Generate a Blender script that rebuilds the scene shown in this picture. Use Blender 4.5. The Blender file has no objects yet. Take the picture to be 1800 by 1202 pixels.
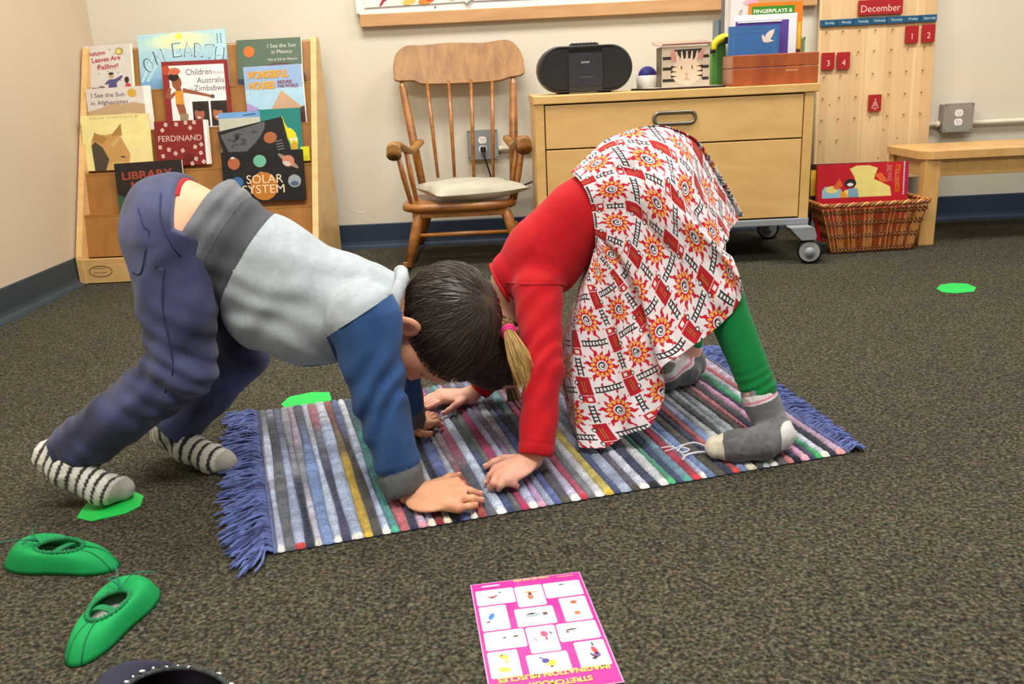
import bpy, math, random
import numpy as np
from mathutils import Vector, Matrix, Quaternion
random.seed(7); np.random.seed(7)
SC = bpy.context.scene
COL = SC.collection

# ------------------------------------------------------------------ camera
F_PX = 1500.0; CAM_H = 0.71
PITCH = math.radians(17.0); ROLL = math.radians(2.75)
C_POS = np.array([0.0, 0.0, CAM_H])
FWD = np.array([0, math.cos(PITCH), -math.sin(PITCH)])
UP0 = np.array([0, math.sin(PITCH), math.cos(PITCH)]); R0 = np.array([1.0, 0, 0])
XI = math.cos(ROLL) * R0 - math.sin(ROLL) * UP0
YI = math.sin(ROLL) * R0 + math.cos(ROLL) * UP0
cam_data = bpy.data.cameras.new('camera')
cam_data.sensor_width = 36.0; cam_data.lens = 36.0 * F_PX / 1800.0
cam_data.clip_start = 0.05; cam_data.clip_end = 60
cam = bpy.data.objects.new('camera', cam_data); COL.objects.link(cam)
M = Matrix((( XI[0], YI[0], -FWD[0], 0), (XI[1], YI[1], -FWD[1], 0), (XI[2], YI[2], -FWD[2], CAM_H), (0, 0, 0, 1)))
cam.matrix_world = M
SC.camera = cam

# ------------------------------------------------------------------ light
W_BACK = 3.93; X_LEFT = -1.745
def S(c):
    """sRGB 0-255 -> linear"""
    out = []
    for v in c[:3]:
        v = v / 255.0
        out.append(v / 12.92 if v <= 0.04045 else ((v + 0.055) / 1.055) ** 2.4)
    return tuple(out)
world = bpy.data.worlds.new('world'); SC.world = world; world.use_nodes = True
bg = world.node_tree.nodes['Background']; bg.inputs[0].default_value = (1.0, 0.96, 0.90, 1); bg.inputs[1].default_value = 0.22
def area(name, loc, sx, sy, power, color=(1, 0.965, 0.90), rot=(0, 0, 0)):
    l = bpy.data.lights.new(name, 'AREA'); l.shape = 'RECTANGLE'; l.size = sx; l.size_y = sy
    l.energy = power; l.color = color
    o = bpy.data.objects.new(name, l); COL.objects.link(o); o.location = loc; o.rotation_euler = rot
    return o
area('ceiling_lamp_a', (-0.4, 2.75, 2.6), 1.25, 0.6, 34)
area('ceiling_lamp_b', (1.7, 2.6, 2.6), 1.25, 0.6, 31)
area('ceiling_lamp_c', (0.3, 0.3, 2.6), 1.25, 0.6, 38)
area('ceiling_lamp_d', (-1.3, 0.6, 2.6), 0.6, 1.25, 14)
SC.view_settings.view_transform = 'Standard'; SC.view_settings.look = 'None'
SC.view_settings.exposure = 0.78; SC.view_settings.gamma = 1.0; SC.view_settings.use_curve_mapping = False

# ------------------------------------------------------------------ pixel rays (used once, to measure where things stand)
def ray(px, py): return FWD * F_PX + XI * (px - 900) - YI * (py - 601)
def onz(px, py, z=0.0):
    d = ray(px, py); return C_POS + d * ((z - CAM_H) / d[2])
def ony(px, py, y):
    d = ray(px, py); return C_POS + d * (y / d[1])
def onx(px, py, x):
    d = ray(px, py); return C_POS + d * (x / d[0])
def onplane(px, py, o, n):
    d = ray(px, py); return C_POS + d * (np.dot(np.asarray(o) - C_POS, n) / np.dot(d, n))
def pxm(p):
    """metres per pixel at point p"""
    return float(np.dot(np.asarray(p) - C_POS, FWD)) / F_PX
def A(*v): return np.array(v, dtype=float)
def unit(v): v = np.asarray(v, float); return v / (np.linalg.norm(v) + 1e-12)

# ------------------------------------------------------------------ materials
MATS = {}
def _base(name, rough, metallic=0.0, spec=0.5):
    m = bpy.data.materials.new(name); m.use_nodes = True
    nt = m.node_tree; b = nt.nodes['Principled BSDF']
    b.inputs['Roughness'].default_value = rough; b.inputs['Metallic'].default_value = metallic
    if 'Specular IOR Level' in b.inputs: b.inputs['Specular IOR Level'].default_value = spec
    return m, nt, b
def _bump(nt, b, scale, strength, dist=0.002, detail=3, coord=None, stretch=None):
    tc = nt.nodes.new('ShaderNodeTexCoord'); n = nt.nodes.new('ShaderNodeTexNoise')
    n.inputs['Scale'].default_value = scale; n.inputs['Detail'].default_value = detail
    src = tc.outputs['Object']
    if stretch:
        mp = nt.nodes.new('ShaderNodeMapping'); mp.inputs['Scale'].default_value = stretch
        nt.links.new(src, mp.inputs[0]); src = mp.outputs[0]
    nt.links.new(src, n.inputs['Vector'])
    bp = nt.nodes.new('ShaderNodeBump'); bp.inputs['Strength'].default_value = strength; bp.inputs['Distance'].default_value = dist
    nt.links.new(n.outputs['Fac'], bp.inputs['Height']); nt.links.new(bp.outputs[0], b.inputs['Normal'])
def mat(name, rgb, rough=0.55, var=0.06, scale=14, bump=0.0, bscale=200, metallic=0.0, spec=0.4, sheen=0.0, stretch=None, rgb2=None, coat=0.0):
    if name in MATS: return MATS[name]
    m, nt, b = _base(name, rough, metallic, spec)
    c = S(rgb)
    c2 = S(rgb2) if rgb2 else tuple(min(1, x * (1 + var * 2.0)) for x in c)
    c1 = c if rgb2 else tuple(x * (1 - var * 2.0) for x in c)
    tc = nt.nodes.new('ShaderNodeTexCoord'); n = nt.nodes.new('ShaderNodeTexNoise')
    n.inputs['Scale'].default_value = scale; n.inputs['Detail'].default_value = 4
    src = tc.outputs['Object']
    if stretch:
        mp = nt.nodes.new('ShaderNodeMapping'); mp.inputs['Scale'].default_value = stretch
        nt.links.new(src, mp.inputs[0]); src = mp.outputs[0]
    nt.links.new(src, n.inputs['Vector'])
    r = nt.nodes.new('ShaderNodeValToRGB'); r.color_ramp.elements[0].position = 0.3; r.color_ramp.elements[1].position = 0.7
    r.color_ramp.elements[0].color = (*c1, 1); r.color_ramp.elements[1].color = (*c2, 1)
    nt.links.new(n.outputs['Fac'], r.inputs[0]); nt.links.new(r.outputs[0], b.inputs['Base Color'])
    if bump: _bump(nt, b, bscale, bump)
    if sheen and 'Sheen Weight' in b.inputs: b.inputs['Sheen Weight'].default_value = sheen
    if coat and 'Coat Weight' in b.inputs: b.inputs['Coat Weight'].default_value = coat
    m.diffuse_color = (*c, 1)
    MATS[name] = m; return m
def wood(name, light, dark, rough=0.4, stretch=(2, 2, 14), scale=3.0, coat=0.1):
    if name in MATS: return MATS[name]
    m, nt, b = _base(name, rough)
    tc = nt.nodes.new('ShaderNodeTexCoord'); mp = nt.nodes.new('ShaderNodeMapping'); mp.inputs['Scale'].default_value = stretch
    n = nt.nodes.new('ShaderNodeTexNoise'); n.inputs['Scale'].default_value = scale; n.inputs['Detail'].default_value = 6; n.inputs['Distortion'].default_value = 0.6
    nt.links.new(tc.outputs['Object'], mp.inputs[0]); nt.links.new(mp.outputs[0], n.inputs['Vector'])
    r = nt.nodes.new('ShaderNodeValToRGB'); r.color_ramp.elements[0].position = 0.32; r.color_ramp.elements[1].position = 0.68
    r.color_ramp.elements[0].color = (*S(dark), 1); r.color_ramp.elements[1].color = (*S(light), 1)
    nt.links.new(n.outputs['Fac'], r.inputs[0]); nt.links.new(r.outputs[0], b.inputs['Base Color'])
    if 'Coat Weight' in b.inputs: b.inputs['Coat Weight'].default_value = coat; b.inputs['Coat Roughness'].default_value = 0.25
    MATS[name] = m; return m
def vcol(name, rough=0.8, var=0.10, scale=60, bump=0.0, bscale=400, sheen=0.0, spec=0.3, stretch=None, bstretch=None, sss=0.0):
    """colour attribute 'Col' with a procedural grain over it"""
    if name in MATS: return MATS[name]
    m, nt, b = _base(name, rough, 0.0, spec)
    at = nt.nodes.new('ShaderNodeAttribute'); at.attribute_name = 'Col'
    tc = nt.nodes.new('ShaderNodeTexCoord'); n = nt.nodes.new('ShaderNodeTexNoise'); n.inputs['Scale'].default_value = scale; n.inputs['Detail'].default_value = 4
    src = tc.outputs['Object']
    if stretch:
        mp = nt.nodes.new('ShaderNodeMapping'); mp.inputs['Scale'].default_value = stretch
        nt.links.new(src, mp.inputs[0]); src = mp.outputs[0]
    nt.links.new(src, n.inputs['Vector'])
    mr = nt.nodes.new('ShaderNodeMapRange'); mr.inputs[1].default_value = 0.25; mr.inputs[2].default_value = 0.75
    mr.inputs[3].default_value = 1 - var; mr.inputs[4].default_value = 1 + var
    nt.links.new(n.outputs['Fac'], mr.inputs[0])
    mx = nt.nodes.new('ShaderNodeVectorMath'); mx.operation = 'SCALE'
    nt.links.new(at.outputs['Color'], mx.inputs[0]); nt.links.new(mr.outputs[0], mx.inputs['Scale'])
    nt.links.new(mx.outputs[0], b.inputs['Base Color'])
    if bump: _bump(nt, b, bscale, bump, stretch=bstretch)
    if sheen and 'Sheen Weight' in b.inputs: b.inputs['Sheen Weight'].default_value = sheen
    if sss:
        b.inputs['Subsurface Weight'].default_value = sss
        b.inputs['Subsurface Radius'].default_value = (1.0, 0.35, 0.2); b.inputs['Subsurface Scale'].default_value = 0.006
    MATS[name] = m; return m

# ------------------------------------------------------------------ objects
ORG = {}
def tag(o, label=None, cat=None, group=None, kind=None):
    if label: o['label'] = label
    if cat: o['category'] = cat
    if group: o['group'] = group
    if kind: o['kind'] = kind
    return o
def thing(name, loc, label, cat, group=None):
    o = bpy.data.objects.new(name, None); COL.objects.link(o); o.empty_display_size = 0.05
    o.location = tuple(loc); ORG[o.name] = np.array(loc, float)
    return tag(o, label, cat, group)
def mesh_obj(name, verts, faces, mats, parent=None, mi=None, smooth=None, origin=None, colors=None, bevel=0.0, bseg=2):
    verts = np.asarray(verts, dtype=np.float64).reshape(-1, 3)
    if parent is not None: org = ORG[parent.name]
    else: org = np.array(origin, float) if origin is not None else (A(verts[:, 0].mean(), verts[:, 1].mean(), verts[:, 2].min()))
    me = bpy.data.meshes.new(name)
    v = verts - org
    if isinstance(faces, np.ndarray):
        nf = len(faces); k = faces.shape[1]
        me.vertices.add(len(v)); me.vertices.foreach_set('co', v.astype(np.float32).ravel())
        me.loops.add(nf * k); me.loops.foreach_set('vertex_index', faces.astype(np.int32).ravel())
        me.polygons.add(nf); me.polygons.foreach_set('loop_start', np.arange(0, nf * k, k, dtype=np.int32))
        me.update(calc_edges=True); me.validate()
    else:
        me.from_pydata([tuple(x) for x in v], [], faces); me.update()
    for m in (mats if isinstance(mats, (list, tuple)) else [mats]): me.materials.append(m)
    if mi is not None and len(mi) == len(me.polygons): me.polygons.foreach_set('material_index', np.asarray(mi, dtype=np.int32))
    if smooth is not None:
        sm = np.full(len(me.polygons), bool(smooth)) if np.isscalar(smooth) else np.asarray(smooth, dtype=bool)
        if len(sm) == len(me.polygons): me.polygons.foreach_set('use_smooth', sm)
    if colors is not None:
        ca = me.color_attributes.new('Col', 'FLOAT_COLOR', 'POINT')
        c4 = np.ones((len(v), 4), dtype=np.float32); c4[:, :3] = colors
        ca.data.foreach_set('color', c4.ravel())
    o = bpy.data.objects.new(name, me); COL.objects.link(o)
    if parent is not None: o.parent = parent
    else: o.location = tuple(org)
    ORG[o.name] = org
    if bevel:
        md = o.modifiers.new('bevel', 'BEVEL'); md.width = bevel; md.segments = bseg; md.limit_method = 'ANGLE'; md.angle_limit = math.radians(40)
    return o

class Fr:
    """a local frame: origin o, axes u, v, n"""
    def __init__(s, o, u, v, n=None):
        s.o = np.asarray(o, float); s.u = unit(u); v = np.asarray(v, float); v = v - s.u * np.dot(v, s.u); s.v = unit(v)
        s.n = np.cross(s.u, s.v) if n is None else unit(n)
    def p(s, a, b, c=0.0): return s.o + s.u * a + s.v * b + s.n * c
WORLD = Fr((0, 0, 0), (1, 0, 0), (0, 1, 0))

_TXT = {}
def text_mesh(body, bold=0.0):
    k = (body, bold)
    if k in _TXT: return _TXT[k]
    cu = bpy.data.curves.new('txt', 'FONT'); cu.body = body; cu.size = 1.0; cu.offset = bold; cu.resolution_u = 3
    ob = bpy.data.objects.new('txt', cu); COL.objects.link(ob)
    dg = bpy.context.evaluated_depsgraph_get(); ev = ob.evaluated_get(dg); me = ev.to_mesh()
    V = np.array([v.co[:2] for v in me.vertices], float).reshape(-1, 2); Fc = [tuple(p.vertices) for p in me.polygons]
    ev.to_mesh_clear(); bpy.data.objects.remove(ob); bpy.data.curves.remove(cu)
    _TXT[k] = (V, Fc); return _TXT[k]

class MB:
    """collects shapes into one mesh"""
    def __init__(s): s.v = []; s.f = []; s.m = []; s.s = []; s.mats = []
    def mi(s, m):
        if m not in s.mats: s.mats.append(m)
        return s.mats.index(m)
    def add(s, V, Fc, m, smooth=False):
        b = len(s.v); s.v.extend([tuple(x) for x in V]); k = s.mi(m)
        for f in Fc: s.f.append(tuple(b + i for i in f)); s.m.append(k); s.s.append(smooth)
        return s
    def hexa(s, c, m):
        """8 corners: bottom 4 ccw, top 4 ccw"""
        return s.add(c, [(3, 2, 1, 0), (4, 5, 6, 7), (0, 1, 5, 4), (1, 2, 6, 5), (2, 3, 7, 6), (3, 0, 4, 7)], m)
    def box(s, lo, hi, m, fr=WORLD):
        a, b = lo, hi
        c = [(a[0], a[1], a[2]), (b[0], a[1], a[2]), (b[0], b[1], a[2]), (a[0], b[1], a[2]), (a[0], a[1], b[2]), (b[0], a[1], b[2]), (b[0], b[1], b[2]), (a[0], b[1], b[2])]
        return s.hexa([fr.p(*x) for x in c], m)
    def prism(s, poly, c0, c1, m, fr=WORLD, smooth_side=False):
        """poly in (u,v), extruded along n from c0 to c1"""
        n = len(poly)
        V = [fr.p(x, y, c0) for x, y in poly] + [fr.p(x, y, c1) for x, y in poly]
        s.add(V, [tuple(range(n - 1, -1, -1)), tuple(range(n, 2 * n))], m)
        return s.add(V, [(i, (i + 1) % n, n + (i + 1) % n, n + i) for i in range(n)], m, smooth_side)
    def loft(s, rings, m, smooth=True, cap=True, closed=True):
        n = len(rings[0]); V = [p for r in rings for p in r]; Fc = []
        for i in range(len(rings) - 1):
            for j in range(n if closed else n - 1):
                k = (j + 1) % n; Fc.append((i * n + j, i * n + k, (i + 1) * n + k, (i + 1) * n + j))
        if cap and closed: Fc.append(tuple(range(n - 1, -1, -1))); Fc.append(tuple(range((len(rings) - 1) * n, len(rings) * n)))
        return s.add(V, Fc, m, smooth)
    def tube(s, path, r, m, n=10, smooth=True, squash=1.0):
        path = [np.asarray(p, float) for p in path]; k = len(path)
        rr = r if hasattr(r, '__len__') else [r] * k
        T = [unit(path[min(i + 1, k - 1)] - path[max(i - 1, 0)]) for i in range(k)]
        up = A(0, 0, 1) if abs(T[0][2]) < 0.9 else A(1, 0, 0)
        a = unit(np.cross(T[0], up)); rings = []
        for i in range(k):
            a = unit(a - T[i] * np.dot(a, T[i])); b = np.cross(T[i], a)
            rings.append([path[i] + (a * math.cos(t) + b * math.sin(t) * squash) * rr[i] for t in [2 * math.pi * j / n for j in range(n)]])
        return s.loft(rings, m, smooth)
    def cyl(s, p0, p1, r0, m, r1=None, n=20): return s.tube([p0, p1], [r0, r0 if r1 is None else r1], m, n)
    def lathe(s, prof, o, axis, m, n=28, cap=True):
        """prof: (radius, height) along axis from o"""
        ax = unit(axis); a = unit(np.cross(ax, A(1, 0, 0) if abs(ax[0]) < 0.9 else A(0, 1, 0))); b = np.cross(ax, a)
        rings = [[np.asarray(o) + ax * h + (a * math.cos(t) + b * math.sin(t)) * r for t in [2 * math.pi * j / n for j in range(n)]] for r, h in prof]
        return s.loft(rings, m, True, cap)
    def ball(s, c, r, m, n=16):
        r = A(r, r, r) if np.isscalar(r) else np.asarray(r, float); rings = []
        for i in range(1, n):
            t = math.pi * i / n
            rings.append([np.asarray(c) + r * A(math.sin(t) * math.cos(q), math.sin(t) * math.sin(q), -math.cos(t)) for q in [2 * math.pi * j / (2 * n) for j in range(2 * n)]])
        return s.loft(rings, m)
    # flat art on a frame ------------------------------------------------
    def poly(s, fr, pts, m, c=0.0004): return s.add([fr.p(x, y, c) for x, y in pts], [tuple(range(len(pts)))], m)
    def rect(s, fr, x0, y0, x1, y1, m, c=0.0004): return s.poly(fr, [(x0, y0), (x1, y0), (x1, y1), (x0, y1)], m, c)
    def ell(s, fr, cx, cy, rx, ry, m, c=0.0004, rot=0.0, n=24, a0=0.0, a1=360.0):
        pts = []
        k = n if a1 - a0 >= 360 else n + 1
        for i in range(k):
            t = math.radians(a0 + (a1 - a0) * i / n); x, y = rx * math.cos(t), ry * math.sin(t)
            pts.append((cx + x * math.cos(rot) - y * math.sin(rot), cy + x * math.sin(rot) + y * math.cos(rot)))
        return s.poly(fr, pts, m, c)
    def line(s, fr, pts, w, m, c=0.0004):
        for (x0, y0), (x1, y1) in zip(pts[:-1], pts[1:]):
            d = math.hypot(x1 - x0, y1 - y0) + 1e-9; nx, ny = -(y1 - y0) / d * w / 2, (x1 - x0) / d * w / 2
            s.poly(fr, [(x0 - nx, y0 - ny), (x1 - nx, y1 - ny), (x1 + nx, y1 + ny), (x0 + nx, y0 + ny)], m, c)
        return s
    def text(s, fr, body, x, y, h, m, c=0.0005, align='l', rot=0.0, width=None, bold=0.0, shear=0.0):
        """h = cap height; width squeezes the line to that width"""
        V, Fc = text_mesh(body, bold)
        if not len(V): return s
        k = h / 0.70; V = V * k
        w = V[:, 0].max() - V[:, 0].min(); V[:, 0] -= V[:, 0].min()
        if width: V[:, 0] *= width / w; w = width
        V[:, 0] += V[:, 1] * shear
        if align == 'c': V[:, 0] -= w / 2
        if align == 'r': V[:, 0] -= w
        cr, sr = math.cos(rot), math.sin(rot)
        return s.add([fr.p(x + a * cr - b * sr, y + a * sr + b * cr, c) for a, b in V], Fc, m)
    def build(s, name, parent=None, origin=None, bevel=0.0, bseg=2, smooth=None):
        return mesh_obj(name, s.v, s.f, s.mats, parent, s.m, s.s if smooth is None else smooth, origin, None, bevel, bseg)
def rrect(w, h, r, n=6, cx=0.0, cy=0.0):
    pts = []
    for (x, y, a) in ((w / 2 - r, -h / 2 + r, -90), (w / 2 - r, h / 2 - r, 0), (-w / 2 + r, h / 2 - r, 90), (-w / 2 + r, -h / 2 + r, 180)):
        for i in range(n + 1):
            t = math.radians(a + 90.0 * i / n); pts.append((cx + x + r * math.cos(t), cy + y + r * math.sin(t)))
    return pts
def bez(p, n=16):
    """Catmull-Rom through the points"""
    p = [np.asarray(x, float) for x in p]; q = [2 * p[0] - p[1]] + p + [2 * p[-1] - p[-2]]; out = []
    for i in range(1, len(q) - 2):
        for j in range(n):
            t = j / n; out.append(0.5 * (2 * q[i] + (q[i + 1] - q[i - 1]) * t + (2 * q[i - 1] - 5 * q[i] + 4 * q[i + 1] - q[i + 2]) * t * t + (3 * q[i] - q[i - 1] - 3 * q[i + 1] + q[i + 2]) * t ** 3))
    out.append(p[-1]); return out
# ================================================================== the room
def carpet():
    m, nt, b = _base('carpet', 0.95, 0, 0.1)
    tc = nt.nodes.new('ShaderNodeTexCoord')
    n1 = nt.nodes.new('ShaderNodeTexNoise'); n1.inputs['Scale'].default_value = 165; n1.inputs['Detail'].default_value = 3; n1.inputs['Roughness'].default_value = 0.65
    n2 = nt.nodes.new('ShaderNodeTexNoise'); n2.inputs['Scale'].default_value = 95; n2.inputs['Detail'].default_value = 2
    n3 = nt.nodes.new('ShaderNodeTexNoise'); n3.inputs['Scale'].default_value = 2.2; n3.inputs['Detail'].default_value = 3
    for n in (n1, n2, n3): nt.links.new(tc.outputs['Object'], n.inputs['Vector'])
    r = nt.nodes.new('ShaderNodeValToRGB'); e = r.color_ramp.elements
    e[0].position = 0.33; e[0].color = (*S((30, 29, 27)), 1); e[1].position = 0.72; e[1].color = (*S((112, 107, 92)), 1)
    x = e.new(0.45); x.color = (*S((54, 52, 47)), 1); x = e.new(0.56); x.color = (*S((76, 73, 63)), 1)
    nt.links.new(n1.outputs['Fac'], r.inputs[0])
    r2 = nt.nodes.new('ShaderNodeValToRGB'); e = r2.color_ramp.elements
    e[0].position = 0.35; e[0].color = (1.12, 0.95, 0.85, 1); e[1].position = 0.65; e[1].color = (0.90, 1.03, 0.90, 1)
    nt.links.new(n2.outputs['Fac'], r2.inputs[0])
    r3 = nt.nodes.new('ShaderNodeValToRGB'); e = r3.color_ramp.elements
    e[0].position = 0.3; e[0].color = (0.90, 0.89, 0.89, 1); e[1].position = 0.7; e[1].color = (1.08, 1.07, 1.05, 1)
    nt.links.new(n3.outputs['Fac'], r3.inputs[0])
    a = nt.nodes.new('ShaderNodeVectorMath'); a.operation = 'MULTIPLY'; c = nt.nodes.new('ShaderNodeVectorMath'); c.operation = 'MULTIPLY'
    nt.links.new(r.outputs[0], a.inputs[0]); nt.links.new(r2.outputs[0], a.inputs[1]); nt.links.new(a.outputs[0], c.inputs[0]); nt.links.new(r3.outputs[0], c.inputs[1])
    nt.links.new(c.outputs[0], b.inputs['Base Color'])
    bp = nt.nodes.new('ShaderNodeBump'); bp.inputs['Strength'].default_value = 0.6; bp.inputs['Distance'].default_value = 0.004
    nt.links.new(n1.outputs['Fac'], bp.inputs['Height']); nt.links.new(bp.outputs[0], b.inputs['Normal'])
    return m
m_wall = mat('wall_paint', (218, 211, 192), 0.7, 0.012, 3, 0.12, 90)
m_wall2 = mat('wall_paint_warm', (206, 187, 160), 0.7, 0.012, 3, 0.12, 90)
m_base = mat('baseboard_vinyl', (44, 58, 78), 0.5, 0.05, 9)
m_base2 = mat('baseboard_vinyl_grey', (52, 63, 68), 0.5, 0.05, 9)
def struct(o): o['kind'] = 'structure'; return o
X_R = 4.2; Y_F = -2.2
b = MB(); b.box((X_LEFT, Y_F, -0.05), (X_R, W_BACK, 0), carpet()); struct(b.build('floor'))
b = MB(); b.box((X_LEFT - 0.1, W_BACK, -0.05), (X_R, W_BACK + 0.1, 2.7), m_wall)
b2 = [ony(x, y, W_BACK - 0.0008) for x, y in ((617, 370), (626, 375), (640, 374), (648, 370), (640, 372), (628, 372))]
b.add(b2, [(0, 1, 2, 3, 4, 5)], mat('wall_scrape', (236, 228, 208), 0.8)); struct(b.build('wall_back'))
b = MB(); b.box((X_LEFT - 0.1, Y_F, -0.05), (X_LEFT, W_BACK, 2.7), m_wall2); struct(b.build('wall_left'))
def cove(fr, L, m, name):
    prof = [(0, 0), (0.035, 0), (0.034, 0.004), (0.018, 0.008), (0.008, 0.016), (0.005, 0.03), (0.005, 0.106), (0.003, 0.110), (0, 0.110)]
    b = MB(); b.prism(prof, 0, L, m, fr); return struct(b.build(name))
cove(Fr((X_LEFT, W_BACK, 0), (0, -1, 0), (0, 0, 1), (1, 0, 0)), X_R - X_LEFT, m_base, 'baseboard_back')
cove(Fr((X_LEFT, Y_F, 0), (1, 0, 0), (0, 0, 1), (0, 1, 0)), W_BACK - Y_F, m_base2, 'baseboard_left')

# ------------------------------------------------------------------ bulletin board
def px_on(px, py, y): return ony(px, py, y)
bl = ony(634, 51, 3.90); br = ony(1262, 15, 3.90); zb = 0.5 * (bl[2] + br[2])
xr = 1.375
t = thing('bulletin_board', (0.4, 3.93, zb), 'white bulletin board with tan wooden frame high on the back wall', 'bulletin board')
m_tan = wood('board_frame_wood', (206, 160, 110), (186, 140, 92), 0.55, (1.2, 8, 8), 3)
m_white = mat('white_board', (232, 230, 226), 0.4, 0.01)
b = MB(); b.box((bl[0], 3.895, zb), (xr, 3.93, zb + 0.052), m_tan); b.build('frame_rail', t, bevel=0.003)
b = MB(); b.box((bl[0] - 0.002, 3.90, zb + 0.052), (xr, 3.93, zb + 0.9), m_white)
for px in (765, 765): b.ball(ony(px, 12, 3.898), 0.004, m_tan)
b.build('panel', t)
b = MB(); b.box((bl[0] - 0.012, 3.897, zb + 0.054), (bl[0] - 0.001, 3.93, zb + 0.9), m_white); b.build('frame_rail', t, bevel=0.002)
def poster(x0, x1, y0, y1, yb, art, label, pc=(240, 232, 216)):
    a = ony(x0, y0, yb); c = ony(x1, y1, yb)
    fr = Fr(a, c - a, (0, 0, 1)); fr.n = A(0, -1, 0); L = np.linalg.norm(c - a)
    b = MB(); b.box((0, 0, 0), (L, 0.34, 0.0015), mat('poster_paper_%d' % x0, pc, 0.6, 0.02), fr)
    for k, (u, v, rx, ry, colr, rot) in enumerate(art):
        b.ell(fr, u * L, v, rx, ry, mat('ink_%d_%d_%d' % colr, colr, 0.6), 0.002 + 0.0003 * k, rot)
    o = b.build('poster'); tag(o, label, 'poster', 'posters on the bulletin board'); return o
poster(641, 816, 14, 3, 3.896, [(0.19, 0.022, 0.026, 0.006, (170, 40, 60), 0.9), (0.24, 0.035, 0.03, 0.006, (140, 60, 90), 0.6), (0.45, 0.014, 0.03, 0.012, (235, 190, 90), 0.2), (0.62, 0.012, 0.034, 0.012, (222, 130, 50), 0.1), (0.66, 0.02, 0.02, 0.01, (190, 60, 40), 0), (0.88, 0.02, 0.02, 0.012, (245, 210, 120), 0)],
       'cream poster with red and orange painted shapes on the bulletin board')
poster(832, 1000, 2, -6, 3.896, [(0.3, 0.02, 0.05, 0.012, (150, 120, 150), 0.1)], 'greyish poster beside the cream poster on the bulletin board', (214, 206, 208))
b = MB()
c = ony(824, 0, 3.89)
V = [c + A(-0.024, 0.003, 0.0), c + A(-0.01, -0.01, -0.014), c + A(0.006, -0.004, -0.004), c + A(0.026, 0.0, 0.012), c + A(0.018, 0.006, 0.05), c + A(-0.02, 0.006, 0.05), c + A(0.0, -0.014, 0.02)]
b.add(V, [(0, 1, 6), (1, 2, 6), (2, 3, 6), (3, 4, 6), (4, 5, 6), (5, 0, 6), (5, 4, 3, 2, 1, 0)], m_white)
tag(b.build('paper_scrap'), 'crumpled white paper scrap between two posters on the bulletin board', 'paper')

# ------------------------------------------------------------------ wall outlets and conduit
m_box = mat('outlet_grey_metal', (150, 156, 158), 0.45, 0.03, 20, metallic=0.35)
m_rec = mat('receptacle_white', (236, 232, 226), 0.35, 0.01)
m_blk = mat('black_plastic', (24, 24, 26), 0.45, 0.05)
m_pipe = mat('painted_pipe', (222, 212, 190), 0.45, 0.02)
def outlet(px0, py0, px1, py1, depth, label, m):
    a = ony(px0, py1, W_BACK - depth); c = ony(px1, py0, W_BACK - depth)
    cx, cz = (a[0] + c[0]) / 2, (a[2] + c[2]) / 2; w, h = c[0] - a[0], c[2] - a[2]
    t = thing('wall_outlet', (cx, W_BACK, cz - h / 2), label, 'outlet')
    b = MB(); b.box((cx - w / 2 + 0.003, W_BACK - depth + 0.004, cz - h / 2 + 0.003), (cx + w / 2 - 0.003, W_BACK - 0.0005, cz + h / 2 - 0.003), m); b.build('box', t, bevel=0.003)
    fr = Fr((cx, W_BACK - depth, cz), (1, 0, 0), (0, 0, 1)); fr.n = A(0, -1, 0)
    b = MB(); b.prism(rrect(w, h, 0.004), -0.003, 0.0, m, fr)
    for sx, sz in ((-1, 1), (1, 1), (-1, -1), (1, -1)): b.ell(fr, sx * (w / 2 - 0.008), sz * (h / 2 - 0.008), 0.0028, 0.0028, m_blk, 0.0004, n=10)
    b.build('cover_plate', t)
    for sz in (1, -1):
        b = MB(); pts = [(0.0185 * math.cos(q) * 1.0, sz * 0.0195 + max(-0.0155, min(0.0155, 0.0185 * math.sin(q)))) for q in [2 * math.pi * i / 28 for i in range(28)]]
        b.prism(pts, -0.001, 0.002, m_rec, fr)
        for sx in (-1, 1): b.rect(fr, sx * 0.006 - 0.001, sz * 0.0195 - 0.002, sx * 0.006 + 0.001, sz * 0.0195 + 0.006, m_blk, 0.0024)
        b.ell(fr, 0, sz * 0.0195 - 0.009, 0.0018, 0.0018, m_blk, 0.0024, n=10)
        b.build('receptacle', t)
    return cx, cz, w, h
cx, cz, w, h = outlet(823, 227, 874, 281, 0.04, 'grey metal wall outlet box behind the rocking chair with plugged cord', m_box)
p1 = A(cx + w / 2, W_BACK - 0.018, cz - h * 0.18)
b = MB(); b.tube([p1, p1 + A(0.5, 0, 0)], 0.010, m_pipe); b.tube([p1, p1 + A(0.014, 0, 0)], 0.014, m_pipe)
tag(b.build('conduit_pipe'), 'painted conduit pipe from the outlet behind the rocking chair toward the dresser', 'pipe')
q = A(cx + 0.002, W_BACK - 0.042, cz - 0.0195)
t = thing('power_cord', q, 'black power cord plugged into outlet behind the rocking chair', 'cord')
b = MB(); b.box((q[0] - 0.012, q[1] - 0.034, q[2] - 0.012), (q[0] + 0.012, q[1], q[2] + 0.012), m_blk); b.build('plug', t, bevel=0.004)
b = MB(); b.tube(bez([q + A(0, -0.03, -0.005), q + A(0.004, -0.045, -0.03), q + A(0.02, -0.02, -0.09), q + A(0.04, 0.0, -0.16), q + A(0.09, 0.01, -0.19), q + A(0.18, 0.0, -0.165), q + A(0.235, -0.01, -0.145), q + A(0.30, 0.0, -0.13)]), 0.0035, m_blk, 8); b.build('cable', t)
m_box2 = mat('outlet_grey_metal_warm', (158, 154, 146), 0.5, 0.03, 20, metallic=0.3)
cx, cz, w, h = outlet(1656, 180, 1714, 233, 0.055, 'grey surface mounted wall outlet box above the bench', m_box2)
b = MB(); z = cz - h * 0.22
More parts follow.
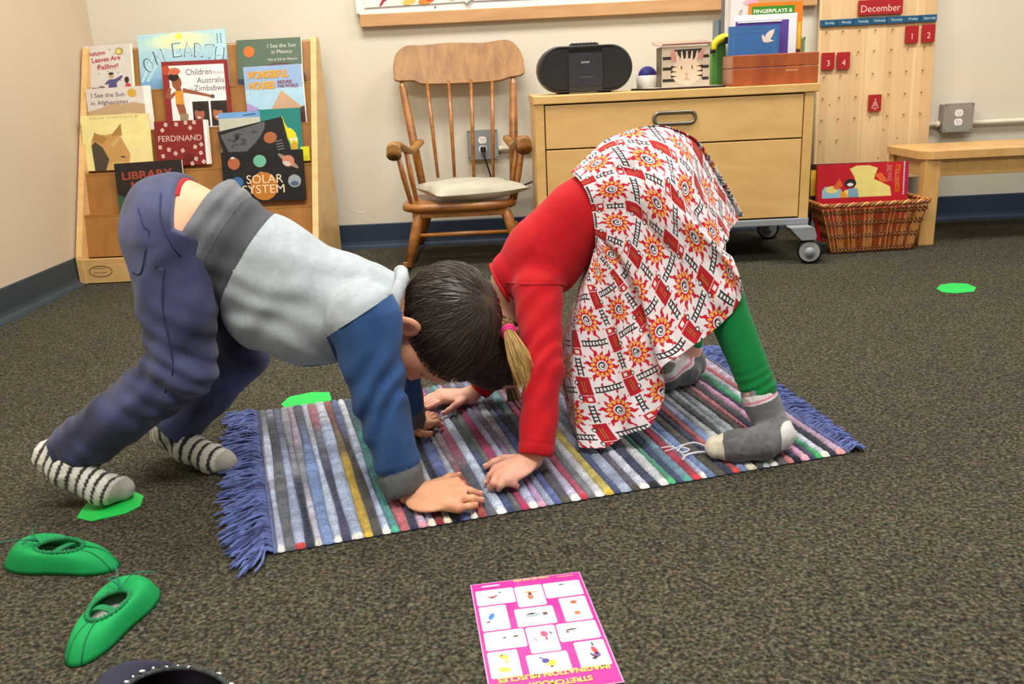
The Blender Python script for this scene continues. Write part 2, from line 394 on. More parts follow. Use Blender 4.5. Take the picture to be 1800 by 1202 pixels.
b.tube([A(cx + w / 2, W_BACK - 0.02, z), A(3.6, W_BACK - 0.02, z)], 0.011, m_pipe)
tag(b.build('conduit_pipe'), 'painted conduit pipe running right from the outlet above the bench', 'pipe')
b = MB(); b.tube([A(cx - w / 2, W_BACK - 0.02, z), A(cx - w / 2 - 0.22, W_BACK - 0.02, z)], 0.011, m_pipe); b.tube([A(cx - w / 2, W_BACK - 0.02, z), A(cx - w / 2 - 0.016, W_BACK - 0.02, z)], 0.015, m_pipe)
tag(b.build('conduit_pipe'), 'short conduit pipe between the calendar board and the outlet above the bench', 'pipe')

# ------------------------------------------------------------------ book display rack
m_birch = wood('birch_light', (226, 186, 122), (212, 168, 104), 0.45, (3, 3, 12), 2.5)
m_ply = wood('rack_panel_brown', (170, 116, 54), (154, 102, 42), 0.5, (6, 3, 3), 4)
RX0, RX1 = -1.735, -0.757
RY_B, RY_F, RZ_T = 3.80, 3.40, 0.925
t_rack = thing('book_rack', ((RX0 + RX1) / 2, 3.6, 0), 'tiered birch book display rack in the corner by the left wall', 'book rack')
def side(x0, x1):
    prof = [(RY_F, 0.0), (RY_B + 0.06, 0.0), (RY_B + 0.06, RZ_T - 0.03), (RY_B + 0.045, RZ_T - 0.004), (RY_B + 0.03, RZ_T), (RY_B + 0.0, RZ_T - 0.002), (RY_B - 0.02, RZ_T - 0.03), (RY_F + 0.004, 0.115), (RY_F, 0.10)]
    fr = Fr((x0, 0, 0), (0, 1, 0), (0, 0, 1)); fr.n = A(1, 0, 0)
    b = MB(); b.prism(prof, 0, x1 - x0, m_birch, fr); b.build('side_panel', t_rack, bevel=0.004)
side(RX0, RX0 + 0.024); side(RX1 - 0.024, RX1)
b = MB(); b.box((RX0 + 0.02, RY_F + 0.004, 0.004), (RX1 - 0.02, RY_F + 0.026, 0.100), m_birch)
fr = Fr((0, RY_F + 0.004, 0), (1, 0, 0), (0, 0, 1)); fr.n = A(0, -1, 0)
o = onplane(177, 477, fr.o, fr.n); m_stamp = mat('stamp_ink', (58, 34, 30), 0.6)
for i in range(36):
    a0, a1 = 2 * math.pi * i / 36, 2 * math.pi * (i + 1) / 36
    P = lambda a, r: (o[0] + (0.047 - r) * math.cos(a), o[2] + (0.0235 - r) * math.sin(a))
    b.poly(fr, [P(a0, 0.0028), P(a0, 0), P(a1, 0), P(a1, 0.0028)][::1], m_stamp, 0.0005)
b.text(fr, 'COMMUNITY', o[0], o[2] + 0.009, 0.006, m_stamp, 0.0005, 'c')
b.text(fr, 'PLAYTHINGS', o[0], o[2] - 0.008, 0.006, m_stamp, 0.0005, 'c')
b.build('base_board', t_rack, bevel=0.002)
TIER = []   # ledge front edges, top tier first
NT = 5
for i in range(NT):
    zl = [0.745, 0.585, 0.425, 0.265, 0.100][i]
    yf = RY_F + (RY_B - RY_F) * (zl - 0.09) / (RZ_T - 0.09) + 0.004
    TIER.append((yf, zl))
prev = (RY_B, RZ_T - 0.01)
for i, (yf, zl) in enumerate(TIER):
    yb_, zt_ = prev; ybot = yf + 0.05
    if i == 0: yb_ = RY_B + 0.02
    b = MB(); b.add([(RX0 + 0.02, ybot, zl), (RX1 - 0.02, ybot, zl), (RX1 - 0.02, yb_ + 0.002, zt_), (RX0 + 0.02, yb_ + 0.002, zt_), (RX0 + 0.02, ybot + 0.012, zl), (RX1 - 0.02, ybot + 0.012, zl), (RX1 - 0.02, yb_ + 0.014, zt_), (RX0 + 0.02, yb_ + 0.014, zt_)],
                     [(0, 1, 2, 3), (7, 6, 5, 4), (0, 4, 5, 1), (3, 2, 6, 7), (0, 3, 7, 4), (1, 5, 6, 2)], m_ply); b.build('tier_panel', t_rack)
    if i < NT - 1:
        b = MB(); b.box((RX0 + 0.02, yf, zl - 0.010), (RX1 - 0.02, ybot + 0.004, zl), m_ply); b.build('ledge', t_rack, bevel=0.002)
    else:
        b = MB(); b.box((RX0 + 0.02, RY_F + 0.02, zl - 0.04), (RX1 - 0.02, ybot + 0.01, zl - 0.03), m_ply); b.build('ledge', t_rack)
    prev = (yf, zl)
b = MB(); b.box((RX0 + 0.02, RY_B + 0.02, RZ_T - 0.05), (RX1 - 0.02, RY_B + 0.045, RZ_T - 0.012), m_birch); b.build('top_rail', t_rack, bevel=0.003)
TIERN = []
prev = (RY_B + 0.02, RZ_T - 0.01)
for i, (yf, zl) in enumerate(TIER):
    d = A(0, prev[0] - (yf + 0.05), prev[1] - zl); TIERN.append(unit(d)); prev = (yf, zl)

# ------------------------------------------------------------------ rocking chair
m_oak = wood('chair_oak', (176, 116, 52), (140, 84, 34), 0.35, (3, 3, 10), 4, 0.35)
m_oak2 = wood('chair_oak_crest', (170, 122, 62), (140, 94, 44), 0.4, (8, 3, 3), 4, 0.2)
t_ch = thing('rocking_chair', (-0.18, 3.6, 0), 'honey oak rocking chair with spindle back against the back wall', 'rocking chair')
def yz(z): return 3.70 + (z - 0.26) * 0.27          # the back rakes towards the wall
def bk(px, py):
    p = ony(px, py, 3.75)
    for _ in range(4): p = ony(px, py, yz(p[2]))
    return p
crest = [(692, 115), (696, 98), (705, 87), (718, 81), (747, 80), (788, 76), (846, 76), (868, 73), (890, 71), (903, 77), (915, 92), (920, 112), (920, 131), (896, 137), (876, 143), (830, 147), (747, 149), (727, 143), (697, 143), (693, 132)]
P = [bk(*c) for c in crest]
P = [q for q in bez(P + [P[0]], 4)[:-1]]
xc = np.mean([q[0] for q in P])
def bow(q): return q + A(0, -0.35 * (q[0] - xc) ** 2 + 0.012, 0)
P = [bow(q) for q in P]; nn = unit(A(0, -1, 0.27)); n = len(P)
b = MB(); cen = sum(P) / n
zmid = 0.5 * (max(q[2] for q in P) + min(q[2] for q in P))
def inset(q, k): return cen + (q - cen) * A(1 - k * 0.3, 1, 1 - k)
# rows across the crest so the bowed faces stay clean
rows = 15
def grid_face(off, shrink):
    V = []
    for q in P: V.append(inset(q, shrink) + nn * off)
    return V
rings = [grid_face(-0.010, 0.03), grid_face(-0.007, 0.0), grid_face(0.007, 0.0), grid_face(0.010, 0.03)]
b.loft(rings, m_oak2, True, False)
for k, s_ in ((0, -1), (3, 1)):
    R = rings[k]; mid = []
    for q in R: mid.append(bow(A(q[0], yz(zmid), zmid)) - A(0, 0.0, 0) + nn * (0.010 * s_) - bow(A(q[0], 0, 0)) * 0)
    V = R + mid; Fc = [((i, (i + 1) % n, n + (i + 1) % n, n + i) if s_ > 0 else (n + i, n + (i + 1) % n, (i + 1) % n, i)) for i in range(n)]
    b.add(V, Fc, m_oak2, True)
b.build('crest_rail', t_ch)
for (a, c) in (((706, 146), (742, 322)), ((902, 138), (903, 318))):
    b = MB(); p0, p1 = bk(*a), bk(*c); r = 0.0155; d = p1 - p0
    b.tube([p0 + unit(p0 - p1) * 0.02, p0, p0 + d * 0.03, p0 + d * 0.06, p0 + d * 0.55, p1], [0.009, 0.009, 0.0135, r, 0.0185, 0.0165], m_oak, 16); b.build('back_post', t_ch)
for (a, c) in (((751, 149), (770, 312)), ((789, 147), (799, 311)), ((828, 146), (833, 311)), ((865, 144), (867, 311))):
    b = MB(); p0, p1 = bk(*a), bk(*c); b.tube([p0 + unit(p0 - p1) * 0.015, p0 + (p1 - p0) * 0.4, p1], [0.0065, 0.0085, 0.0065], m_oak, 12); b.build('spindle', t_ch)
SX0, SX1, SYF, SYB, SZ = -0.425, 0.052, 3.40, 3.76, 0.256
seat = []
for i in range(48):
    q = 2 * math.pi * i / 48; cx_, sy_ = math.cos(q), math.sin(q)
    k = 0.42; x = abs(cx_) ** k * math.copysign(1, cx_); y = abs(sy_) ** k * math.copysign(1, sy_)
    wv = (SX1 - SX0) / 2 * (1 - 0.07 * (y + 1) / 2); seat.append(((SX0 + SX1) / 2 + x * wv, (SYF + SYB) / 2 + y * (SYB - SYF) / 2))
b = MB(); c0 = A((SX0 + SX1) / 2, (SYF + SYB) / 2)
def ring(k, z): return [A(c0[0] + (x - c0[0]) * k, c0[1] + (y - c0[1]) * k, z) for x, y in seat]
b.loft([ring(0.93, SZ - 0.034), ring(0.985, SZ - 0.028), ring(1.0, SZ - 0.018), ring(0.99, SZ - 0.006), ring(0.95, SZ), ring(0.8, SZ - 0.003), ring(0.4, SZ - 0.007)], m_oak, True); b.build('seat', t_ch)
b = MB(); b.box((-0.375, SYF + 0.025, SZ - 0.058), (0.02, SYF + 0.05, SZ - 0.030), m_oak); b.box((-0.36, SYB - 0.07, SZ - 0.058), (0.005, SYB - 0.05, SZ - 0.030), m_oak)
b.box((-0.375, SYF + 0.03, SZ - 0.058), (-0.35, SYB - 0.05, SZ - 0.030), m_oak); b.box((-0.005, SYF + 0.03, SZ - 0.058), (0.02, SYB - 0.05, SZ - 0.030), m_oak)
b.build('apron', t_ch, bevel=0.003)
legs = [((-0.345, 3.44, 0.222), (-0.398, 3.41, 0.03)), ((0.0, 3.44, 0.222), (0.052, 3.41, 0.03)), ((-0.325, 3.70, 0.222), (-0.385, 3.755, 0.04)), ((-0.02, 3.70, 0.222), (0.04, 3.755, 0.04))]
for a, c in legs:
    a, c = A(*a), A(*c); d = c - a
    b = MB(); b.tube([a, a + d * 0.05, a + d * 0.12, a + d * 0.5, c], [0.010, 0.016, 0.0205, 0.021, 0.016], m_oak, 16); b.build('leg', t_ch)
for i, x in ((0, -0.40), (1, 0.054)):
    b = MB(); pth = bez([A(x, 3.27, 0.045), A(x, 3.40, 0.018), A(x, 3.56, 0.012), A(x, 3.74, 0.030), A(x + (0.012 if i == 0 else -0.012), 3.90, 0.085)], 8)
    rings = []
    for k, p in enumerate(pth):
        hh = 0.011; rings.append([p + A(-0.010, 0, -hh), p + A(0.010, 0, -hh), p + A(0.010, 0, hh), p + A(-0.010, 0, hh)])
    b.loft(rings, m_oak, False); b.build('rocker', t_ch, bevel=0.003)
def on_leg(k, f): return A(*legs[k][0]) + (A(*legs[k][1]) - A(*legs[k][0])) * f
for (k0, k1, f, r) in ((0, 1, 0.48, 0.009), (2, 3, 0.28, 0.008), (0, 2, 0.68, 0.008), (1, 3, 0.68, 0.008)):
    b = MB(); p0, p1 = on_leg(k0, f), on_leg(k1, f); b.tube([p0, (p0 + p1) / 2, p1], [r * 0.8, r * 1.15, r * 0.8], m_oak, 12); b.build('stretcher', t_ch)
for s_, xf, xb_ in ((-1, -0.425, -0.352), (1, 0.085, 0.02)):
    pth = bez([A(xf, 3.405, 0.452), A(xf, 3.41, 0.478), A(xf + 0.004 * -s_, 3.45, 0.49), A(xf * 0.7 + xb_ * 0.3, 3.53, 0.47), A(xf * 0.4 + xb_ * 0.6, 3.62, 0.452), A(xb_, 3.74, 0.476)], 6); rings = []
    for k, p in enumerate(pth):
        f = k / (len(pth) - 1); ww = 0.030 - 0.012 * f; hh = 0.014 + 0.012 * math.exp(-((f - 0.1) / 0.14) ** 2)
        rings.append([p + A(ww * math.cos(q), 0, hh * math.sin(q)) for q in [2 * math.pi * j / 16 for j in range(16)]])
    b = MB(); b.loft(rings, m_oak2, True); b.build('armrest', t_ch)
    for (ya, xa, yb2, xb2) in ((3.455, xf - s_ * 0.004, 3.47, xf - s_ * 0.045), (3.56, xf * 0.62 + xb_ * 0.38, 3.56, xf - s_ * 0.058)):
        b = MB(); p0 = A(xa, ya, 0.468); p1 = A(xb2, yb2, SZ - 0.005); b.tube([p0, (p0 + p1) / 2, p1], [0.008, 0.0115, 0.008], m_oak, 12); b.build('arm_spindle', t_ch)
# cushion
m_cush = mat('cushion_cotton', (186, 182, 162), 0.85, 0.05, 10, 0.3, 120, sheen=0.2)
m_stain = mat('cushion_mark', (186, 160, 138), 0.85)
cb = [A(-0.392, 3.70), A(-0.05, 3.73), A(0.108, 3.40), A(-0.265, 3.365)]
V = []; N = 26
for side_ in (1, -1):
    for i in range(N + 1):
        for j in range(N + 1):
            u, v = i / N, j / N
            p = (cb[0] * (1 - u) + cb[1] * u) * (1 - v) + (cb[3] * (1 - u) + cb[2] * u) * v
            a_, c_ = 2 * u - 1, 2 * v - 1
            pin = 0.018 * (abs(a_) ** 2 * (1 - c_ * c_)); cen2 = sum(cb) / 4
            p = p + (cen2 - p) * (0.10 * (1 - abs(a_ * c_)) * max(abs(a_), abs(c_)) ** 6)
            th = ((1 - abs(a_) ** 3.2) * (1 - abs(c_) ** 3.2)) ** 0.55
            wr = 0.003 * math.sin(9 * u + 14 * v) * th + 0.004 * math.sin(23 * v * v + 3 * u) * (1 - th) * (abs(a_) < 0.97)
            z = SZ + 0.036 + (0.038 * th + wr if side_ > 0 else -0.036 * th + wr * 0.3)
            lift = 0.012 * max(0, a_) ** 2
            V.append((p[0], p[1], max(z + lift, SZ - 0.003)))
Fc = []
K = (N + 1) ** 2
for i in range(N):
    for j in range(N):
        q = i * (N + 1) + j; Fc.append((q, q + 1, q + N + 2, q + N + 1)[::-1]); Fc.append((K + q, K + q + 1, K + q + N + 2, K + q + N + 1))
o = mesh_obj('seat_cushion', V, Fc, [m_cush, m_stain], None, [0] * len(Fc), True)
tag(o, 'beige square seat cushion lying on the rocking chair', 'cushion')

# ------------------------------------------------------------------ dresser with casters
m_maple = wood('dresser_maple', (226, 184, 116), (212, 168, 98), 0.42, (4, 2, 10), 2.2, 0.15)
m_maple_d = wood('dresser_drawer_front', (228, 186, 118), (214, 170, 102), 0.4, (3, 3, 9), 1.6, 0.2)
m_grey = mat('grey_plastic', (142, 146, 150), 0.45, 0.03)
m_gap = mat('drawer_gap_dark', (60, 42, 22), 0.8)
DX0, DX1, DY, DYB, DZ = 0.122, 1.137, 3.20, 3.72, 0.652
t = thing('dresser', ((DX0 + DX1) / 2, 3.46, 0), 'light maple two drawer dresser on grey casters against the back wall', 'dresser')
b = MB(); b.box((DX0 - 0.004, DY - 0.006, DZ - 0.03), (DX1 + 0.016, DYB, DZ), m_maple); b.build('top', t, bevel=0.003)
b = MB(); b.box((DX0, DY, 0.165), (DX0 + 0.034, DYB, DZ - 0.03), m_maple); b.box((DX1 - 0.034, DY, 0.165), (DX1, DYB, DZ - 0.03), m_maple)
b.box((DX0 + 0.03, DY + 0.03, 0.165), (DX1 - 0.03, DYB, DZ - 0.03), m_gap); b.build('carcass', t, bevel=0.0015)
for z0, z1, hd in ((0.463, DZ - 0.035, True), (0.172, 0.458, False)):
    b = MB(); b.box((DX0 + 0.038, DY + 0.002, z0), (DX1 - 0.038, DY + 0.028, z1), m_maple_d); d = b.build('drawer', t, bevel=0.0015)
    if hd:
        c = onplane(1186, 207, (0, DY, 0), A(0, -1, 0)); fr = Fr((c[0], DY + 0.002, c[2]), (1, 0, 0), (0, 0, 1)); fr.n = A(0, -1, 0)
        m_ring = mat('handle_grey_metal', (128, 122, 108), 0.35, 0.05, metallic=0.7)
        path = rrect(0.150, 0.040, 0.0199, 8); b = MB(); n = len(path); rings = []
        for (x, y) in path + [path[0]]:
            L = math.hypot(x, y)
            nx, ny = (x - max(-0.055, min(0.055, x))), y; q = math.hypot(nx, ny) + 1e-9; nx, ny = nx / q, ny / q
            rings.append([fr.p(x + nx * 0.007 * math.cos(a), y + ny * 0.007 * math.cos(a), 0.001 + 0.008 * math.sin(a)) for a in [2 * math.pi * j / 10 for j in range(10)]])
        b.loft(rings, m_ring, True, False); b.build('handle', d)
b = MB(); b.box((DX0 - 0.002, DY - 0.002, 0.140), (DX1 + 0.004, DYB, 0.166), m_grey); b.build('base_frame', t, bevel=0.004)
for k, (x, y) in enumerate(((DX0 + 0.03, DY - 0.03), (DX1 - 0.03, DY - 0.03), (DX0 + 0.03, DYB - 0.03), (DX1 - 0.03, DYB - 0.03))):
    s_ = 1 if y < 3.4 else -1
    b = MB()
    prof = [(x - 0.055, 0.140), (x + 0.035, 0.140), (x + 0.045, 0.105), (x + 0.04, 0.092), (x - 0.01, 0.092), (x - 0.03, 0.112)]
    fr = Fr((0, y + 0.035 * s_, 0), (1, 0, 0), (0, 0, 1)); fr.n = A(0, -1, 0)
    b.prism(prof, -0.02, 0.07, m_grey, fr); ar = b.build('caster_arm', t, bevel=0.006)
    ax = unit(A(-0.35, -1, 0)); c = A(x + 0.026, y - 0.02, 0.046)
    for q in (0.0, 0.035):
        b = MB(); fw = Fr(c - ax * q, unit(np.cross(A(0, 0, 1), ax)), A(0, 0, 1)); fw.n = ax; b.prism([(0.037 * math.cos(w), 0.037 * math.sin(w)) for w in [2 * math.pi * j / 32 for j in range(32)]], -0.002, 0.0075, mat('caster_disc_grey', (150, 154, 152), 0.5, 0.03), fw)
        b.lathe([(0.036, -0.024), (0.044, -0.022), (0.046, -0.012), (0.044, -0.001), (0.037, 0.002)], c - ax * q + ax * 0.003, ax, m_blk); b.build('caster_wheel', t)
    b = MB(); b.cyl(c - ax * 0.06, c + ax * 0.02, 0.018, m_grey); b.tube([c - ax * 0.02 + A(0, 0, 0.02), A(c[0], c[1] + 0.02, 0.095)], [0.024, 0.02], m_grey, 14)
    b.build('caster_fork', t)
    if k == 1:
        b = MB(); p = c - ax * 0.03; b.box((p[0] + 0.02, p[1] - 0.012, 0.030), (p[0] + 0.062, p[1] + 0.02, 0.040), m_blk); b.box((p[0] + 0.040, p[1] - 0.012, 0.036), (p[0] + 0.064, p[1] + 0.02, 0.072), m_blk); b.build('brake_lever', t, bevel=0.004)
# ================================================================== things on the dresser
def fr_front(x, y, z): 
    f = Fr((x, y, z), (1, 0, 0), (0, 0, 1)); f.n = A(0, -1, 0); return f
# boombox
m_bb = mat('boombox_shell', (44, 44, 42), 0.4, 0.04, 10, coat=0.1); m_gr = mat('speaker_mesh', (22, 22, 22), 0.75, 0.1, 300, 0.5, 900)
m_pan = mat('boombox_panel', (46, 46, 52), 0.3, 0.03, coat=0.2); m_sil = mat('print_silver', (186, 188, 190), 0.4)
BY = 3.34
a, c = ony(945, 120, BY), ony(1113, 116, BY); bw = c[0] - a[0]; bh = 0.168; bx = (a[0] + c[0]) / 2; bz = DZ + 0.004 + bh / 2
t = thing('boombox', (bx, BY + 0.09, DZ), 'black rounded portable stereo with printed logo on the dresser', 'boombox')
fr = fr_front(bx, BY, bz)
def stad(w, h, n=14): return rrect(w, h, h / 2 - 0.0005, n)
b = MB(); rings = []
for k, cc in ((0.90, 0.0), (0.955, 0.006), (0.985, -0.004), (1.0, -0.02), (1.0, -0.15), (0.97, -0.19), (0.86, -0.20)):
    rings.append([fr.p(x, y, cc) for x, y in stad(bw * k if k < 1 else bw, bh * k)])
b.loft(rings[::-1], m_bb, True); b.build('shell', t)
for s_ in (-1, 1):
    pts = []
    R = bh * 0.43; xc_ = bw / 2 - bh * 0.5
    x_in = 0.062
    for i in range(25):
        q = math.radians(-90 + 180 * i / 24); pts.append((s_ * (xc_ + R * 1.0 * math.cos(q)), R * math.sin(q)))
    pts += [(s_ * x_in, R), (s_ * x_in, -R)]
    if s_ < 0: pts = pts[::-1]
    b = MB(); b.prism(pts, 0.003, 0.0075, m_gr, fr); b.build('speaker_grille', t)
b = MB(); b.prism(rrect(0.126, 0.118, 0.006, 4, 0, -0.002), 0.003, 0.011, m_pan, fr)
b.text(fr, 'SONY', 0.0, 0.020, 0.0065, m_sil, 0.0115, 'c', width=0.032, bold=0.02); [b.rect(fr, -0.026 + q * 0.0066, -0.031, -0.0212 + q * 0.0066, -0.0275, mat('print_dim', (92, 92, 95), 0.4), 0.0115) for q in range(8)]; b.build('front_panel', t, bevel=0.001)
b = MB(); b.prism(rrect(0.126, 0.02, 0.004, 4, 0, -0.071), 0.003, 0.010, m_bb, fr); b.build('lower_panel', t)
b = MB(); b.prism([(-0.055, bh / 2 - 0.003), (0.055, bh / 2 - 0.003), (0.052, bh / 2 + 0.007), (-0.052, bh / 2 + 0.007)], -0.08, -0.03, m_bb, fr)
for i in range(7): b.box((-0.047 + i * 0.0138, bh / 2 + 0.006, -0.06), (-0.037 + i * 0.0138, bh / 2 + 0.0095, -0.035), m_gr, fr)
b.build('button_bar', t)
for sx in (-0.08, 0.08): b = MB(); b.box((bx + sx - 0.02, BY + 0.03, DZ), (bx + sx + 0.02, BY + 0.17, DZ + 0.01), m_blk); b.build('foot', t)
# white tub and blue ball
p = ony(1138, 143, 3.47); m_cer = mat('white_tub', (226, 220, 210), 0.4, 0.02)
b = MB(); b.lathe([(0.0, 0.0), (0.036, 0.0), (0.041, 0.004), (0.045, 0.054), (0.042, 0.054), (0.038, 0.006), (0.0, 0.005)], (p[0], 3.47, DZ), (0, 0, 1), m_cer, cap=False); tag(b.build('tub'), 'small round white tub holding the blue ball on the dresser', 'tub')
b = MB(); b.ball((p[0], 3.47, DZ + 0.052), 0.036, mat('ball_blue', (38, 32, 110), 0.6, 0.12, 60, 0.4, 200), 18); tag(b.build('ball'), 'dark blue ball sitting in the white tub on the dresser', 'ball')
# flat black tray
a, c = ony(1145, 158, 3.24), ony(1275, 150, 3.24)
b = MB(); b.hexa([(a[0], 3.235, DZ), (c[0], 3.235, DZ), (c[0] + 0.01, 3.44, DZ), (a[0] - 0.045, 3.44, DZ), (a[0], 3.235, DZ + 0.007), (c[0], 3.235, DZ + 0.007), (c[0] + 0.01, 3.44, DZ + 0.007), (a[0] - 0.045, 3.44, DZ + 0.007)], mat('tray_dark', (44, 30, 26), 0.4))
b.add([(a[0] + 0.006, 3.238, DZ + 0.0075), (c[0] - 0.006, 3.238, DZ + 0.0075), (c[0] + 0.004, 3.435, DZ + 0.0075), (a[0] - 0.036, 3.435, DZ + 0.0075)], [(0, 1, 2, 3)], mat('tray_paper', (222, 214, 204), 0.35))
tag(b.build('folder', bevel=0.0), 'flat dark folder with white top under the cat box on the dresser', 'folder')
# cat box
CY = 3.30; z0 = DZ + 0.008
a, c = ony(1163, 152, CY), ony(1247, 147, CY); w = c[0] - a[0]; h = 0.142
t = thing('cat_box', ((a[0] + c[0]) / 2, CY + 0.06, z0), 'box with a striped cat face on its front on the dresser', 'box')
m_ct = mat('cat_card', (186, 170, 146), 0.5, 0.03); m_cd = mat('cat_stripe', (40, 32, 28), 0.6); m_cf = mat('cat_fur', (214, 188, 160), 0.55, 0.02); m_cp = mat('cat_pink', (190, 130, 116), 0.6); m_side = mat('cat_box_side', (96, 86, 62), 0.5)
fr = fr_front(a[0], CY, z0)
b = MB(); b.box((0, 0, -0.11), (w, h, 0), m_ct, fr)
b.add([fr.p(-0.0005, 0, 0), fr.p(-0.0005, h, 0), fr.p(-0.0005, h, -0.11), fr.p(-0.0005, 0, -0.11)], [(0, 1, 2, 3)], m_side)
def U(x): return x * w
def Vv(y): return y * h
b.rect(fr, 0, 0, w, h * 0.93, m_ct, 0.0003)
for (y, l, r) in ((0.68, 0.22, 0.80), (0.42, 0.26, 0.78), (0.13, 0.30, 0.84)):
    b.rect(fr, U(0.02), Vv(y), U(l), Vv(y + 0.075), m_cd, 0.0006); b.rect(fr, U(r), Vv(y + 0.02), U(0.98), Vv(y + 0.095), m_cd, 0.0006)
b.poly(fr, [(U(0.20), Vv(0.62)), (U(0.34), Vv(0.66)), (U(0.26), Vv(0.92)), (U(0.18), Vv(0.90))], m_cp, 0.0007)
b.poly(fr, [(U(0.84), Vv(0.64)), (U(0.72), Vv(0.68)), (U(0.83), Vv(0.93)), (U(0.90), Vv(0.90))], m_cp, 0.0007)
b.poly(fr, [(U(0.25), Vv(0.92)), (U(0.46), Vv(0.62)), (U(0.62), Vv(0.62)), (U(0.84), Vv(0.93))], m_cd, 0.0008)
b.ell(fr, U(0.52), Vv(0.36), U(0.31), Vv(0.34), m_cf, 0.0010)
for k in range(5):
    x = 0.34 + 0.09 * k; b.poly(fr, [(U(x - 0.03), Vv(0.62)), (U(x + 0.03), Vv(0.62)), (U(x + (k - 2) * 0.02 + 0.012), Vv(0.88)), (U(x + (k - 2) * 0.02 - 0.012), Vv(0.88))], m_cf, 0.0012)
for s_ in (-1, 1):
    for y in (0.50, 0.38, 0.26): b.poly(fr, [(U(0.52 + s_ * 0.33), Vv(y - 0.025)), (U(0.52 + s_ * 0.33), Vv(y + 0.03)), (U(0.52 + s_ * 0.20), Vv(y))][::s_], m_cd, 0.0013)
    b.ell(fr, U(0.52 + s_ * 0.115), Vv(0.48), U(0.065), Vv(0.04), mat('cat_eye', (232, 214, 186), 0.4), 0.0015, 0.25 * s_); b.ell(fr, U(0.52 + s_ * 0.11), Vv(0.48), U(0.017), Vv(0.04), mat('cat_pupil', (96, 42, 30), 0.4), 0.0018)
b.poly(fr, [(U(0.49), Vv(0.33)), (U(0.55), Vv(0.33)), (U(0.52), Vv(0.27))][::-1], m_cp, 0.0016)
b.line(fr, [(U(0.52), Vv(0.27)), (U(0.52), Vv(0.20)), (U(0.47), Vv(0.17))], 0.0022, m_cp, 0.0016); b.line(fr, [(U(0.52), Vv(0.20)), (U(0.58), Vv(0.17))], 0.0022, m_cp, 0.0016)
b.build('box', t)
b = MB(); m_lid = mat('cat_lid', (200, 176, 160), 0.2, 0.05, 12, coat=0.4)
b.hexa([fr.p(-0.012, h, 0.004), fr.p(w + 0.006, h + 0.004, 0.004), fr.p(w + 0.006, h + 0.012, -0.115), fr.p(-0.018, h + 0.012, -0.115), fr.p(-0.012, h + 0.006, 0.004), fr.p(w + 0.006, h + 0.010, 0.004), fr.p(w + 0.004, h + 0.024, -0.112), fr.p(-0.018, h + 0.024, -0.112)], m_lid)
b.rect(fr, 0.0, h + 0.0065, w, h + 0.010, mat('cat_lid_red', (140, 70, 70), 0.4), 0.005); b.build('lid', t)

# stand-up files and books behind the wooden box
def slab(name, px0, px1, y, z1px, depth, m, label, cat, group=None, z0=DZ, lean=0.0, pages=None, build=True, ref=100):
    a, c = ony(px0, ref, y), ony(px1, ref, y); zt = ony((px0 + px1) / 2, z1px, y)[2]
    fr = fr_front(a[0], y, z0); w, h = c[0] - a[0], zt - z0
    ang = lean; fr = Fr(fr.o, (1, 0, 0), (0, math.sin(ang), math.cos(ang))); fr.n = A(0, -math.cos(ang), math.sin(ang))
    b = MB(); b.box((0, 0, -depth), (w, h, 0), m, fr)
    return b, fr, w, h
def fin(b, name, label, cat, group=None): o = b.build(name); return tag(o, label, cat, group)
m_fgreen = mat('green_fabric_bin', (86, 150, 62), 0.6, 0.10, 8); m_fgreen_d = mat('green_bin_front', (70, 122, 50), 0.6, 0.08, 8)
G = 'files and books behind the wooden box'
b, fr, w, h = slab('x', 1252, 1275, 3.46, 73, 0.085, m_fgreen, '', '')
b.rect(fr, 0.02, 0.0, w, h - 0.006, m_fgreen_d, 0.0004)
fin(b, 'storage_bin', 'green storage bin beside the cat box on the dresser', 'storage bin')
b, fr, w, h = slab('x', 1372, 1414, 3.485, 66, 0.14, mat('olive_bin', (128, 136, 96), 0.5, 0.05), '', '')
b.box((w - 0.004, 0, -0.002), (w, h, 0.001), mat('olive_bin_edge', (150, 190, 130), 0.5), fr); b.box((0, h - 0.008, -0.002), (w, h, 0.001), mat('olive_bin_edge', (150, 190, 130), 0.5), fr)
fin(b, 'storage_bin', 'pale green storage bin behind the right end of the wooden box', 'storage bin')
b = MB(); pth = bez([ony(1254, 88, 3.44), ony(1257, 76, 3.44), ony(1266, 68, 3.44), ony(1277, 65, 3.44), ony(1285, 72, 3.44)], 6)
b.tube(pth, [0.009 + 0.005 * math.sin(math.pi * i / (len(pth) - 1)) for i in range(len(pth))], mat('yellow_plastic', (236, 214, 44), 0.5, 0.03), 12)
q = ony(1249, 91, 3.44); b.tube([ony(1255, 88, 3.44), q, ony(1242, 82, 3.44)], [0.011, 0.009, 0.003], m_blk, 10); p = ony(1278, 71, 3.43); b.box((p[0] - 0.01, 3.425, p[2] - 0.012), (p[0] + 0.012, 3.45, p[2] + 0.012), m_blk)
fin(b, 'toy', 'yellow arched toy with black ends on the green storage bin', 'toy')
b, fr, w, h = slab('x', 1262, 1284, 3.62, 34, 0.10, mat('steel_file', (112, 132, 146), 0.4, 0.04, metallic=0.4), '', ''); fin(b, 'magazine_file', 'short blue grey magazine file against the wall on the dresser', 'magazine file', None)
b, fr, w, h = slab('x', 1271, 1290, 3.56, -60, 0.05, mat('grey_file', (104, 106, 112), 0.5, 0.03), '', ''); fin(b, 'magazine_file', 'tall dark grey magazine file beside the white binder on the dresser', 'magazine file', None)
b, fr, w, h = slab('x', 1276, 1326, 3.50, -70, 0.035, mat('binder_white', (222, 216, 214), 0.4, 0.02), '', '')
b.box((0.002, 0.01, -0.03), (0.012, h - 0.003, 0.0015), mat('binder_edge', (196, 190, 184), 0.5), fr)
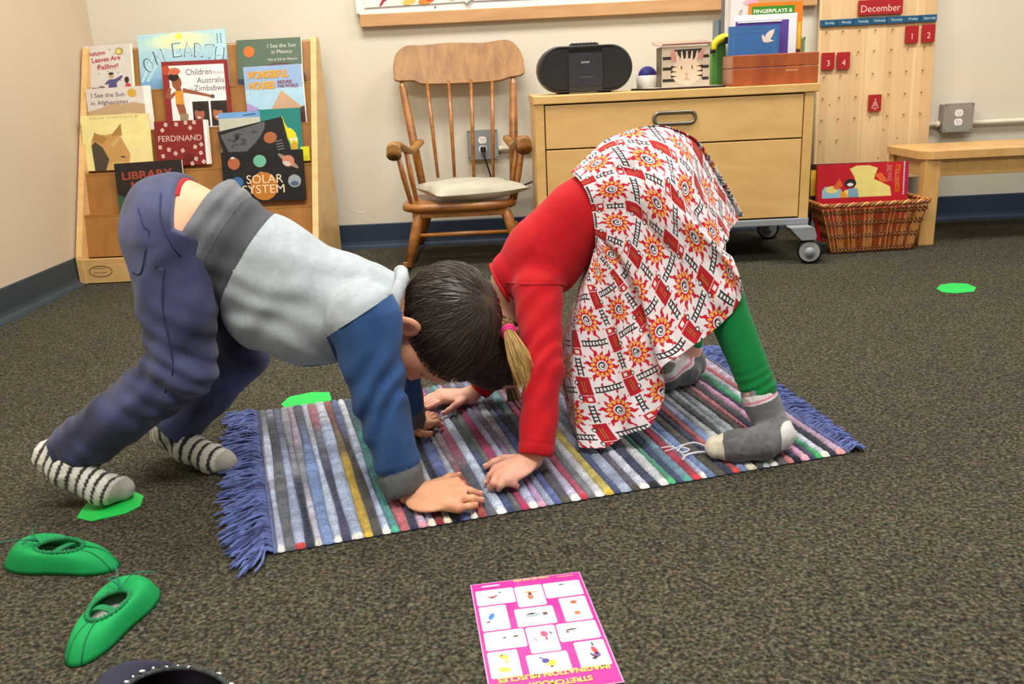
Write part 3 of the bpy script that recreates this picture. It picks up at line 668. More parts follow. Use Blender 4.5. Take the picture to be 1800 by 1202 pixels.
c = onplane(1297, 26, fr.o, fr.n); m_tx = mat('print_dark', (46, 44, 46), 0.6)
b.text(fr, 'Tools', c[0] - fr.o[0] + 0.004, c[2] - fr.o[2] + 0.018, 0.012, m_tx, 0.0018, 'l', -math.pi / 2)
b.ell(fr, 0.09, ony(1330, 4, 3.5)[2] - DZ, 0.03, 0.012, mat('binder_pink', (224, 170, 190), 0.5), 0.0006)
fin(b, 'binder', 'tall white binder with vertical lettering on its spine on the dresser', 'binder')
b, fr, w, h = slab('x', 1314, 1407, 3.46, 4, 0.012, mat('cover_orange', (236, 126, 34), 0.4, 0.02), '', '')
g0 = onplane(1322, 12, fr.o, fr.n); g1 = onplane(1397, 8, fr.o, fr.n); m_gc = mat('cover_green', (62, 136, 30), 0.4, 0.02); m_w = mat('print_white', (238, 234, 226), 0.5)
b.rect(fr, g0[0] - fr.o[0], 0.05, g1[0] - fr.o[0], g0[2] - fr.o[2], m_gc, 0.0005)
cc = onplane(1359, 19, fr.o, fr.n); b.text(fr, 'FINGERPLAYS &', cc[0] - fr.o[0], cc[2] - fr.o[2] - 0.006, 0.013, m_w, 0.001, 'c', width=0.148, bold=0.025, shear=0.05)
b.rect(fr, w - 0.016, 0.06, w - 0.004, h * 0.75, mat('cover_yellow', (228, 190, 60), 0.5), 0.0006); b.rect(fr, w - 0.02, 0.10, w - 0.003, 0.125, mat('cover_brown', (96, 50, 44), 0.5), 0.0008)
fin(b, 'book', 'orange and green songbook behind the white paper on the dresser', 'book', G)
b, fr, w, h = slab('x', 1289, 1398, 3.42, 25, 0.004, mat('white_folder', (240, 236, 236), 0.5, 0.01), '', ''); fin(b, 'paper_folder', 'white paper folder standing behind the purple book in the wooden box', 'folder')
b, fr, w, h = slab('x', 1293, 1384, 3.36, 36, 0.016, mat('cover_purple', (92, 66, 148), 0.45, 0.04), '', '', z0=DZ + .009)
b.box((0.004, h - 0.006, 0.0002), (w * 0.86, h - 0.0015, 0.003), m_w, fr); fin(b, 'book', 'purple book standing behind the blue dove book in the wooden box', 'book', G)
b, fr, w, h = slab('x', 1281, 1368, 3.33, 45, 0.018, mat('cover_dove_blue', (58, 104, 160), 0.45, 0.03), '', '', z0=DZ + .009)
m_bl2 = mat('print_pale_blue', (96, 140, 190), 0.5)
for (x0, y0, x1, y1) in ((0.016, 0.02, 0.0174, h - 0.022), (w - 0.0174, 0.02, w - 0.016, h - 0.022), (0.016, h - 0.022, w - 0.016, h - 0.0206)): b.rect(fr, x0, y0, x1, y1, m_bl2, 0.0005)
m_dv = mat('print_dove', (226, 206, 196), 0.5); D = lambda pts: [((onplane(x, y, fr.o, fr.n) - fr.o) @ fr.u, (onplane(x, y, fr.o, fr.n) - fr.o) @ fr.v) for x, y in pts]
b.poly(fr, D([(1339, 62), (1341.5, 61), (1343, 63), (1344, 66), (1348, 66), (1355, 68.5), (1357, 71), (1353, 74), (1346, 75), (1341, 73), (1339.5, 68)])[::-1], m_dv, 0.0008)
b.poly(fr, D([(1343.5, 67), (1347, 59), (1353, 54), (1361.5, 50.5), (1360, 58), (1356, 66), (1351, 71)])[::-1], m_dv, 0.0009)
b.poly(fr, D([(1352, 70), (1360, 70.5), (1358, 72.5), (1352, 74)])[::-1], m_dv, 0.0009)
fin(b, 'book', 'blue book with a white dove standing in the wooden box', 'book', G)
# wooden box
m_ced = wood('cedar_box', (170, 88, 42), (146, 68, 30), 0.3, (10, 3, 3), 2.2, 0.3)
WY = 3.235; a, c = ony(1293, 148, WY), ony(1438, 138, WY); h = 0.108
t = thing('wooden_box', ((a[0] + c[0]) / 2, WY + 0.09, DZ), 'reddish brown wooden box at the right end of the dresser', 'box')
x0, x1, y0, y1, z0 = a[0] - 0.01, c[0], WY, WY + 0.16, DZ
def tray(z0, z1, m, nm, fl):
    b = MB(); k = 0.012
    b.box((x0, y0, z0), (x1, y0 + k, z1), m); b.box((x0, y1 - k, z0), (x1, y1, z1), m); b.box((x0, y0 + k, z0), (x0 + k, y1 - k, z1), m); b.box((x1 - k, y0 + k, z0), (x1, y1 - k, z1), m)
    if fl: b.box((x0 + k, y0 + k, z0), (x1 - k, y1 - k, z0 + 0.008), m)
    return b
b = tray(z0, z0 + 0.062, m_ced, 'x', True); b.rect(fr_front(x0, y0, z0), 0.19, 0.045, 0.235, 0.052, mat('box_latch', (190, 130, 90), 0.4), 0.0006); b.build('box', t, bevel=0.003)
tray(z0 + 0.063, z0 + h, m_ced, 'x', False).build('rim', t, bevel=0.003)

# ================================================================== perpetual calendar
cb_, ct_ = A(0, 3.845, 0.215), A(0, 3.903, 1.30)
ncal = np.cross(A(1, 0, 0), unit(ct_ - cb_)); 
if ncal[1] > 0: ncal = -ncal
ocal = A(0, 3.845, 0.215)
L0 = onplane(1440, 60, ocal, ncal)[0]; R0x = 0.5 * (onplane(1646, 20, ocal, ncal)[0] + onplane(1633, 260, ocal, ncal)[0])
fcal = Fr(A(L0, 3.845, 0.215), (1, 0, 0), unit(ct_ - cb_)); fcal.n = ncal
def cpos(px, py): p = onplane(px, py, ocal, ncal) - fcal.o; return p @ fcal.u, p @ fcal.v
t = thing('calendar_board', (L0 + 0.25, 3.845, 0.215), 'tall pale wooden calendar board leaning on the wall behind the basket', 'calendar')
def calwood():
    m, nt, bs = _base('calendar_board_wood', 0.5)
    tc = nt.nodes.new('ShaderNodeTexCoord'); mp = nt.nodes.new('ShaderNodeMapping'); mp.inputs['Scale'].default_value = (11.5, 0.02, 0.02)
    n = nt.nodes.new('ShaderNodeTexVoronoi'); n.inputs['Scale'].default_value = 1.6; n.feature = 'F1'
    r = nt.nodes.new('ShaderNodeValToRGB'); r.color_ramp.elements[0].color = (*S((216, 178, 128)), 1); r.color_ramp.elements[1].color = (*S((234, 202, 152)), 1)
    sx = nt.nodes.new('ShaderNodeSeparateColor')
    nt.links.new(tc.outputs['Object'], mp.inputs[0]); nt.links.new(mp.outputs[0], n.inputs['Vector']); nt.links.new(n.outputs['Color'], sx.inputs[0]); nt.links.new(sx.outputs[0], r.inputs[0])
    mp2 = nt.nodes.new('ShaderNodeMapping'); mp2.inputs['Scale'].default_value = (30, 2, 2); n2 = nt.nodes.new('ShaderNodeTexNoise'); n2.inputs['Scale'].default_value = 3; n2.inputs['Detail'].default_value = 5
    nt.links.new(tc.outputs['Object'], mp2.inputs[0]); nt.links.new(mp2.outputs[0], n2.inputs['Vector'])
    mr = nt.nodes.new('ShaderNodeMapRange'); mr.inputs[3].default_value = 0.88; mr.inputs[4].default_value = 1.12; nt.links.new(n2.outputs['Fac'], mr.inputs[0])
    v = nt.nodes.new('ShaderNodeVectorMath'); v.operation = 'SCALE'; nt.links.new(r.outputs[0], v.inputs[0]); nt.links.new(mr.outputs[0], v.inputs['Scale']); nt.links.new(v.outputs[0], bs.inputs['Base Color'])
    return m
CW = R0x - L0
b = MB(); b.box((0, 0, -0.018), (CW, 1.08, 0), calwood(), fcal)
m_knot = mat('wood_knot', (150, 104, 62), 0.6)
for px, py in ((1553, 228), (1577, 243), (1458, 185), (1543, 278)): x, y = cpos(px, py); b.ell(fcal, x, y, 0.003, 0.005, m_knot, 0.0004, n=10)
b.build('board', t, bevel=0.002)
m_peg = mat('peg_metal', (150, 126, 92), 0.4, 0.05, metallic=0.5)
colsx = [(1455, 1444), (1484, 1473), (1513, 1502), (1541, 1529), (1571, 1559), (1600, 1588), (1629, 1617)]
rowy = {0: (57, 50), 1: (96, 84), 2: (136, 124), 3: (174, 163), 4: (212, 200), 5: (249, 238)}
skip = {(0, 5), (0, 6), (1, 0), (1, 1), (3, 3), (5, 2), (5, 3), (5, 4), (5, 5), (5, 6)}
for r, (ya, yb2) in rowy.items():
    for c_ in range(7):
        if (r, c_) in skip: continue
        x0_, x1_ = colsx[c_]; f = r / 5.0; px = x0_ + (x1_ - x0_) * f - 3; py = ya + (yb2 - ya) * c_ / 6 - 1
        x, y = cpos(px, py); b = MB(); b.cyl(fcal.p(x, y, 0), fcal.p(x, y, 0.011), 0.0022, m_peg, n=8); b.ball(fcal.p(x, y, 0.011), 0.0028, m_peg, 5); b.build('peg', t)
m_red = mat('tile_red', (166, 30, 32), 0.45, 0.04); m_tw = mat('tile_print', (240, 196, 180), 0.5); m_tblue = mat('tile_blue', (34, 84, 118), 0.45, 0.04); m_tbw = mat('tile_print_blue', (186, 210, 214), 0.5)
def tile(px, py, w, h, m, label, cat, group, txt, th, tm=m_tw, oy=0.0, tree=False, name='date_tile'):
    x, y = cpos(px, py); fr = Fr(fcal.p(x - w / 2, y - h / 2, 0.004), fcal.u, fcal.v); fr.n = fcal.n
    b = MB(); b.box((0, 0, 0), (w, h, 0.010), m, fr)
    if txt: b.text(fr, txt, w / 2, h / 2 - th / 2 + oy, th, tm, 0.0106, 'c')
    if tree:
        for (cy, ww, hh) in ((0.020, 0.032, 0.015), (0.030, 0.024, 0.013), (0.039, 0.016, 0.012)): b.line(fr, [(w / 2 - ww / 2, cy - 0.006), (w / 2, cy + hh - 0.006), (w / 2 + ww / 2, cy - 0.006), (w / 2 - ww / 2, cy - 0.006)], 0.0017, tm, 0.0106)
        b.ell(fr, w / 2, 0.049, 0.003, 0.003, tm, 0.0106, n=8); b.line(fr, [(w / 2 - 0.003, 0.009), (w / 2 + 0.003, 0.009)], 0.004, tm, 0.0106)
    return tag(b.build(name), label, cat, group)
tile(1546, 13, 0.188, 0.060, m_red, 'red December tile at the top of the calendar board', 'tile', 'calendar tiles', 'December', 0.028, oy=-0.004, name='month_tile')
GT = 'red date tiles on the calendar'
for px, py, s_ in ((1601, 61, '1'), (1630, 59, '2'), (1454, 108, '3'), (1481, 107, '4')):
    tile(px, py, 0.054, 0.070, m_red, 'red date tile number %s hanging on the calendar board' % s_, 'tile', GT, s_, 0.024, oy=-0.008)
tile(1536, 181, 0.054, 0.070, m_red, 'red tile with a tree outline hanging low on the calendar board', 'tile', GT, None, 0, tree=True)
dx = cpos(1440, 42)[0]; dx1 = cpos(1645, 30)[0]; k = (dx1 - dx) / 7
for i, d in enumerate(('Sunday', 'Monday', 'Tuesday', 'Wednesday', 'Thursday', 'Friday', 'Saturday')):
    y = cpos(1440 + 29.3 * (i + 0.5), 42.0 - 10.4 * (i + 0.5) / 7)[1]
    fr = Fr(fcal.p(dx + k * i + 0.0008, y - 0.014, 0.002), fcal.u, fcal.v); fr.n = fcal.n
    b = MB(); b.box((0, 0, 0), (k - 0.0016, 0.028, 0.010), m_tblue, fr); b.text(fr, d, k / 2 + 0.004, 0.010, 0.0095, m_tbw, 0.0106, 'c', width=min(0.052, 0.0068 * len(d)), shear=0.2, bold=0.01)
    tag(b.build('weekday_tile', bevel=0.002), 'blue %s tile in the weekday row of the calendar' % d, 'tile', 'blue weekday tiles')

# ================================================================== bench
m_bench = wood('bench_birch', (224, 176, 108), (206, 156, 88), 0.4, (10, 3, 3), 2, 0.2)
t = thing('bench', (2.4, 3.55, 0), 'low light wooden bench against the right part of the back wall', 'bench')
BX0, BX1, BF, BB, BZ = 1.632, 3.2, 3.36, 3.72, 0.372
pl = [(BX0 + 0.045, BF), (BX1, BF), (BX1, BB), (BX0 + 0.03, BB), (BX0, BB - 0.03), (BX0, BF + 0.045), (BX0 + 0.012, BF + 0.012)]
fr = Fr((0, 0, BZ - 0.03), (1, 0, 0), (0, 1, 0)); b = MB(); b.prism(pl, 0, 0.03, m_bench, fr); b.build('top', t, bevel=0.004)
for x in (BX0 + 0.018, BX1 - 0.1):
    for y in (BF + 0.012, BB - 0.062):
        b = MB(); b.box((x, y, 0), (x + 0.062, y + 0.05, BZ - 0.03), m_bench); b.build('leg', t, bevel=0.004)
b = MB(); b.box((BX0 + 0.08, BF + 0.022, BZ - 0.098), (BX1 - 0.1, BF + 0.042, BZ - 0.03), m_bench); b.box((BX0 + 0.08, BB - 0.05, BZ - 0.098), (BX1 - 0.1, BB - 0.03, BZ - 0.03), m_bench)
b.box((BX0 + 0.028, BF + 0.062, BZ - 0.098), (BX0 + 0.046, BB - 0.062, BZ - 0.03), m_bench); b.build('apron', t, bevel=0.002)

# ================================================================== wicker basket with books
m_wk = wood('wicker', (180, 104, 42), (132, 66, 24), 0.4, (40, 40, 8), 3, 0.3); m_wk_l = wood('wicker_pale', (232, 182, 108), (196, 132, 62), 0.4, (40, 40, 8), 3, 0.3); m_wk_d = wood('wicker_dark', (118, 54, 18), (78, 32, 10), 0.4, (40, 40, 8), 3, 0.3)
bk0 = [A(1.275, 3.30), A(1.60, 3.315), A(1.60, 3.50), A(1.275, 3.50)]; bk1 = [A(1.215, 3.268), A(1.636, 3.288), A(1.636, 3.545), A(1.215, 3.545)]; BH = 0.19
t = thing('wicker_basket', (1.44, 3.40, 0), 'brown wicker basket full of books under the calendar board', 'basket')
def bpt(s, z):
    """s runs once round the rim"""
    f = z / BH; k = int(s * 4) % 4; u = s * 4 - int(s * 4); r = lambda P: P[k] * (1 - u) + P[(k + 1) % 4] * u
    p = r(bk0) * (1 - f) + r(bk1) * f; bow_ = 0.012 * math.sin(math.pi * f) ; c = A(1.43, 3.41)
    d = unit(np.append(p - c, 0))[:2]; return A(*(p - d * bow_ * 0.3), z)
b = MB(); NS = 150
sv = []
for k, n in ((0, 46), (1, 28), (2, 46), (3, 28)):
    for i in range(n): sv.append((k + i / n) / 4)
rnd = random.Random(3)
bands = [0.012, 0.070, 0.120, 0.165]
for i, s_ in enumerate(sv):
    pth = []
    ph = rnd.uniform(-1, 1) * 0.0025
    for z in (0.004, 0.03, 0.05, 0.07, 0.095, 0.12, 0.142, 0.165, BH):
        p = bpt((s_ + ph * (z / BH)) % 1.0, z); pth.append(p)
    mm = m_wk_l if rnd.random() < 0.55 else m_wk
    b.tube(pth, 0.0030, mm, 6)
b.build('stakes', t)
b = MB()
for zc in bands:
    for row in range(3):
        pth = []; M_ = len(sv)
        for i in range(M_ + 1):
            s_ = sv[i % M_] + (0 if i < M_ else 0); z = zc + (row - 1) * 0.0065
            p = bpt(s_ % 1.0, z); k = int((s_ % 1) * 4) % 4; nrm = [A(0, -1, 0), A(1, 0, 0), A(0, 1, 0), A(-1, 0, 0)][k]
            pth.append(p + nrm * 0.0042 * (1 if (i + row) % 2 else -1))
        b.tube(pth, 0.0034, m_wk_d if row != 1 else m_wk, 6)
b.build('woven_bands', t)
b = MB()
for k in range(3):
    pth = []; M_ = 220
    for i in range(M_ + 1):
        s_ = (i / M_) % 1.0; p = bpt(s_, BH + 0.004); q = 2 * math.pi * (i / 7.0 + k / 3.0); kk = int(s_ * 4) % 4; nrm = [A(0, -1, 0), A(1, 0, 0), A(0, 1, 0), A(-1, 0, 0)][kk]
        pth.append(p + nrm * 0.0055 * math.cos(q) + A(0, 0, 0.0055 * math.sin(q)))
    b.tube(pth, 0.0048, m_wk if k else m_wk_l, 6)
b.build('rim', t)
b = MB(); b.prism([tuple(q) for q in bk0], 0.002, 0.008, m_wk_d, WORLD); b.build('bottom', t)
# ================================================================== books
m_pages = mat('book_pages', (236, 230, 214), 0.7, 0.03, 200, stretch=(1, 1, 30))
def make_book(fr, w, h, th, cov, label, art, group, hard=True, page_r=0.0, name='book'):
    """fr: lower left corner of the front cover, n towards the reader"""
    t = thing(name, fr.p(w / 2, 0, -th), label, 'book', group)
    m_c = cov
    k = 0.0022
    b = MB(); b.box((0, 0, -k), (w, h, 0), m_c, fr); b.box((0, 0, -th), (w, h, -th + k), m_c, fr); b.box((0, 0, -th + k), (k, h, -k), m_c, fr)
    art(b, fr, w, h); b.build('cover', t)
    e = 0.004 if hard else 0.001
    b = MB(); b.box((k, e, -th + k), (w - e + page_r, h - e, -k), m_pages, fr); b.build('pages', t)
    return t
def rack_book(tier, tl, tr, bl, th, off, cov, label, art, hard=True, page_r=0.0, tilt=0.0):
    yf, zl = TIER[tier]; d = TIERN[tier]
    if tilt: a = math.atan2(d[2], d[1]) + tilt; d = A(0, math.cos(a), math.sin(a))
    n = np.cross(A(1, 0, 0), d)
    if n[1] > 0: n = -n
    o = A(0, yf + 0.05 - off, zl)
    a, c, e = onplane(*tl, o, n), onplane(*tr, o, n), onplane(*bl, o, n)
    u = unit(c - a); w = np.linalg.norm(c - a); v = (a - e) - u * np.dot(a - e, u); h = np.linalg.norm(v); v = unit(v)
    fr = Fr(a - v * h, u, v); fr.n = n if np.dot(n, fr.n) > 0 else -fr.n
    return make_book(fr, w, h, th, cov, label, art, 'picture books on the display rack', hard, page_r)
def C(rgb, r=0.4): return mat('print_%d_%d_%d' % tuple(rgb), rgb, r, 0.03, 20)
def grad_mat(name, c_bot, c_top, h):
    """printed colour that changes up the cover (the artwork's own colours)"""
    if name in MATS: return MATS[name]
    m, nt, b = _base(name, 0.4)
    tc = nt.nodes.new('ShaderNodeTexCoord'); n = nt.nodes.new('ShaderNodeTexNoise'); n.inputs['Scale'].default_value = 9; n.inputs['Detail'].default_value = 3
    mp = nt.nodes.new('ShaderNodeMapping'); mp.inputs['Rotation'].default_value = (0, 0.7, 0); mp.inputs['Scale'].default_value = (0.6, 1, 2.5)
    nt.links.new(tc.outputs['Object'], mp.inputs[0]); nt.links.new(mp.outputs[0], n.inputs['Vector'])
    sp = nt.nodes.new('ShaderNodeSeparateXYZ'); nt.links.new(tc.outputs['Object'], sp.inputs[0])
    mr = nt.nodes.new('ShaderNodeMapRange'); mr.inputs[1].default_value = 0; mr.inputs[2].default_value = h; nt.links.new(sp.outputs[2], mr.inputs[0])
    ad = nt.nodes.new('ShaderNodeMath'); ad.operation = 'MULTIPLY_ADD'; ad.inputs[1].default_value = 0.7; ad.inputs[2].default_value = -0.35; nt.links.new(n.outputs['Fac'], ad.inputs[0])
    a2 = nt.nodes.new('ShaderNodeMath'); nt.links.new(mr.outputs[0], a2.inputs[0]); nt.links.new(ad.outputs[0], a2.inputs[1])
    r = nt.nodes.new('ShaderNodeValToRGB'); r.color_ramp.elements[0].color = (*S(c_bot), 1); r.color_ramp.elements[1].color = (*S(c_top), 1)
    nt.links.new(a2.outputs[0], r.inputs[0]); nt.links.new(r.outputs[0], b.inputs['Base Color']); MATS[name] = m; return m
def sc(pts, w, h): return [(x * w, y * h) for x, y in pts]
# --- Autumn Leaves
def art(b, fr, w, h):
    r = C((176, 46, 62)); g = C((120, 120, 126))
    b.text(fr, 'Autumn', w * .08, h * .80, h * .085, r, .0006, rot=.06, width=w * .38, bold=.02); b.text(fr, 'Leaves Are', w * .16, h * .67, h * .09, r, .0006, rot=.06, width=w * .62, bold=.02); b.text(fr, 'Falling!', w * .28, h * .53, h * .09, r, .0006, rot=.04, width=w * .44, bold=.02)
    b.ell(fr, w * .76, h * .86, w * .09, w * .085, C((168, 150, 96)), .0006); b.ell(fr, w * .75, h * .86, w * .05, w * .05, C((226, 196, 80)), .0008)
    b.poly(fr, sc([(.12, .05), (.34, .05), (.40, .20), (.32, .22), (.22, .18), (.12, .20)], w, h), C((110, 112, 108)), .0006); b.ell(fr, w * .28, h * .12, w * .035, h * .06, C((226, 216, 190)), .0008)
    b.poly(fr, sc([(.46, .05), (.66, .05), (.66, .26), (.80, .36), (.78, .40), (.62, .33), (.50, .33), (.40, .26), (.42, .23), (.48, .25)], w, h), C((84, 74, 122)), .0006)
    b.ell(fr, w * .55, h * .40, w * .055, w * .06, C((196, 150, 120)), .0008); b.ell(fr, w * .55, h * .44, w * .055, w * .03, C((50, 40, 40)), .001)
    b.poly(fr, sc([(.80, .06), (.97, .06), (.96, .22), (.86, .24)], w, h), C((186, 62, 72)), .0006); b.ell(fr, w * .88, h * .30, w * .05, w * .07, C((54, 36, 36)), .0008)
    rr = random.Random(1)
    for i in range(12): b.ell(fr, w * rr.uniform(.08, .95), h * rr.uniform(.30, .95), w * .012, w * .02, g, .0005, rr.uniform(0, 3), 6)
rack_book(0, (147, 82), (228, 76), (163, 172), .010, .016, C((206, 200, 190)), 'grey picture book with red title letters in the upper corner of the rack', art, False, .008)
# --- On Earth
def art(b, fr, w, h):
    k = C((58, 84, 104)); l = C((236, 234, 168))
    [b.ell(fr, w * .48, h * .86, w * (.46 - .05 * q), h * min(.135, .26 - .03 * q), C((178 + 8 * q, 212 + 3 * q, 208 - 5 * q)), .0002 + .00005 * q, 0.0, 24) for q in range(7)]; b.ell(fr, w * .47, h * .93, w * .035, w * .035, C((240, 222, 80)), .0006)
    for x0, x1 in ((.02, .2), (.08, .3), (.7, .95), (.8, .99)): b.line(fr, sc([(x0, .25), (x1, .75)], w, h), w * .03, C((176, 214, 226)), .0003)
    for ch, x, y, rt in (('O', .08, .38, .35), ('N', .20, .50, .25), ('E', .39, .60, .06), ('A', .51, .60, .0), ('R', .63, .58, -.06), ('T', .75, .55, -.12), ('H', .855, .50, -.18)):
        b.text(fr, ch, w * x, h * y, h * .23, k, .0007, rot=rt, width=w * .10); b.text(fr, ch, w * (x + .012), h * (y + .012), h * .205, C((190, 216, 220)), .0010, rot=rt, width=w * .080)
    b.ell(fr, w * .60, h * -.02, w * .38, h * .36, C((70, 130, 160)), .0005, n=24, a0=2, a1=178); b.poly(fr, sc([(.30, .05), (.42, .10), (.40, .25), (.34, .22)], w, h), C((80, 140, 66)), .0008)
    for q in (.90, .94):
        for z in range(4): b.rect(fr, w * q, h * (.78 + .04 * z), w * (q + .014), h * (.805 + .04 * z), C((92, 128, 140)), .0007)
rack_book(0, (241, 62), (395, 50), (250, 172), .012, .016, grad_mat('earth_cover', (90, 150, 200), (176, 212, 216), 0.2), 'large light blue picture book with sun rays on the top tier of the rack', art, True)
# --- Mexico
def art(b, fr, w, h):
    p = C((206, 206, 190)); b.ell(fr, w * .19, h * .74, w * .085, w * .085, C((220, 110, 40)), .0005)
    b.text(fr, 'I See the Sun', w * .48, h * .80, h * .085, p, .0006, width=w * .44); b.text(fr, 'in Mexico', w * .54, h * .67, h * .085, p, .0006, width=w * .32); b.text(fr, 'Veo el Sol en Mexico', w * .47, h * .52, h * .06, p, .0006, width=w * .46, shear=.15)
    b.ell(fr, w * .66, h * .10, w * .40, h * .38, C((92, 66, 62)), .0004, a0=0, a1=180); b.rect(fr, 0, 0, w, h * .16, C((44, 52, 70)), .0008)
rack_book(0, (415, 71), (528, 65), (428, 152), .010, .018, C((84, 104, 84)), 'dark green picture book with an orange sun on the top tier of the rack', art, False, .004)
# --- Afghanistan
def art(b, fr, w, h):
    k = C((86, 74, 84)); b.rect(fr, 0, 0, w * .90, h, C((214, 204, 196)), .0003)
    b.poly(fr, sc([(.0, .0), (.88, .0), (.90, .60), (.72, .66), (.55, .62), (.40, .66), (.2, .56), (.0, .50)], w, h), C((190, 160, 122)), .0005)
    b.poly(fr, sc([(.0, .0), (.88, .0), (.90, .38), (.6, .44), (.3, .36), (.0, .40)], w, h), C((214, 186, 142)), .0007)
    b.text(fr, 'I See the Sun', w * .08, h * .80, h * .10, k, .0008, width=w * .52); b.text(fr, 'in Afghanistan', w * .06, h * .64, h * .09, k, .0009, width=w * .58)
    b.ell(fr, w * .72, h * .86, w * .07, w * .065, C((206, 166, 60)), .0008)
rack_book(1, (150, 157), (262, 150), (162, 236), .010, .022, C((240, 236, 230)), 'pale picture book with tan hills behind the yellow book with an animal head', art, False, .004)
# --- Children from Australia
def art(b, fr, w, h):
    b.rect(fr, w * .10, 0, w * .95, h * .94, C((240, 234, 232)), .0003); k = C((92, 88, 92)); sk = C((150, 84, 54)); dk = C((40, 26, 22)); yl = C((222, 150, 48))
    b.text(fr, 'Children', w * .36, h * .80, h * .085, k, .0006, width=w * .40); b.text(fr, 'from', w * .78, h * .80, h * .05, C((150, 146, 150)), .0006, width=w * .16)
    b.text(fr, 'Australia', w * .52, h * .68, h * .08, k, .0006, width=w * .42); b.text(fr, 'to', w * .40, h * .585, h * .05, C((150, 146, 150)), .0006); b.text(fr, 'Zimbabwe', w * .47, h * .57, h * .08, k, .0006, width=w * .48)
    b.poly(fr, sc([(.17, .38), (.19, .62), (.27, .62), (.30, .38), (.33, .20), (.22, .20)], w, h), sk, .0005); b.poly(fr, sc([(.17, .40), (.17, .58), (.30, .58), (.29, .38)], w, h), yl, .0008)
    b.poly(fr, sc([(.20, .0), (.32, .0), (.35, .25), (.22, .25)], w, h), C((150, 130, 104)), .0008); b.poly(fr, sc([(.28, .56), (.64, .49), (.74, .46), (.74, .50), (.30, .62)], w, h), sk, .0006)
    b.poly(fr, sc([(.01, .50), (.10, .46), (.19, .54), (.18, .58), (.10, .53), (.12, .62), (.08, .64)], w, h), sk, .0006); b.ell(fr, w * .74, h * .485, w * .035, w * .03, C((90, 80, 84)), .0009)
    b.ell(fr, w * .21, h * .70, w * .075, h * .10, sk, .0009); b.ell(fr, w * .17, h * .78, w * .08, h * .06, dk, .0011); b.ell(fr, w * .19, h * .86, w * .09, h * .05, C((206, 110, 80)), .0012); b.ell(fr, w * .06, h * .88, w * .06, h * .07, C((190, 70, 40)), .0006)
    for x0, sk2 in ((.42, (168, 96, 76)), (.70, (176, 110, 72))):
        b.rect(fr, w * x0, h * .06, w * (x0 + .25), h * .42, C((46, 40, 36)), .0005); b.ell(fr, w * (x0 + .10), h * .24, w * .075, h * .10, C(sk2), .0008); b.ell(fr, w * (x0 + .12), h * .34, w * .10, h * .06, dk, .0010)
        b.ell(fr, w * (x0 + .09), h * .19, w * .03, h * .012, C((236, 222, 210)), .0012)
rack_book(1, (283, 109), (398, 104), (299, 232), .012, .020, C((142, 38, 40)), 'white book with dark red border and a dancing child standing on the rack', art, True)
# --- Wonderful houses
def art(b, fr, w, h):
    o = C((238, 164, 44)); sh = C((150, 90, 30)); r = C((130, 44, 60))
    b.rect(fr, 0, 0, w, h * .62, C((170, 206, 224)), .0002)
    for tx, x, y, ww in (('WONDERFUL', .06, .80, .70), ('HOUSES', .08, .62, .44)):
        b.text(fr, tx, w * x + .0012, h * y - .0012, h * .115, sh, .0006, width=w * ww, bold=.04); b.text(fr, tx, w * x, h * y, h * .115, o, .0009, width=w * ww, bold=.04)
    b.text(fr, 'AROUND', w * .56, h * .69, h * .055, r, .0006, width=w * .26, bold=.03); b.text(fr, 'THE WORLD', w * .56, h * .62, h * .055, r, .0006, width=w * .36, bold=.03)
    b.poly(fr, sc([(.26, 0), (.98, 0), (.98, .26), (.62, .58)], w, h), C((198, 160, 128)), .0005); b.poly(fr, sc([(0, 0), (.22, 0), (.20, .30), (.0, .40)], w, h), C((170, 150, 196)), .0006); b.poly(fr, sc([(.20, 0), (.30, 0), (.34, .22), (.18, .28)], w, h), C((96, 82, 74)), .0007)
    b.poly(fr, sc([(.80, 0), (1, 0), (1, .30), (.90, .26), (.76, .14)], w, h), C((80, 54, 46)), .0008)
rack_book(1, (427, 118), (529, 112), (438, 222), .014, .024, C((150, 178, 214)), 'blue picture book with orange title letters and a thatched roof on the rack', art, False, .005)
# --- Old Coyote
def art(b, fr, w, h):
    f1 = C((196, 150, 84)); f2 = C((170, 126, 66)); f3 = C((74, 66, 56)); f4 = C((206, 168, 104))
    b.text(fr, 'OLD COYOTE', w * .12, h * .935, h * .04, C((196, 176, 110)), .0005, width=w * .72)
    b.poly(fr, sc([(.14, .0), (.60, .0), (.66, .16), (.68, .28), (.62, .44), (.56, .60), (.46, .66), (.34, .64), (.20, .66), (.14, .58), (.12, .50)], w, h), f1, .0004)
    b.poly(fr, sc([(.42, .63), (.58, .84), (.58, .62)], w, h), f2, .0007); b.poly(fr, sc([(.13, .54), (.18, .69), (.36, .58), (.28, .48)], w, h), f2, .0007)
    b.poly(fr, sc([(.14, .0), (.30, .0), (.36, .20), (.28, .42), (.18, .52), (.12, .46)], w, h), f3, .0009); b.poly(fr, sc([(.30, .0), (.60, .0), (.64, .14), (.44, .16), (.34, .10)], w, h), f4, .0009)
    b.ell(fr, w * .57, h * .235, w * .035, h * .014, f3, .0012, -.2); b.poly(fr, sc([(.44, .40), (.56, .56), (.50, .58), (.40, .46)], w, h), f4, .0008)
rack_book(2, (141, 204), (261, 199), (150, 301), .006, .024, C((236, 220, 150)), 'pale yellow book with a brown animal head on the rack', art, False, .0)
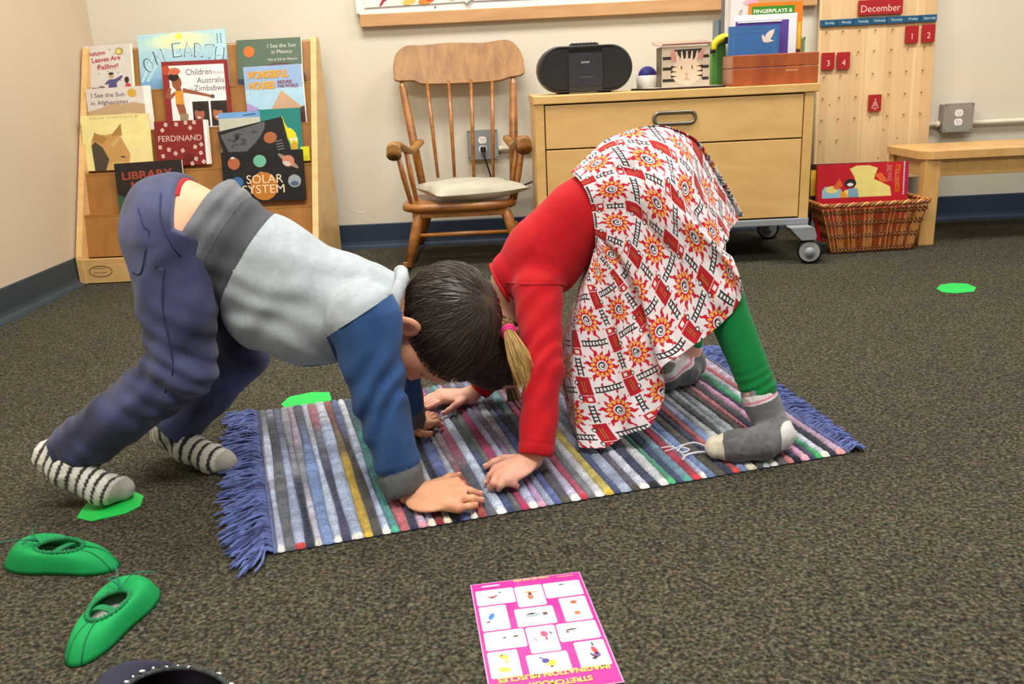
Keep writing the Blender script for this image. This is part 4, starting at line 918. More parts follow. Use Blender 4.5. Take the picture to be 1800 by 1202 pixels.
# --- Ferdinand
def art(b, fr, w, h):
    p = C((226, 190, 180)); rr = random.Random(5)
    b.rect(fr, w * .93, 0, w, h, C((240, 232, 226)), .0003)
    for x, y in ((.22, .92), (.42, .92), (.60, .95), (.76, .95), (.15, .80), (.68, .83), (.08, .42), (.24, .36), (.36, .27), (.50, .33), (.74, .40), (.86, .45), (.12, .22), (.84, .26), (.74, .13), (.88, .06), (.66, .03)):
        for k in range(4): b.ell(fr, w * x + w * .02 * math.cos(k * 1.57 + x * 9), h * y + w * .02 * math.sin(k * 1.57 + x * 9), w * .020, w * .024, p, .0005, n=8)
    b.text(fr, 'FERDINAND', w * .06, h * .545, h * .13, p, .0006, width=w * .82); b.ell(fr, w * .60, h * .15, w * .10, h * .13, C((104, 22, 20)), .0004)
rack_book(2, (270, 214), (363, 210), (281, 292), .008, .024, C((130, 32, 30)), 'dark red book with small white flowers on the rack', art, False, .006)
# --- teal book and light blue book
def art(b, fr, w, h):
    y = C((222, 214, 40)); b.poly(fr, sc([(.48, .78), (.56, .86), (.60, .74), (.66, .64), (.78, .60), (.86, .52), (.90, .36), (.88, .22), (.80, .16), (.72, .30), (.60, .50), (.50, .60)], w, h), y, .0005)
    b.poly(fr, sc([(.72, .18), (.84, .16), (.90, .32), (.80, .36), (.70, .30)], w, h), C((210, 160, 50)), .0008)
    for x in (.74, .85): b.ell(fr, w * x, h * .40, w * .05, w * .035, C((236, 230, 210)), .001)
rack_book(2, (455, 193), (526, 189), (470, 284), .010, .020, C((28, 128, 120)), 'teal picture book with a yellow shape behind the black planet books', art, False, .0)
def art(b, fr, w, h): b.rect(fr, 0, 0, w, h * .88, C((190, 190, 172)), .0003); b.line(fr, sc([(.6, .93), (.9, .95)], w, h), .004, C((60, 80, 110)), .0006)
rack_book(2, (383, 199), (456, 195), (394, 284), .008, .022, C((110, 160, 210)), 'light blue and grey book left of the teal book on the rack', art, False, .0)
def art(b, fr, w, h): pass
rack_book(2, (528, 258), (543, 257), (531, 283), .006, .030, C((220, 216, 40)), 'narrow yellow booklet at the right of the black planet book', art, False, .0)
# --- black planet book with moon
def art(b, fr, w, h):
    pts = [(0.03, .96), (.72, 1.0)] + [(.72 - .02 * k - .05 * (k / 9) ** 2 * 6, 1.0 - .085 * k) for k in range(1, 9)] + [(.10, .22)]
    b.poly(fr, sc([(.03, .90), (.74, .98), (.72, .84), (.64, .68), (.52, .52), (.38, .38), (.22, .24), (.12, .20)], w, h)[::-1], C((92, 92, 96)), .0005)
    rr = random.Random(4)
    for i in range(14): b.ell(fr, w * rr.uniform(.12, .58), h * rr.uniform(.55, .84), w * rr.uniform(.02, .06), h * rr.uniform(.02, .05), C((70, 70, 74)), .0007, rr.uniform(-.3, .3), 10)
    b.ell(fr, w * .76, h * .56, w * .10, w * .085, C((168, 100, 56)), .0006); b.ell(fr, w * .46, h * .18, w * .055, w * .05, C((96, 42, 34)), .0006)
    for k in range(4): b.rect(fr, w * .82, h * (.42 - .07 * k), w * .93, h * (.445 - .07 * k), C((120, 116, 108)), .0006)
rack_book(2, (382, 232), (494, 205), (402, 300), .014, .036, C((26, 26, 28)), 'black astronomy book with a grey moon tilted above the planet squares book', art, True)
# --- Our Solar System
def art(b, fr, w, h):
    ln = C((60, 64, 62)); cr = C((236, 214, 176))
    for x in (.31, .64): b.rect(fr, w * x, h * .62, w * x + .001, h, ln, .0004)
    b.rect(fr, 0, h * .55, w * .26, h * .55 + .001, ln, .0004); b.rect(fr, w * .74, h * .58, w, h * .58 + .001, ln, .0004); b.line(fr, sc([(.26, .0), (.26, .63), (.74, .63), (.74, .0)], w, h), .001, ln, .0004)
    b.ell(fr, w * .15, h * .77, w * .075, w * .075, C((176, 96, 66)), .0006); b.ell(fr, w * .14, h * .88, w * .025, w * .012, C((230, 220, 210)), .0008)
    b.ell(fr, w * .47, h * .80, w * .08, w * .075, C((110, 176, 150)), .0006); b.ell(fr, w * .82, h * .78, w * .15, w * .03, C((150, 130, 110)), .0006, -.65); b.ell(fr, w * .82, h * .78, w * .075, w * .07, C((200, 130, 104)), .0009); b.ell(fr, w * .80, h * .73, w * .05, w * .025, C((200, 196, 190)), .0011, -.3)
    b.ell(fr, w * .50, h * .30, w * .17, h * .28, C((190, 116, 40)), .0006); b.ell(fr, w * .18, h * .40, w * .07, w * .065, C((54, 104, 156)), .0006); b.ell(fr, w * .88, h * .38, w * .08, w * .078, C((150, 160, 164)), .0006); b.ell(fr, w * .88, h * .33, w * .05, w * .03, C((80, 100, 120)), .0008)
    b.text(fr, 'OUR', w * .45, h * .565, h * .025, cr, .0012); b.text(fr, 'SOLAR', w * .29, h * .36, h * .17, cr, .0012, width=w * .45); b.text(fr, 'SYSTEM', w * .23, h * .16, h * .17, cr, .0012, width=w * .52)
rack_book(3, (388, 268), (531, 262), (409, 356), .014, .034, C((20, 20, 22)), 'black book with planets in squares round an orange sun on the rack', art, True)
# --- Library Mouse
def art(b, fr, w, h):
    r = C((156, 66, 48)); b.text(fr, 'LIBRARY', w * .10, h * .66, h * .15, r, .0006, width=w * .76, bold=.03, rot=.02); b.text(fr, 'MOUSE', w * .22, h * .47, h * .14, r, .0006, width=w * .52, bold=.03)
    b.ell(fr, w * .56, h * .26, w * .22, h * .14, C((82, 60, 46)), .0005); b.poly(fr, sc([(0, 0), (.30, 0), (.26, .22), (.0, .36)], w, h), C((50, 84, 58)), .0006); b.ell(fr, w * .30, h * .16, w * .08, h * .08, C((170, 110, 84)), .0009); b.line(fr, sc([(.20, .42), (.36, .20)], w, h), .003, C((206, 196, 180)), .0010)
rack_book(3, (200, 288), (318, 280), (232, 372), .018, .036, C((34, 28, 26)), 'dark book with red title letters leaning on the lower tier of the rack', art, False, .0)

# --- books in the wicker basket
def art(b, fr, w, h):
    fr = Fr(fr.p(0, h * .60, 0), fr.u, fr.v, fr.n); h = h * .40; y = C((240, 222, 130)); o = C((226, 104, 48)); bl = C((150, 196, 220)); dk = C((46, 40, 50)); wt = C((240, 234, 230))
    b.rect(fr, w * .955, 0, w, h, C((170, 30, 70)), .0003)
    for k in range(16): b.poly(fr, sc([(.945, .02 + k * .062), (.965, .05 + k * .062), (.945, .075 + k * .062)], w, h), wt, .0005)
    b.poly(fr, sc([(.30, .0), (.82, .0), (.80, .28), (.70, .42), (.62, .52), (.64, .70), (.66, .84), (.56, .93), (.42, .93), (.35, .84), (.40, .62), (.43, .40), (.40, .26), (.30, .22)], w, h), y, .0004)
    b.poly(fr, sc([(.62, .66), (.70, .70), (.78, .42), (.70, .42)], w, h), o, .0006); b.poly(fr, sc([(.05, .0), (.30, .0), (.26, .26), (.16, .34), (.08, .34), (.05, .22)], w, h), bl, .0006); b.ell(fr, w * .16, h * .25, w * .07, h * .11, y, .0008)
    b.poly(fr, sc([(.17, .30), (.24, .58), (.28, .36), (.22, .24)], w, h), o, .0009); b.ell(fr, w * .36, h * .42, w * .065, h * .13, dk, .0008); b.ell(fr, w * .36, h * .38, w * .035, h * .05, wt, .001); b.poly(fr, sc([(.34, .0), (.46, .0), (.44, .28), (.34, .26)], w, h), C((130, 170, 190)), .0009)
    b.poly(fr, sc([(.26, .0), (.34, .02), (.30, .20), (.25, .16)], w, h), C((236, 160, 40)), .001)
    b.text(fr, 'IONA OPIE', w * .815, h * .45, w * .046, C((226, 120, 110)), .0006, rot=math.pi / 2, width=h * .46, bold=.02); b.text(fr, 'ROSEMARY WELLS', w * .905, h * .12, w * .05, C((236, 120, 44)), .0006, rot=math.pi / 2, width=h * .80, bold=.02)
    b.text(fr, 'edited by', w * .77, h * .70, w * .018, C((226, 150, 140)), .0006, rot=math.pi / 2); b.text(fr, 'illustrated by', w * .862, h * .40, w * .018, C((226, 150, 140)), .0006, rot=math.pi / 2)
def basket_book(y0, zb, tl, tr, lean, th, cov, label, art):
    d = A(0, math.sin(lean), math.cos(lean)); n = A(0, -math.cos(lean), math.sin(lean)); o = A(0, y0, zb)
    a, c = onplane(*tl, o, n), onplane(*tr, o, n); u = unit(c - a); w = np.linalg.norm(c - a); v = unit(d - u * np.dot(d, u)); h = (a[2] - zb) / v[2]
    fr = Fr(a - v * h, u, v); fr.n = n
    return make_book(fr, w, h, th, cov, label, art, 'books in the wicker basket', True)
basket_book(3.36, 0.012, (1438, 290), (1598, 283), 0.10, .022, C((196, 26, 38)), 'big red storybook with a yellow bird shape standing in the wicker basket', art)
def art(b, fr, w, h):
    b.rect(fr, 0, h * .62, w, h * .93, C((224, 190, 60)), .0004); b.rect(fr, w * .02, 0, w * .14, h * .30, C((160, 200, 220)), .0004); b.rect(fr, w * .03, h * .30, w * .06, h * .5, C((220, 210, 196)), .0006)
basket_book(3.41, 0.012, (1426, 289), (1560, 284), 0.10, .02, C((36, 34, 32)), 'black and yellow book behind the red storybook in the basket', art)
# ================================================================== rag rug
def lerp(a, b, t): return a * (1 - t) + b * t
_rng = np.random.RandomState(11); _PERM = _rng.rand(64, 64, 64).astype(np.float32)
def noise3(P, scale=1.0):
    """value noise in 0..1 at points P (N,3)"""
    Q = np.asarray(P, np.float32) * np.float32(scale); I = np.floor(Q).astype(np.int32); f = Q - I; f = f * f * (3 - 2 * f)
    o = 0
    for dx in (0, 1):
        wx = f[:, 0] if dx else 1 - f[:, 0]
        for dy in (0, 1):
            wy = f[:, 1] if dy else 1 - f[:, 1]
            for dz in (0, 1):
                wz = f[:, 2] if dz else 1 - f[:, 2]
                o = o + wx * wy * wz * _PERM[(I[:, 0] + dx) & 63, (I[:, 1] + dy) & 63, (I[:, 2] + dz) & 63]
    return o
RUG = [onz(480, 975), onz(1494, 797), onz(1222, 617), onz(450, 727)]     # front left, front right, back right, back left
def rugp(s, t, z=0.0):
    p = lerp(lerp(RUG[0], RUG[1], s), lerp(RUG[3], RUG[2], s), t); return A(p[0], p[1], z)
# (front px x, colour, end-loop colour)
LAV = (196, 200, 224); 
STR = [(474, (98, 110, 166), 0), (482, (186, 196, 222), 1), (497, (104, 108, 116), 0), (515, (166, 180, 214), 2), (533, (46, 54, 78), 0), (549, (194, 194, 214), 1), (563, (120, 150, 204), 0), (583, (184, 200, 226), 1),
 (598, (70, 76, 106), 0), (614, (168, 186, 222), 1), (637, (204, 168, 44), (226, 184, 30)), (653, (82, 78, 78), 0), (669, (176, 192, 226), 1), (684, (76, 152, 150), (70, 190, 160)), (700, (188, 96, 106), 0), (718, (50, 56, 82), 0), (733, (190, 166, 192), (230, 150, 170)),
 (750, (172, 178, 212), (232, 222, 206)), (765, (140, 40, 64), (180, 30, 50)), (778, (202, 206, 212), (238, 228, 190)), (793, (42, 46, 62), 0), (806, (92, 108, 168), 0), (825, (192, 196, 224), 1), (839, (172, 72, 66), 0), (855, (96, 100, 116), 0), (872, (186, 202, 228), 1),
 (890, (62, 78, 120), 0), (904, (102, 112, 110), 0), (915, (168, 46, 98), (200, 30, 90)), (930, (178, 182, 218), 1), (946, (184, 144, 194), (236, 160, 190)), (960, (140, 152, 178), 0), (974, (84, 100, 162), 0), (987, (84, 82, 92), (90, 84, 66)), (1004, (178, 174, 204), 1),
 (1021, (170, 66, 100), (210, 40, 60)), (1034, (112, 118, 126), 0), (1047, (186, 192, 200), 1), (1063, (194, 176, 80), (236, 196, 30)), (1080, (72, 88, 130), 0), (1092, (152, 168, 194), 0), (1111, (92, 90, 108), (84, 76, 60)), (1126, (196, 202, 222), 1), (1143, (56, 66, 98), (30, 34, 46)),
 (1161, (196, 202, 208), 1), (1177, (74, 152, 122), (60, 190, 120)), (1189, (60, 76, 112), 0), (1203, (112, 154, 178), (90, 190, 180)), (1219, (182, 48, 78), (210, 26, 50)), (1234, (172, 182, 216), 1), (1244, (112, 140, 190), 0), (1259, (90, 88, 80), 0), (1276, (60, 68, 96), 0),
 (1290, (180, 88, 88), (220, 60, 56)), (1303, (122, 146, 196), 0), (1316, (186, 190, 192), (236, 230, 196)), (1333, (90, 92, 96), 0), (1344, (170, 180, 190), 0), (1356, (196, 206, 216), 1), (1371, (100, 96, 92), 0), (1386, (200, 122, 132), (236, 130, 140)), (1398, (52, 58, 88), (26, 28, 40)),
 (1412, (206, 148, 182), (240, 160, 190)), (1426, (60, 66, 92), 0), (1437, (52, 150, 100), (50, 180, 100)), (1448, (196, 202, 216), 1), (1462, (44, 46, 62), 0), (1474, (172, 142, 168), (238, 150, 150)), (1490, (96, 104, 164), 0), (1496, (0, 0, 0), 0)]
def front_s(px):
    f = (px - 474.0) / (1496 - 474.0); py = 977 + (797 - 977) * f; p = onz(px, py)
    d = RUG[1] - RUG[0]; return float(np.dot(p - RUG[0], d) / np.dot(d, d))
bnd = [front_s(x[0]) for x in STR]; bnd = [(b_ - bnd[0]) / (bnd[-1] - bnd[0]) for b_ in bnd]
NTT = 190; rugV = []; rugC = []; rugF = []
RL = np.linalg.norm(RUG[1] - RUG[0]); RWD = np.linalg.norm(RUG[3] - RUG[0])
rg = np.random.RandomState(5)
def S3(c): return np.array(S(c))
K = 8
tt = np.linspace(0, 1, NTT)
def wob(i, t):      # the strips are not straight
    return 0.0017 * (np.sin(5.1 * t + i * 1.7) + 0.6 * np.sin(12.3 * t + i * 2.9 + 1)) * np.minimum(1, np.minimum(t, 1 - t) * 8)
for i in range(len(STR) - 1):
    base = len(rugV); col = STR[i][1]; c0 = S3(col)
    alt = S3(STR[rg.randint(len(STR) - 1)][1]); gry = S3(((60, 62, 72), (120, 126, 140), (160, 160, 172), (88, 92, 88))[rg.randint(4)]); cut = rg.uniform(0.25, 0.8); cut2 = rg.uniform(0.55, 1.1)
    two = (bnd[i + 1] - bnd[i]) * RL > 0.011
    vw = np.interp(np.linspace(0, 1, NTT), np.linspace(0, 1, 46), rg.uniform(.72, 1.25, 46)) * np.where(np.arange(NTT) % 3 == 0, .86, 1.05); zw = np.interp(np.linspace(0, 1, NTT), np.linspace(0, 1, 60), rg.uniform(-.0014, .0014, 60)) - .0009 * (np.arange(NTT) % 3 == 0)
    for j, t in enumerate(tt):
        l = bnd[i] + wob(i, t) / RL * (i > 0); r = bnd[i + 1] + wob(i + 1, t) / RL * (i < len(STR) - 2)
        lump = 0.0009 * math.sin(t * RWD / 0.0085 * 2 * math.pi * 0.5 + i * 2.1) + 0.0011 * rg.uniform(-1, 1)
        e = min(t, 1 - t) * RWD; endr = 1.0 if e > 0.008 else math.sqrt(max(0, 1 - (1 - e / 0.008) ** 2)) * 0.9 + 0.1
        m1 = 1 / (1 + math.exp(-(t - cut) * 40)); m2 = 1 / (1 + math.exp(-(t - cut2) * 40)); cc = c0 * (1 - m1 * 0.75) + (gry if i % 3 else alt) * m1 * 0.75; cc = cc * (1 - m2 * 0.6) + alt * m2 * 0.6
        tip = STR[i][2]
        if tip != 0 and t * RWD < 0.013: cc = S3({1: (240, 236, 228), 2: (224, 60, 60)}.get(tip, tip) if not isinstance(tip, tuple) else tip)
        for k in range(K + 1):
            f = k / K; arch = math.sin(math.pi * f) ** 0.6
            if two: arch *= 1 - 0.30 * math.exp(-((f - 0.5) / 0.09) ** 2)
            z = 0.0025 + (0.0070 + lump + zw[j]) * arch * endr
            extra = -0.003 * math.sin(math.pi * f) if j == 0 else (0.003 * math.sin(math.pi * f) if j == NTT - 1 else 0)
            p = rugp(l + (r - l) * f, t + extra / RWD, z); rugV.append(p)
            rugC.append((cc * .80 + cc.mean() * .12) * (0.78 + 0.38 * rg.rand()) * vw[j])
    n = K + 1
    q = np.arange(NTT - 1)[:, None] * n + np.arange(K)[None, :] + base
    rugF.append(np.stack([q, q + 1, q + n + 1, q + n], -1).reshape(-1, 4))
rugF = np.concatenate(rugF)
t_rug = thing('rag_rug', rugp(.5, .5), 'multicoloured striped rag rug with blue fringe under the two children', 'rug')
m_rug = vcol('rug_cotton', 0.95, 0.20, 220, 0.7, 600, sheen=0.15)
mesh_obj('woven_strips', rugV, rugF, m_rug, t_rug, None, True, None, np.array(rugC))
q0, q1, q2, q3 = [RUG[i] for i in range(4)]
b = MB(); b.add([(q0[0], q0[1], 0.0005), (q1[0], q1[1], 0.0005), (q2[0], q2[1], 0.0005), (q3[0], q3[1], 0.0005), (q0[0], q0[1], 0.003), (q1[0], q1[1], 0.003), (q2[0], q2[1], 0.003), (q3[0], q3[1], 0.003)],
       [(3, 2, 1, 0), (4, 5, 6, 7), (0, 1, 5, 4), (1, 2, 6, 5), (2, 3, 7, 6), (3, 0, 4, 7)], mat('rug_warp', (70, 76, 110), 0.9)); b.build('backing', t_rug)
m_fr = mat('fringe_blue', (84, 100, 156), 0.9, 0.18, 60, sheen=0.2); m_fr2 = mat('fringe_blue_dark', (52, 62, 112), 0.9, 0.15, 60, sheen=0.2)
def fringe(s_edge, sgn, n, swirl, Lk):
    b = MB(); rr = random.Random(8 + int(s_edge * 3)); du = unit(RUG[1] - RUG[0]) * sgn; dv = unit(RUG[0] - RUG[3])   # dv towards the viewer
    for i in range(n):
        t = (i + 0.5) / n; bunch = math.floor(t * n / 7) * 7 / n + 3.5 / n
        p0 = rugp(s_edge, t, 0.005)
        L = rr.uniform(0.055, 0.085) * Lk(1 - t); sw = swirl(1 - t) + rr.uniform(-.25, .25)
        d = unit(du * math.cos(sw) + dv * math.sin(sw)); d[2] = 0
        pull = (bunch - t) * RWD * -0.55
        pts = [p0, p0 + du * 0.012 + dv * pull * 0.3 + A(0, 0, rr.uniform(0.003, 0.010))]
        w1 = rr.uniform(-.012, .012)
        for k in (0.4, 0.7, 1.0): pts.append(p0 + du * 0.008 + d * L * k + dv * (pull + w1 * math.sin(k * 3)) + A(0, 0, rr.uniform(0.001, 0.011) * (1.2 - k * .9)))
        pts = bez(pts, 3); b.tube(pts, [0.0024] * (len(pts) - 1) + [0.0012], m_fr if rr.random() < .6 else m_fr2, 5)
    return b.build('fringe', t_rug)
fringe(0.001, -1, 230, lambda u: 0.05 + 0.95 * max(0, (u - 0.55) / 0.45), lambda u: .85 + .25 * u); fringe(0.999, 1, 230, lambda u: 0.15 + 0.1 * u, lambda u: .8 - .45 * u ** 3)

# ------------------------------------------------------------------ paper spots
m_spot = mat('paper_green', (30, 186, 76), 0.6, 0.02)
def spot(px, py, pts, label, z=0.0006):
    c = onz(px, py); b = MB(); P = [onz(x, y) for x, y in pts]; n = len(P)
    V = [A(p[0], p[1], z) for p in P] + [A(p[0], p[1], z + 0.0009) for p in P]
    cc = sum(P) / n
    area_ = sum(P[i][0] * P[(i + 1) % n][1] - P[(i + 1) % n][0] * P[i][1] for i in range(n))
    top = tuple(range(n, 2 * n)); 
    b.add(V, [top if area_ > 0 else top[::-1], tuple(range(n))[::-1] if area_ > 0 else tuple(range(n))] + [(i, (i + 1) % n, n + (i + 1) % n, n + i) for i in range(n)], m_spot)
    return tag(b.build('paper_spot'), label, 'paper spot', 'green paper spots on the carpet')
spot(195, 892, [(135, 911), (146, 893), (163, 876), (196, 862), (232, 862), (253, 873), (247, 890), (222, 903), (160, 917)], 'bright green paper spot under the striped sock of the child in jeans')
spot(538, 705, [(494, 711), (509, 698), (548, 690), (579, 690), (583, 703), (570, 716), (530, 722), (502, 719)], 'bright green paper spot behind the left part of the rag rug')
spot(1681, 507, [(1646, 508), (1653, 501), (1674, 498), (1700, 499), (1716, 506), (1712, 513), (1680, 516), (1657, 514)], 'bright green paper spot alone on the carpet near the bench')

# ------------------------------------------------------------------ shoes
def shoe(fr, L, W, H, op, m, rimm, insm, label, name, rim_h, strap=True, cat='shoe', toe_z=0.75, group=None, seam=True):
    """fr: origin heel, u to toe, v sideways; op = opening (centre, half length, half width)"""
    t = thing(name, fr.p(L / 2, 0, 0), label, cat, group)
    N = 72; R = 14; V = []; V2 = []
    def outl(q):
        c, s_ = math.cos(q), math.sin(q); x = 0.5 + 0.5 * math.copysign(abs(c) ** 0.85, c)
        wv = (0.68 + 0.42 * x) * (1 - 0.16 * math.exp(-((x - 0.42) / 0.2) ** 2)); return x * L, math.copysign(abs(s_) ** 0.85, s_) * W / 2 * wv
    def opn(q): return op[0] * L + op[1] * L * math.cos(q), op[2] * W * math.sin(q) * (1 + 0.12 * math.cos(q))
    for k in range(N):
        q = 2 * math.pi * k / N; ox, oy = outl(q); ix, iy = opn(q); gather = 0.0012 * math.sin(k * 2.6)
        for r in range(R + 1):
            f = r / R; x = ix + (ox - ix) * f; y = iy + (oy - iy) * f
            toe = max(0, math.cos(q)); hh = rim_h + (H - rim_h) * 0
            top = H * (toe_z * toe + (1 - toe) * 1.0)
            z = rim_h * (1 - toe * 0.12) * (1 - f ** 3.0) + 0.35 * H * toe * math.sin(math.pi * min(1, f * 1.05)) * (1 - 0.3 * f) + gather * (1 - f) ** 3
            bul = 0.10 * math.sin(math.pi * f) * (0.4 + 0.0 * toe)
            V.append(fr.p(x + (ox - ix) * bul * (1 - abs(math.cos(q)) * .5), y + (oy - iy) * bul, max(0.0015, z + 0.0015)))
    Fc = []
    for k in range(N):
        k2 = (k + 1) % N
        for r in range(R): Fc.append((k * (R + 1) + r, k * (R + 1) + r + 1, k2 * (R + 1) + r + 1, k2 * (R + 1) + r))
    o = mesh_obj('upper', V, Fc, m, t, None, True); md = o.modifiers.new('thick', 'SOLIDIFY'); md.thickness = 0.0018; md.offset = -1
    b = MB(); pth = [V[(k % N) * (R + 1)] + fr.n * 0.0008 for k in range(N + 1)]
    b.tube(pth, [0.0032 + 0.0008 * math.sin(k * 2.6) for k in range(N + 1)], rimm, 8); b.build('rim', t)
    b = MB(); b.prism([(outl(2 * math.pi * k / 40)[0] * 0.96 + 0.02 * L, outl(2 * math.pi * k / 40)[1] * 0.94) for k in range(40)], 0.001, 0.004, insm, fr); b.build('insole', t)
    if seam:
        for q0 in (math.pi,):
            pass
    return t, V, R, N, opn
m_gs = mat('shoe_green', (4, 150, 76), 0.8, 0.04, 25, 0.3, 600); m_gsr = mat('shoe_green_rim', (14, 118, 66), 0.75, 0.08, 60); m_ins = mat('insole_white', (214, 206, 200), 0.7, 0.05); m_st = mat('shoe_string', (30, 120, 92), 0.8)
def green_shoe(heel, toe, label, W=0.076, nm='ballet_shoe'):
    h, e = onz(*heel), onz(*toe); u = e - h; L = np.linalg.norm(u); fr = Fr(A(h[0], h[1], 0), u, np.cross(A(0, 0, 1), u), A(0, 0, 1))
    t, V, R, N, opn = shoe(fr, L, W, 0.040, (0.50, 0.205, 0.235), m_gs, m_gsr, m_ins, label, nm, 0.030, group='green ballet shoes')
    b = MB(); pth = bez([fr.p(L * 0.45, W * 0.23, 0.027), fr.p(L * 0.47, W * 0.1, 0.031), fr.p(L * 0.45, -W * 0.1, 0.030), fr.p(L * 0.43, -W * 0.23, 0.026)], 6); rings = []
    for p in pth: rings.append([p + fr.u * a * 0.006 + fr.n * c * 0.0009 for a, c in ((-1, -1), (1, -1), (1, 1), (-1, 1))])
    b.loft(rings, m_gsr, False); b.build('strap', t)
    b = MB(); p0 = fr.p(L * 0.69, 0.0, 0.036)
    b.tube(bez([p0, p0 + fr.v * 0.012 + A(0, 0, 0.012), p0 + fr.v * 0.024 + fr.u * 0.008 + A(0, 0, 0.008), p0 + fr.v * 0.012 + fr.u * 0.010 + A(0, 0, 0.010), p0]), 0.0009, m_st, 6)
    b.tube(bez([p0, p0 - fr.v * 0.010 + fr.u * 0.02 + A(0, 0, 0.010), p0 - fr.v * 0.035 + fr.u * 0.035 + A(0, 0, 0.005)]), 0.0009, m_st, 6); b.tube(bez([p0, p0 + fr.v * 0.022 + fr.u * 0.03 + A(0, 0, 0.012), p0 + fr.v * 0.040 + fr.u * 0.05 + A(0, 0, 0.010)]), 0.0009, m_st, 6)
    b.build('drawstring', t)
    b = MB()
    for sy in (-0.5, 0.5):
        pth = []
        for k in range(9):
            f = k / 8; q = math.pi + sy * 0.5; 
            j = int(round((q % (2 * math.pi)) / (2 * math.pi) * N)) % N; pth.append(np.asarray(V[j * (R + 1) + int(f * R)]) + fr.n * 0.0006)
        b.tube(pth, 0.0011, m_gsr, 6)
    b.build('heel_seam', t)
green_shoe((207, 1000), (20, 980), 'green ballet shoe lying toward the left edge, toe pointing left', 0.094)
green_shoe((128, 1174), (256, 1030), 'green ballet shoe in front, toe pointing away from the dark shoe', 0.096)
h, e = onz(440, 1300), onz(160, 1256); u = e - h; L = np.linalg.norm(u)
fr = Fr(A(h[0], h[1], 0), u, np.cross(A(0, 0, 1), u), A(0, 0, 1))
m_dn = mat('shoe_navy', (44, 44, 62), 0.85, 0.08, 60, 0.3, 500); m_trim = mat('shoe_trim_grey', (58, 62, 62), 0.85, 0.2, 80)
t, V, R, N, opn = shoe(fr, L, 0.098, 0.06, (0.40, 0.30, 0.33), m_dn, m_trim, mat('lining_red', (84, 20, 34), 0.8), 'dark navy slipper with white stitches round the opening at the bottom edge', 'slipper', 0.058)
b = MB(); m_sti = mat('stitch_white', (214, 210, 204), 0.8)
for k in range(0, N):
    p = np.asarray(V[k * (R + 1)]); q = np.asarray(V[k * (R + 1) + 2]); d = unit(q - p)
    if k % 3 == 0 and (k < 20 or k > 52 or k % 2 == 0): b.ball(p + d * 0.005 + fr.n * 0.0005, (0.0040, 0.0022, 0.0016) if k % 2 == 0 else .0018, m_sti, 5)
b.build('stitches', t)

# ------------------------------------------------------------------ laminated card
c4 = [onz(829, 1031), onz(1017, 1008), onz(1096, 1197)]
u = unit(c4[1] - c4[0]); w = np.linalg.norm(c4[1] - c4[0]); dn = c4[2] - c4[1]; dn = dn - u * np.dot(dn, u); h = np.linalg.norm(dn) + 0.002; dn = unit(dn)
t = thing('yoga_card', c4[0] + u * w / 2 + dn * h / 2, 'pink laminated card with small pictures lying on the carpet', 'card')
m_mag = mat('card_magenta', (226, 46, 146), 0.3, 0.02, coat=0.5); m_lam = mat('card_laminate', (226, 150, 190), 0.2, 0.02, coat=0.6); m_cw = mat('card_white', (240, 236, 238), 0.3, 0.01, coat=0.5); m_cy = mat('card_yellow', (244, 216, 84), 0.4)
fr = Fr(A(c4[0][0], c4[0][1], 0.0012) + dn * h, u, -dn, A(0, 0, 1))
def cuv(px, py): p = onz(px, py, 0.002) - fr.o; return float(p @ fr.u), float(p @ fr.v)
b = MB(); b.box((-0.002, -0.002, 0), (w + 0.002, h + 0.002, 0.0006), m_lam, fr); b.build('laminate', t)
b = MB(); b.box((0, 0, 0.0006), (w, h, 0.0010), m_mag, fr)
def z2(x, y): return cuv(800 + x / 5.625, 990 + y / 5.625)
cells = [((195, 280), (575, 242), (600, 385), (225, 428)), ((580, 240), (857, 208), (905, 408), (632, 440)), ((862, 205), (1225, 165), (1275, 308), (905, 350)), ((1020, 350), (1285, 320), (1365, 550), (1095, 580)), ((230, 440), (500, 410), (550, 645), (275, 680)), ((580, 462), (965, 415), (1010, 590), (625, 635)),
 ((277, 690), (680, 645), (715, 825), (312, 870)), ((690, 640), (985, 608), (1045, 860), (755, 897)), ((990, 605), (1390, 560), (1440, 735), (1045, 782)), ((313, 885), (610, 855), (670, 1110), (360, 1150)), ((697, 912), (1105, 868), (1165, 1058), (740, 1105)), ((1165, 785), (1470, 750), (1550, 1000), (1250, 1035))]
for i, cl in enumerate(cells):
    P = [z2(*c) for c in cl]; x0, x1 = (P[0][0] + P[3][0]) / 2, (P[1][0] + P[2][0]) / 2; y1, y0 = (P[0][1] + P[1][1]) / 2, (P[2][1] + P[3][1]) / 2
    fx = Fr(fr.p((x0 + x1) / 2, (y0 + y1) / 2, 0), fr.u, fr.v, fr.n); b.poly(fx, rrect(x1 - x0, y1 - y0, 0.003, 3), m_cw, 0.0013)
def blob(x, y, rx, ry, c, rot=0.0): u_, v_ = z2(x, y); b.ell(fr, u_, v_, rx / 7000.0, ry / 5600.0, C(c), 0.0016, rot, 12)
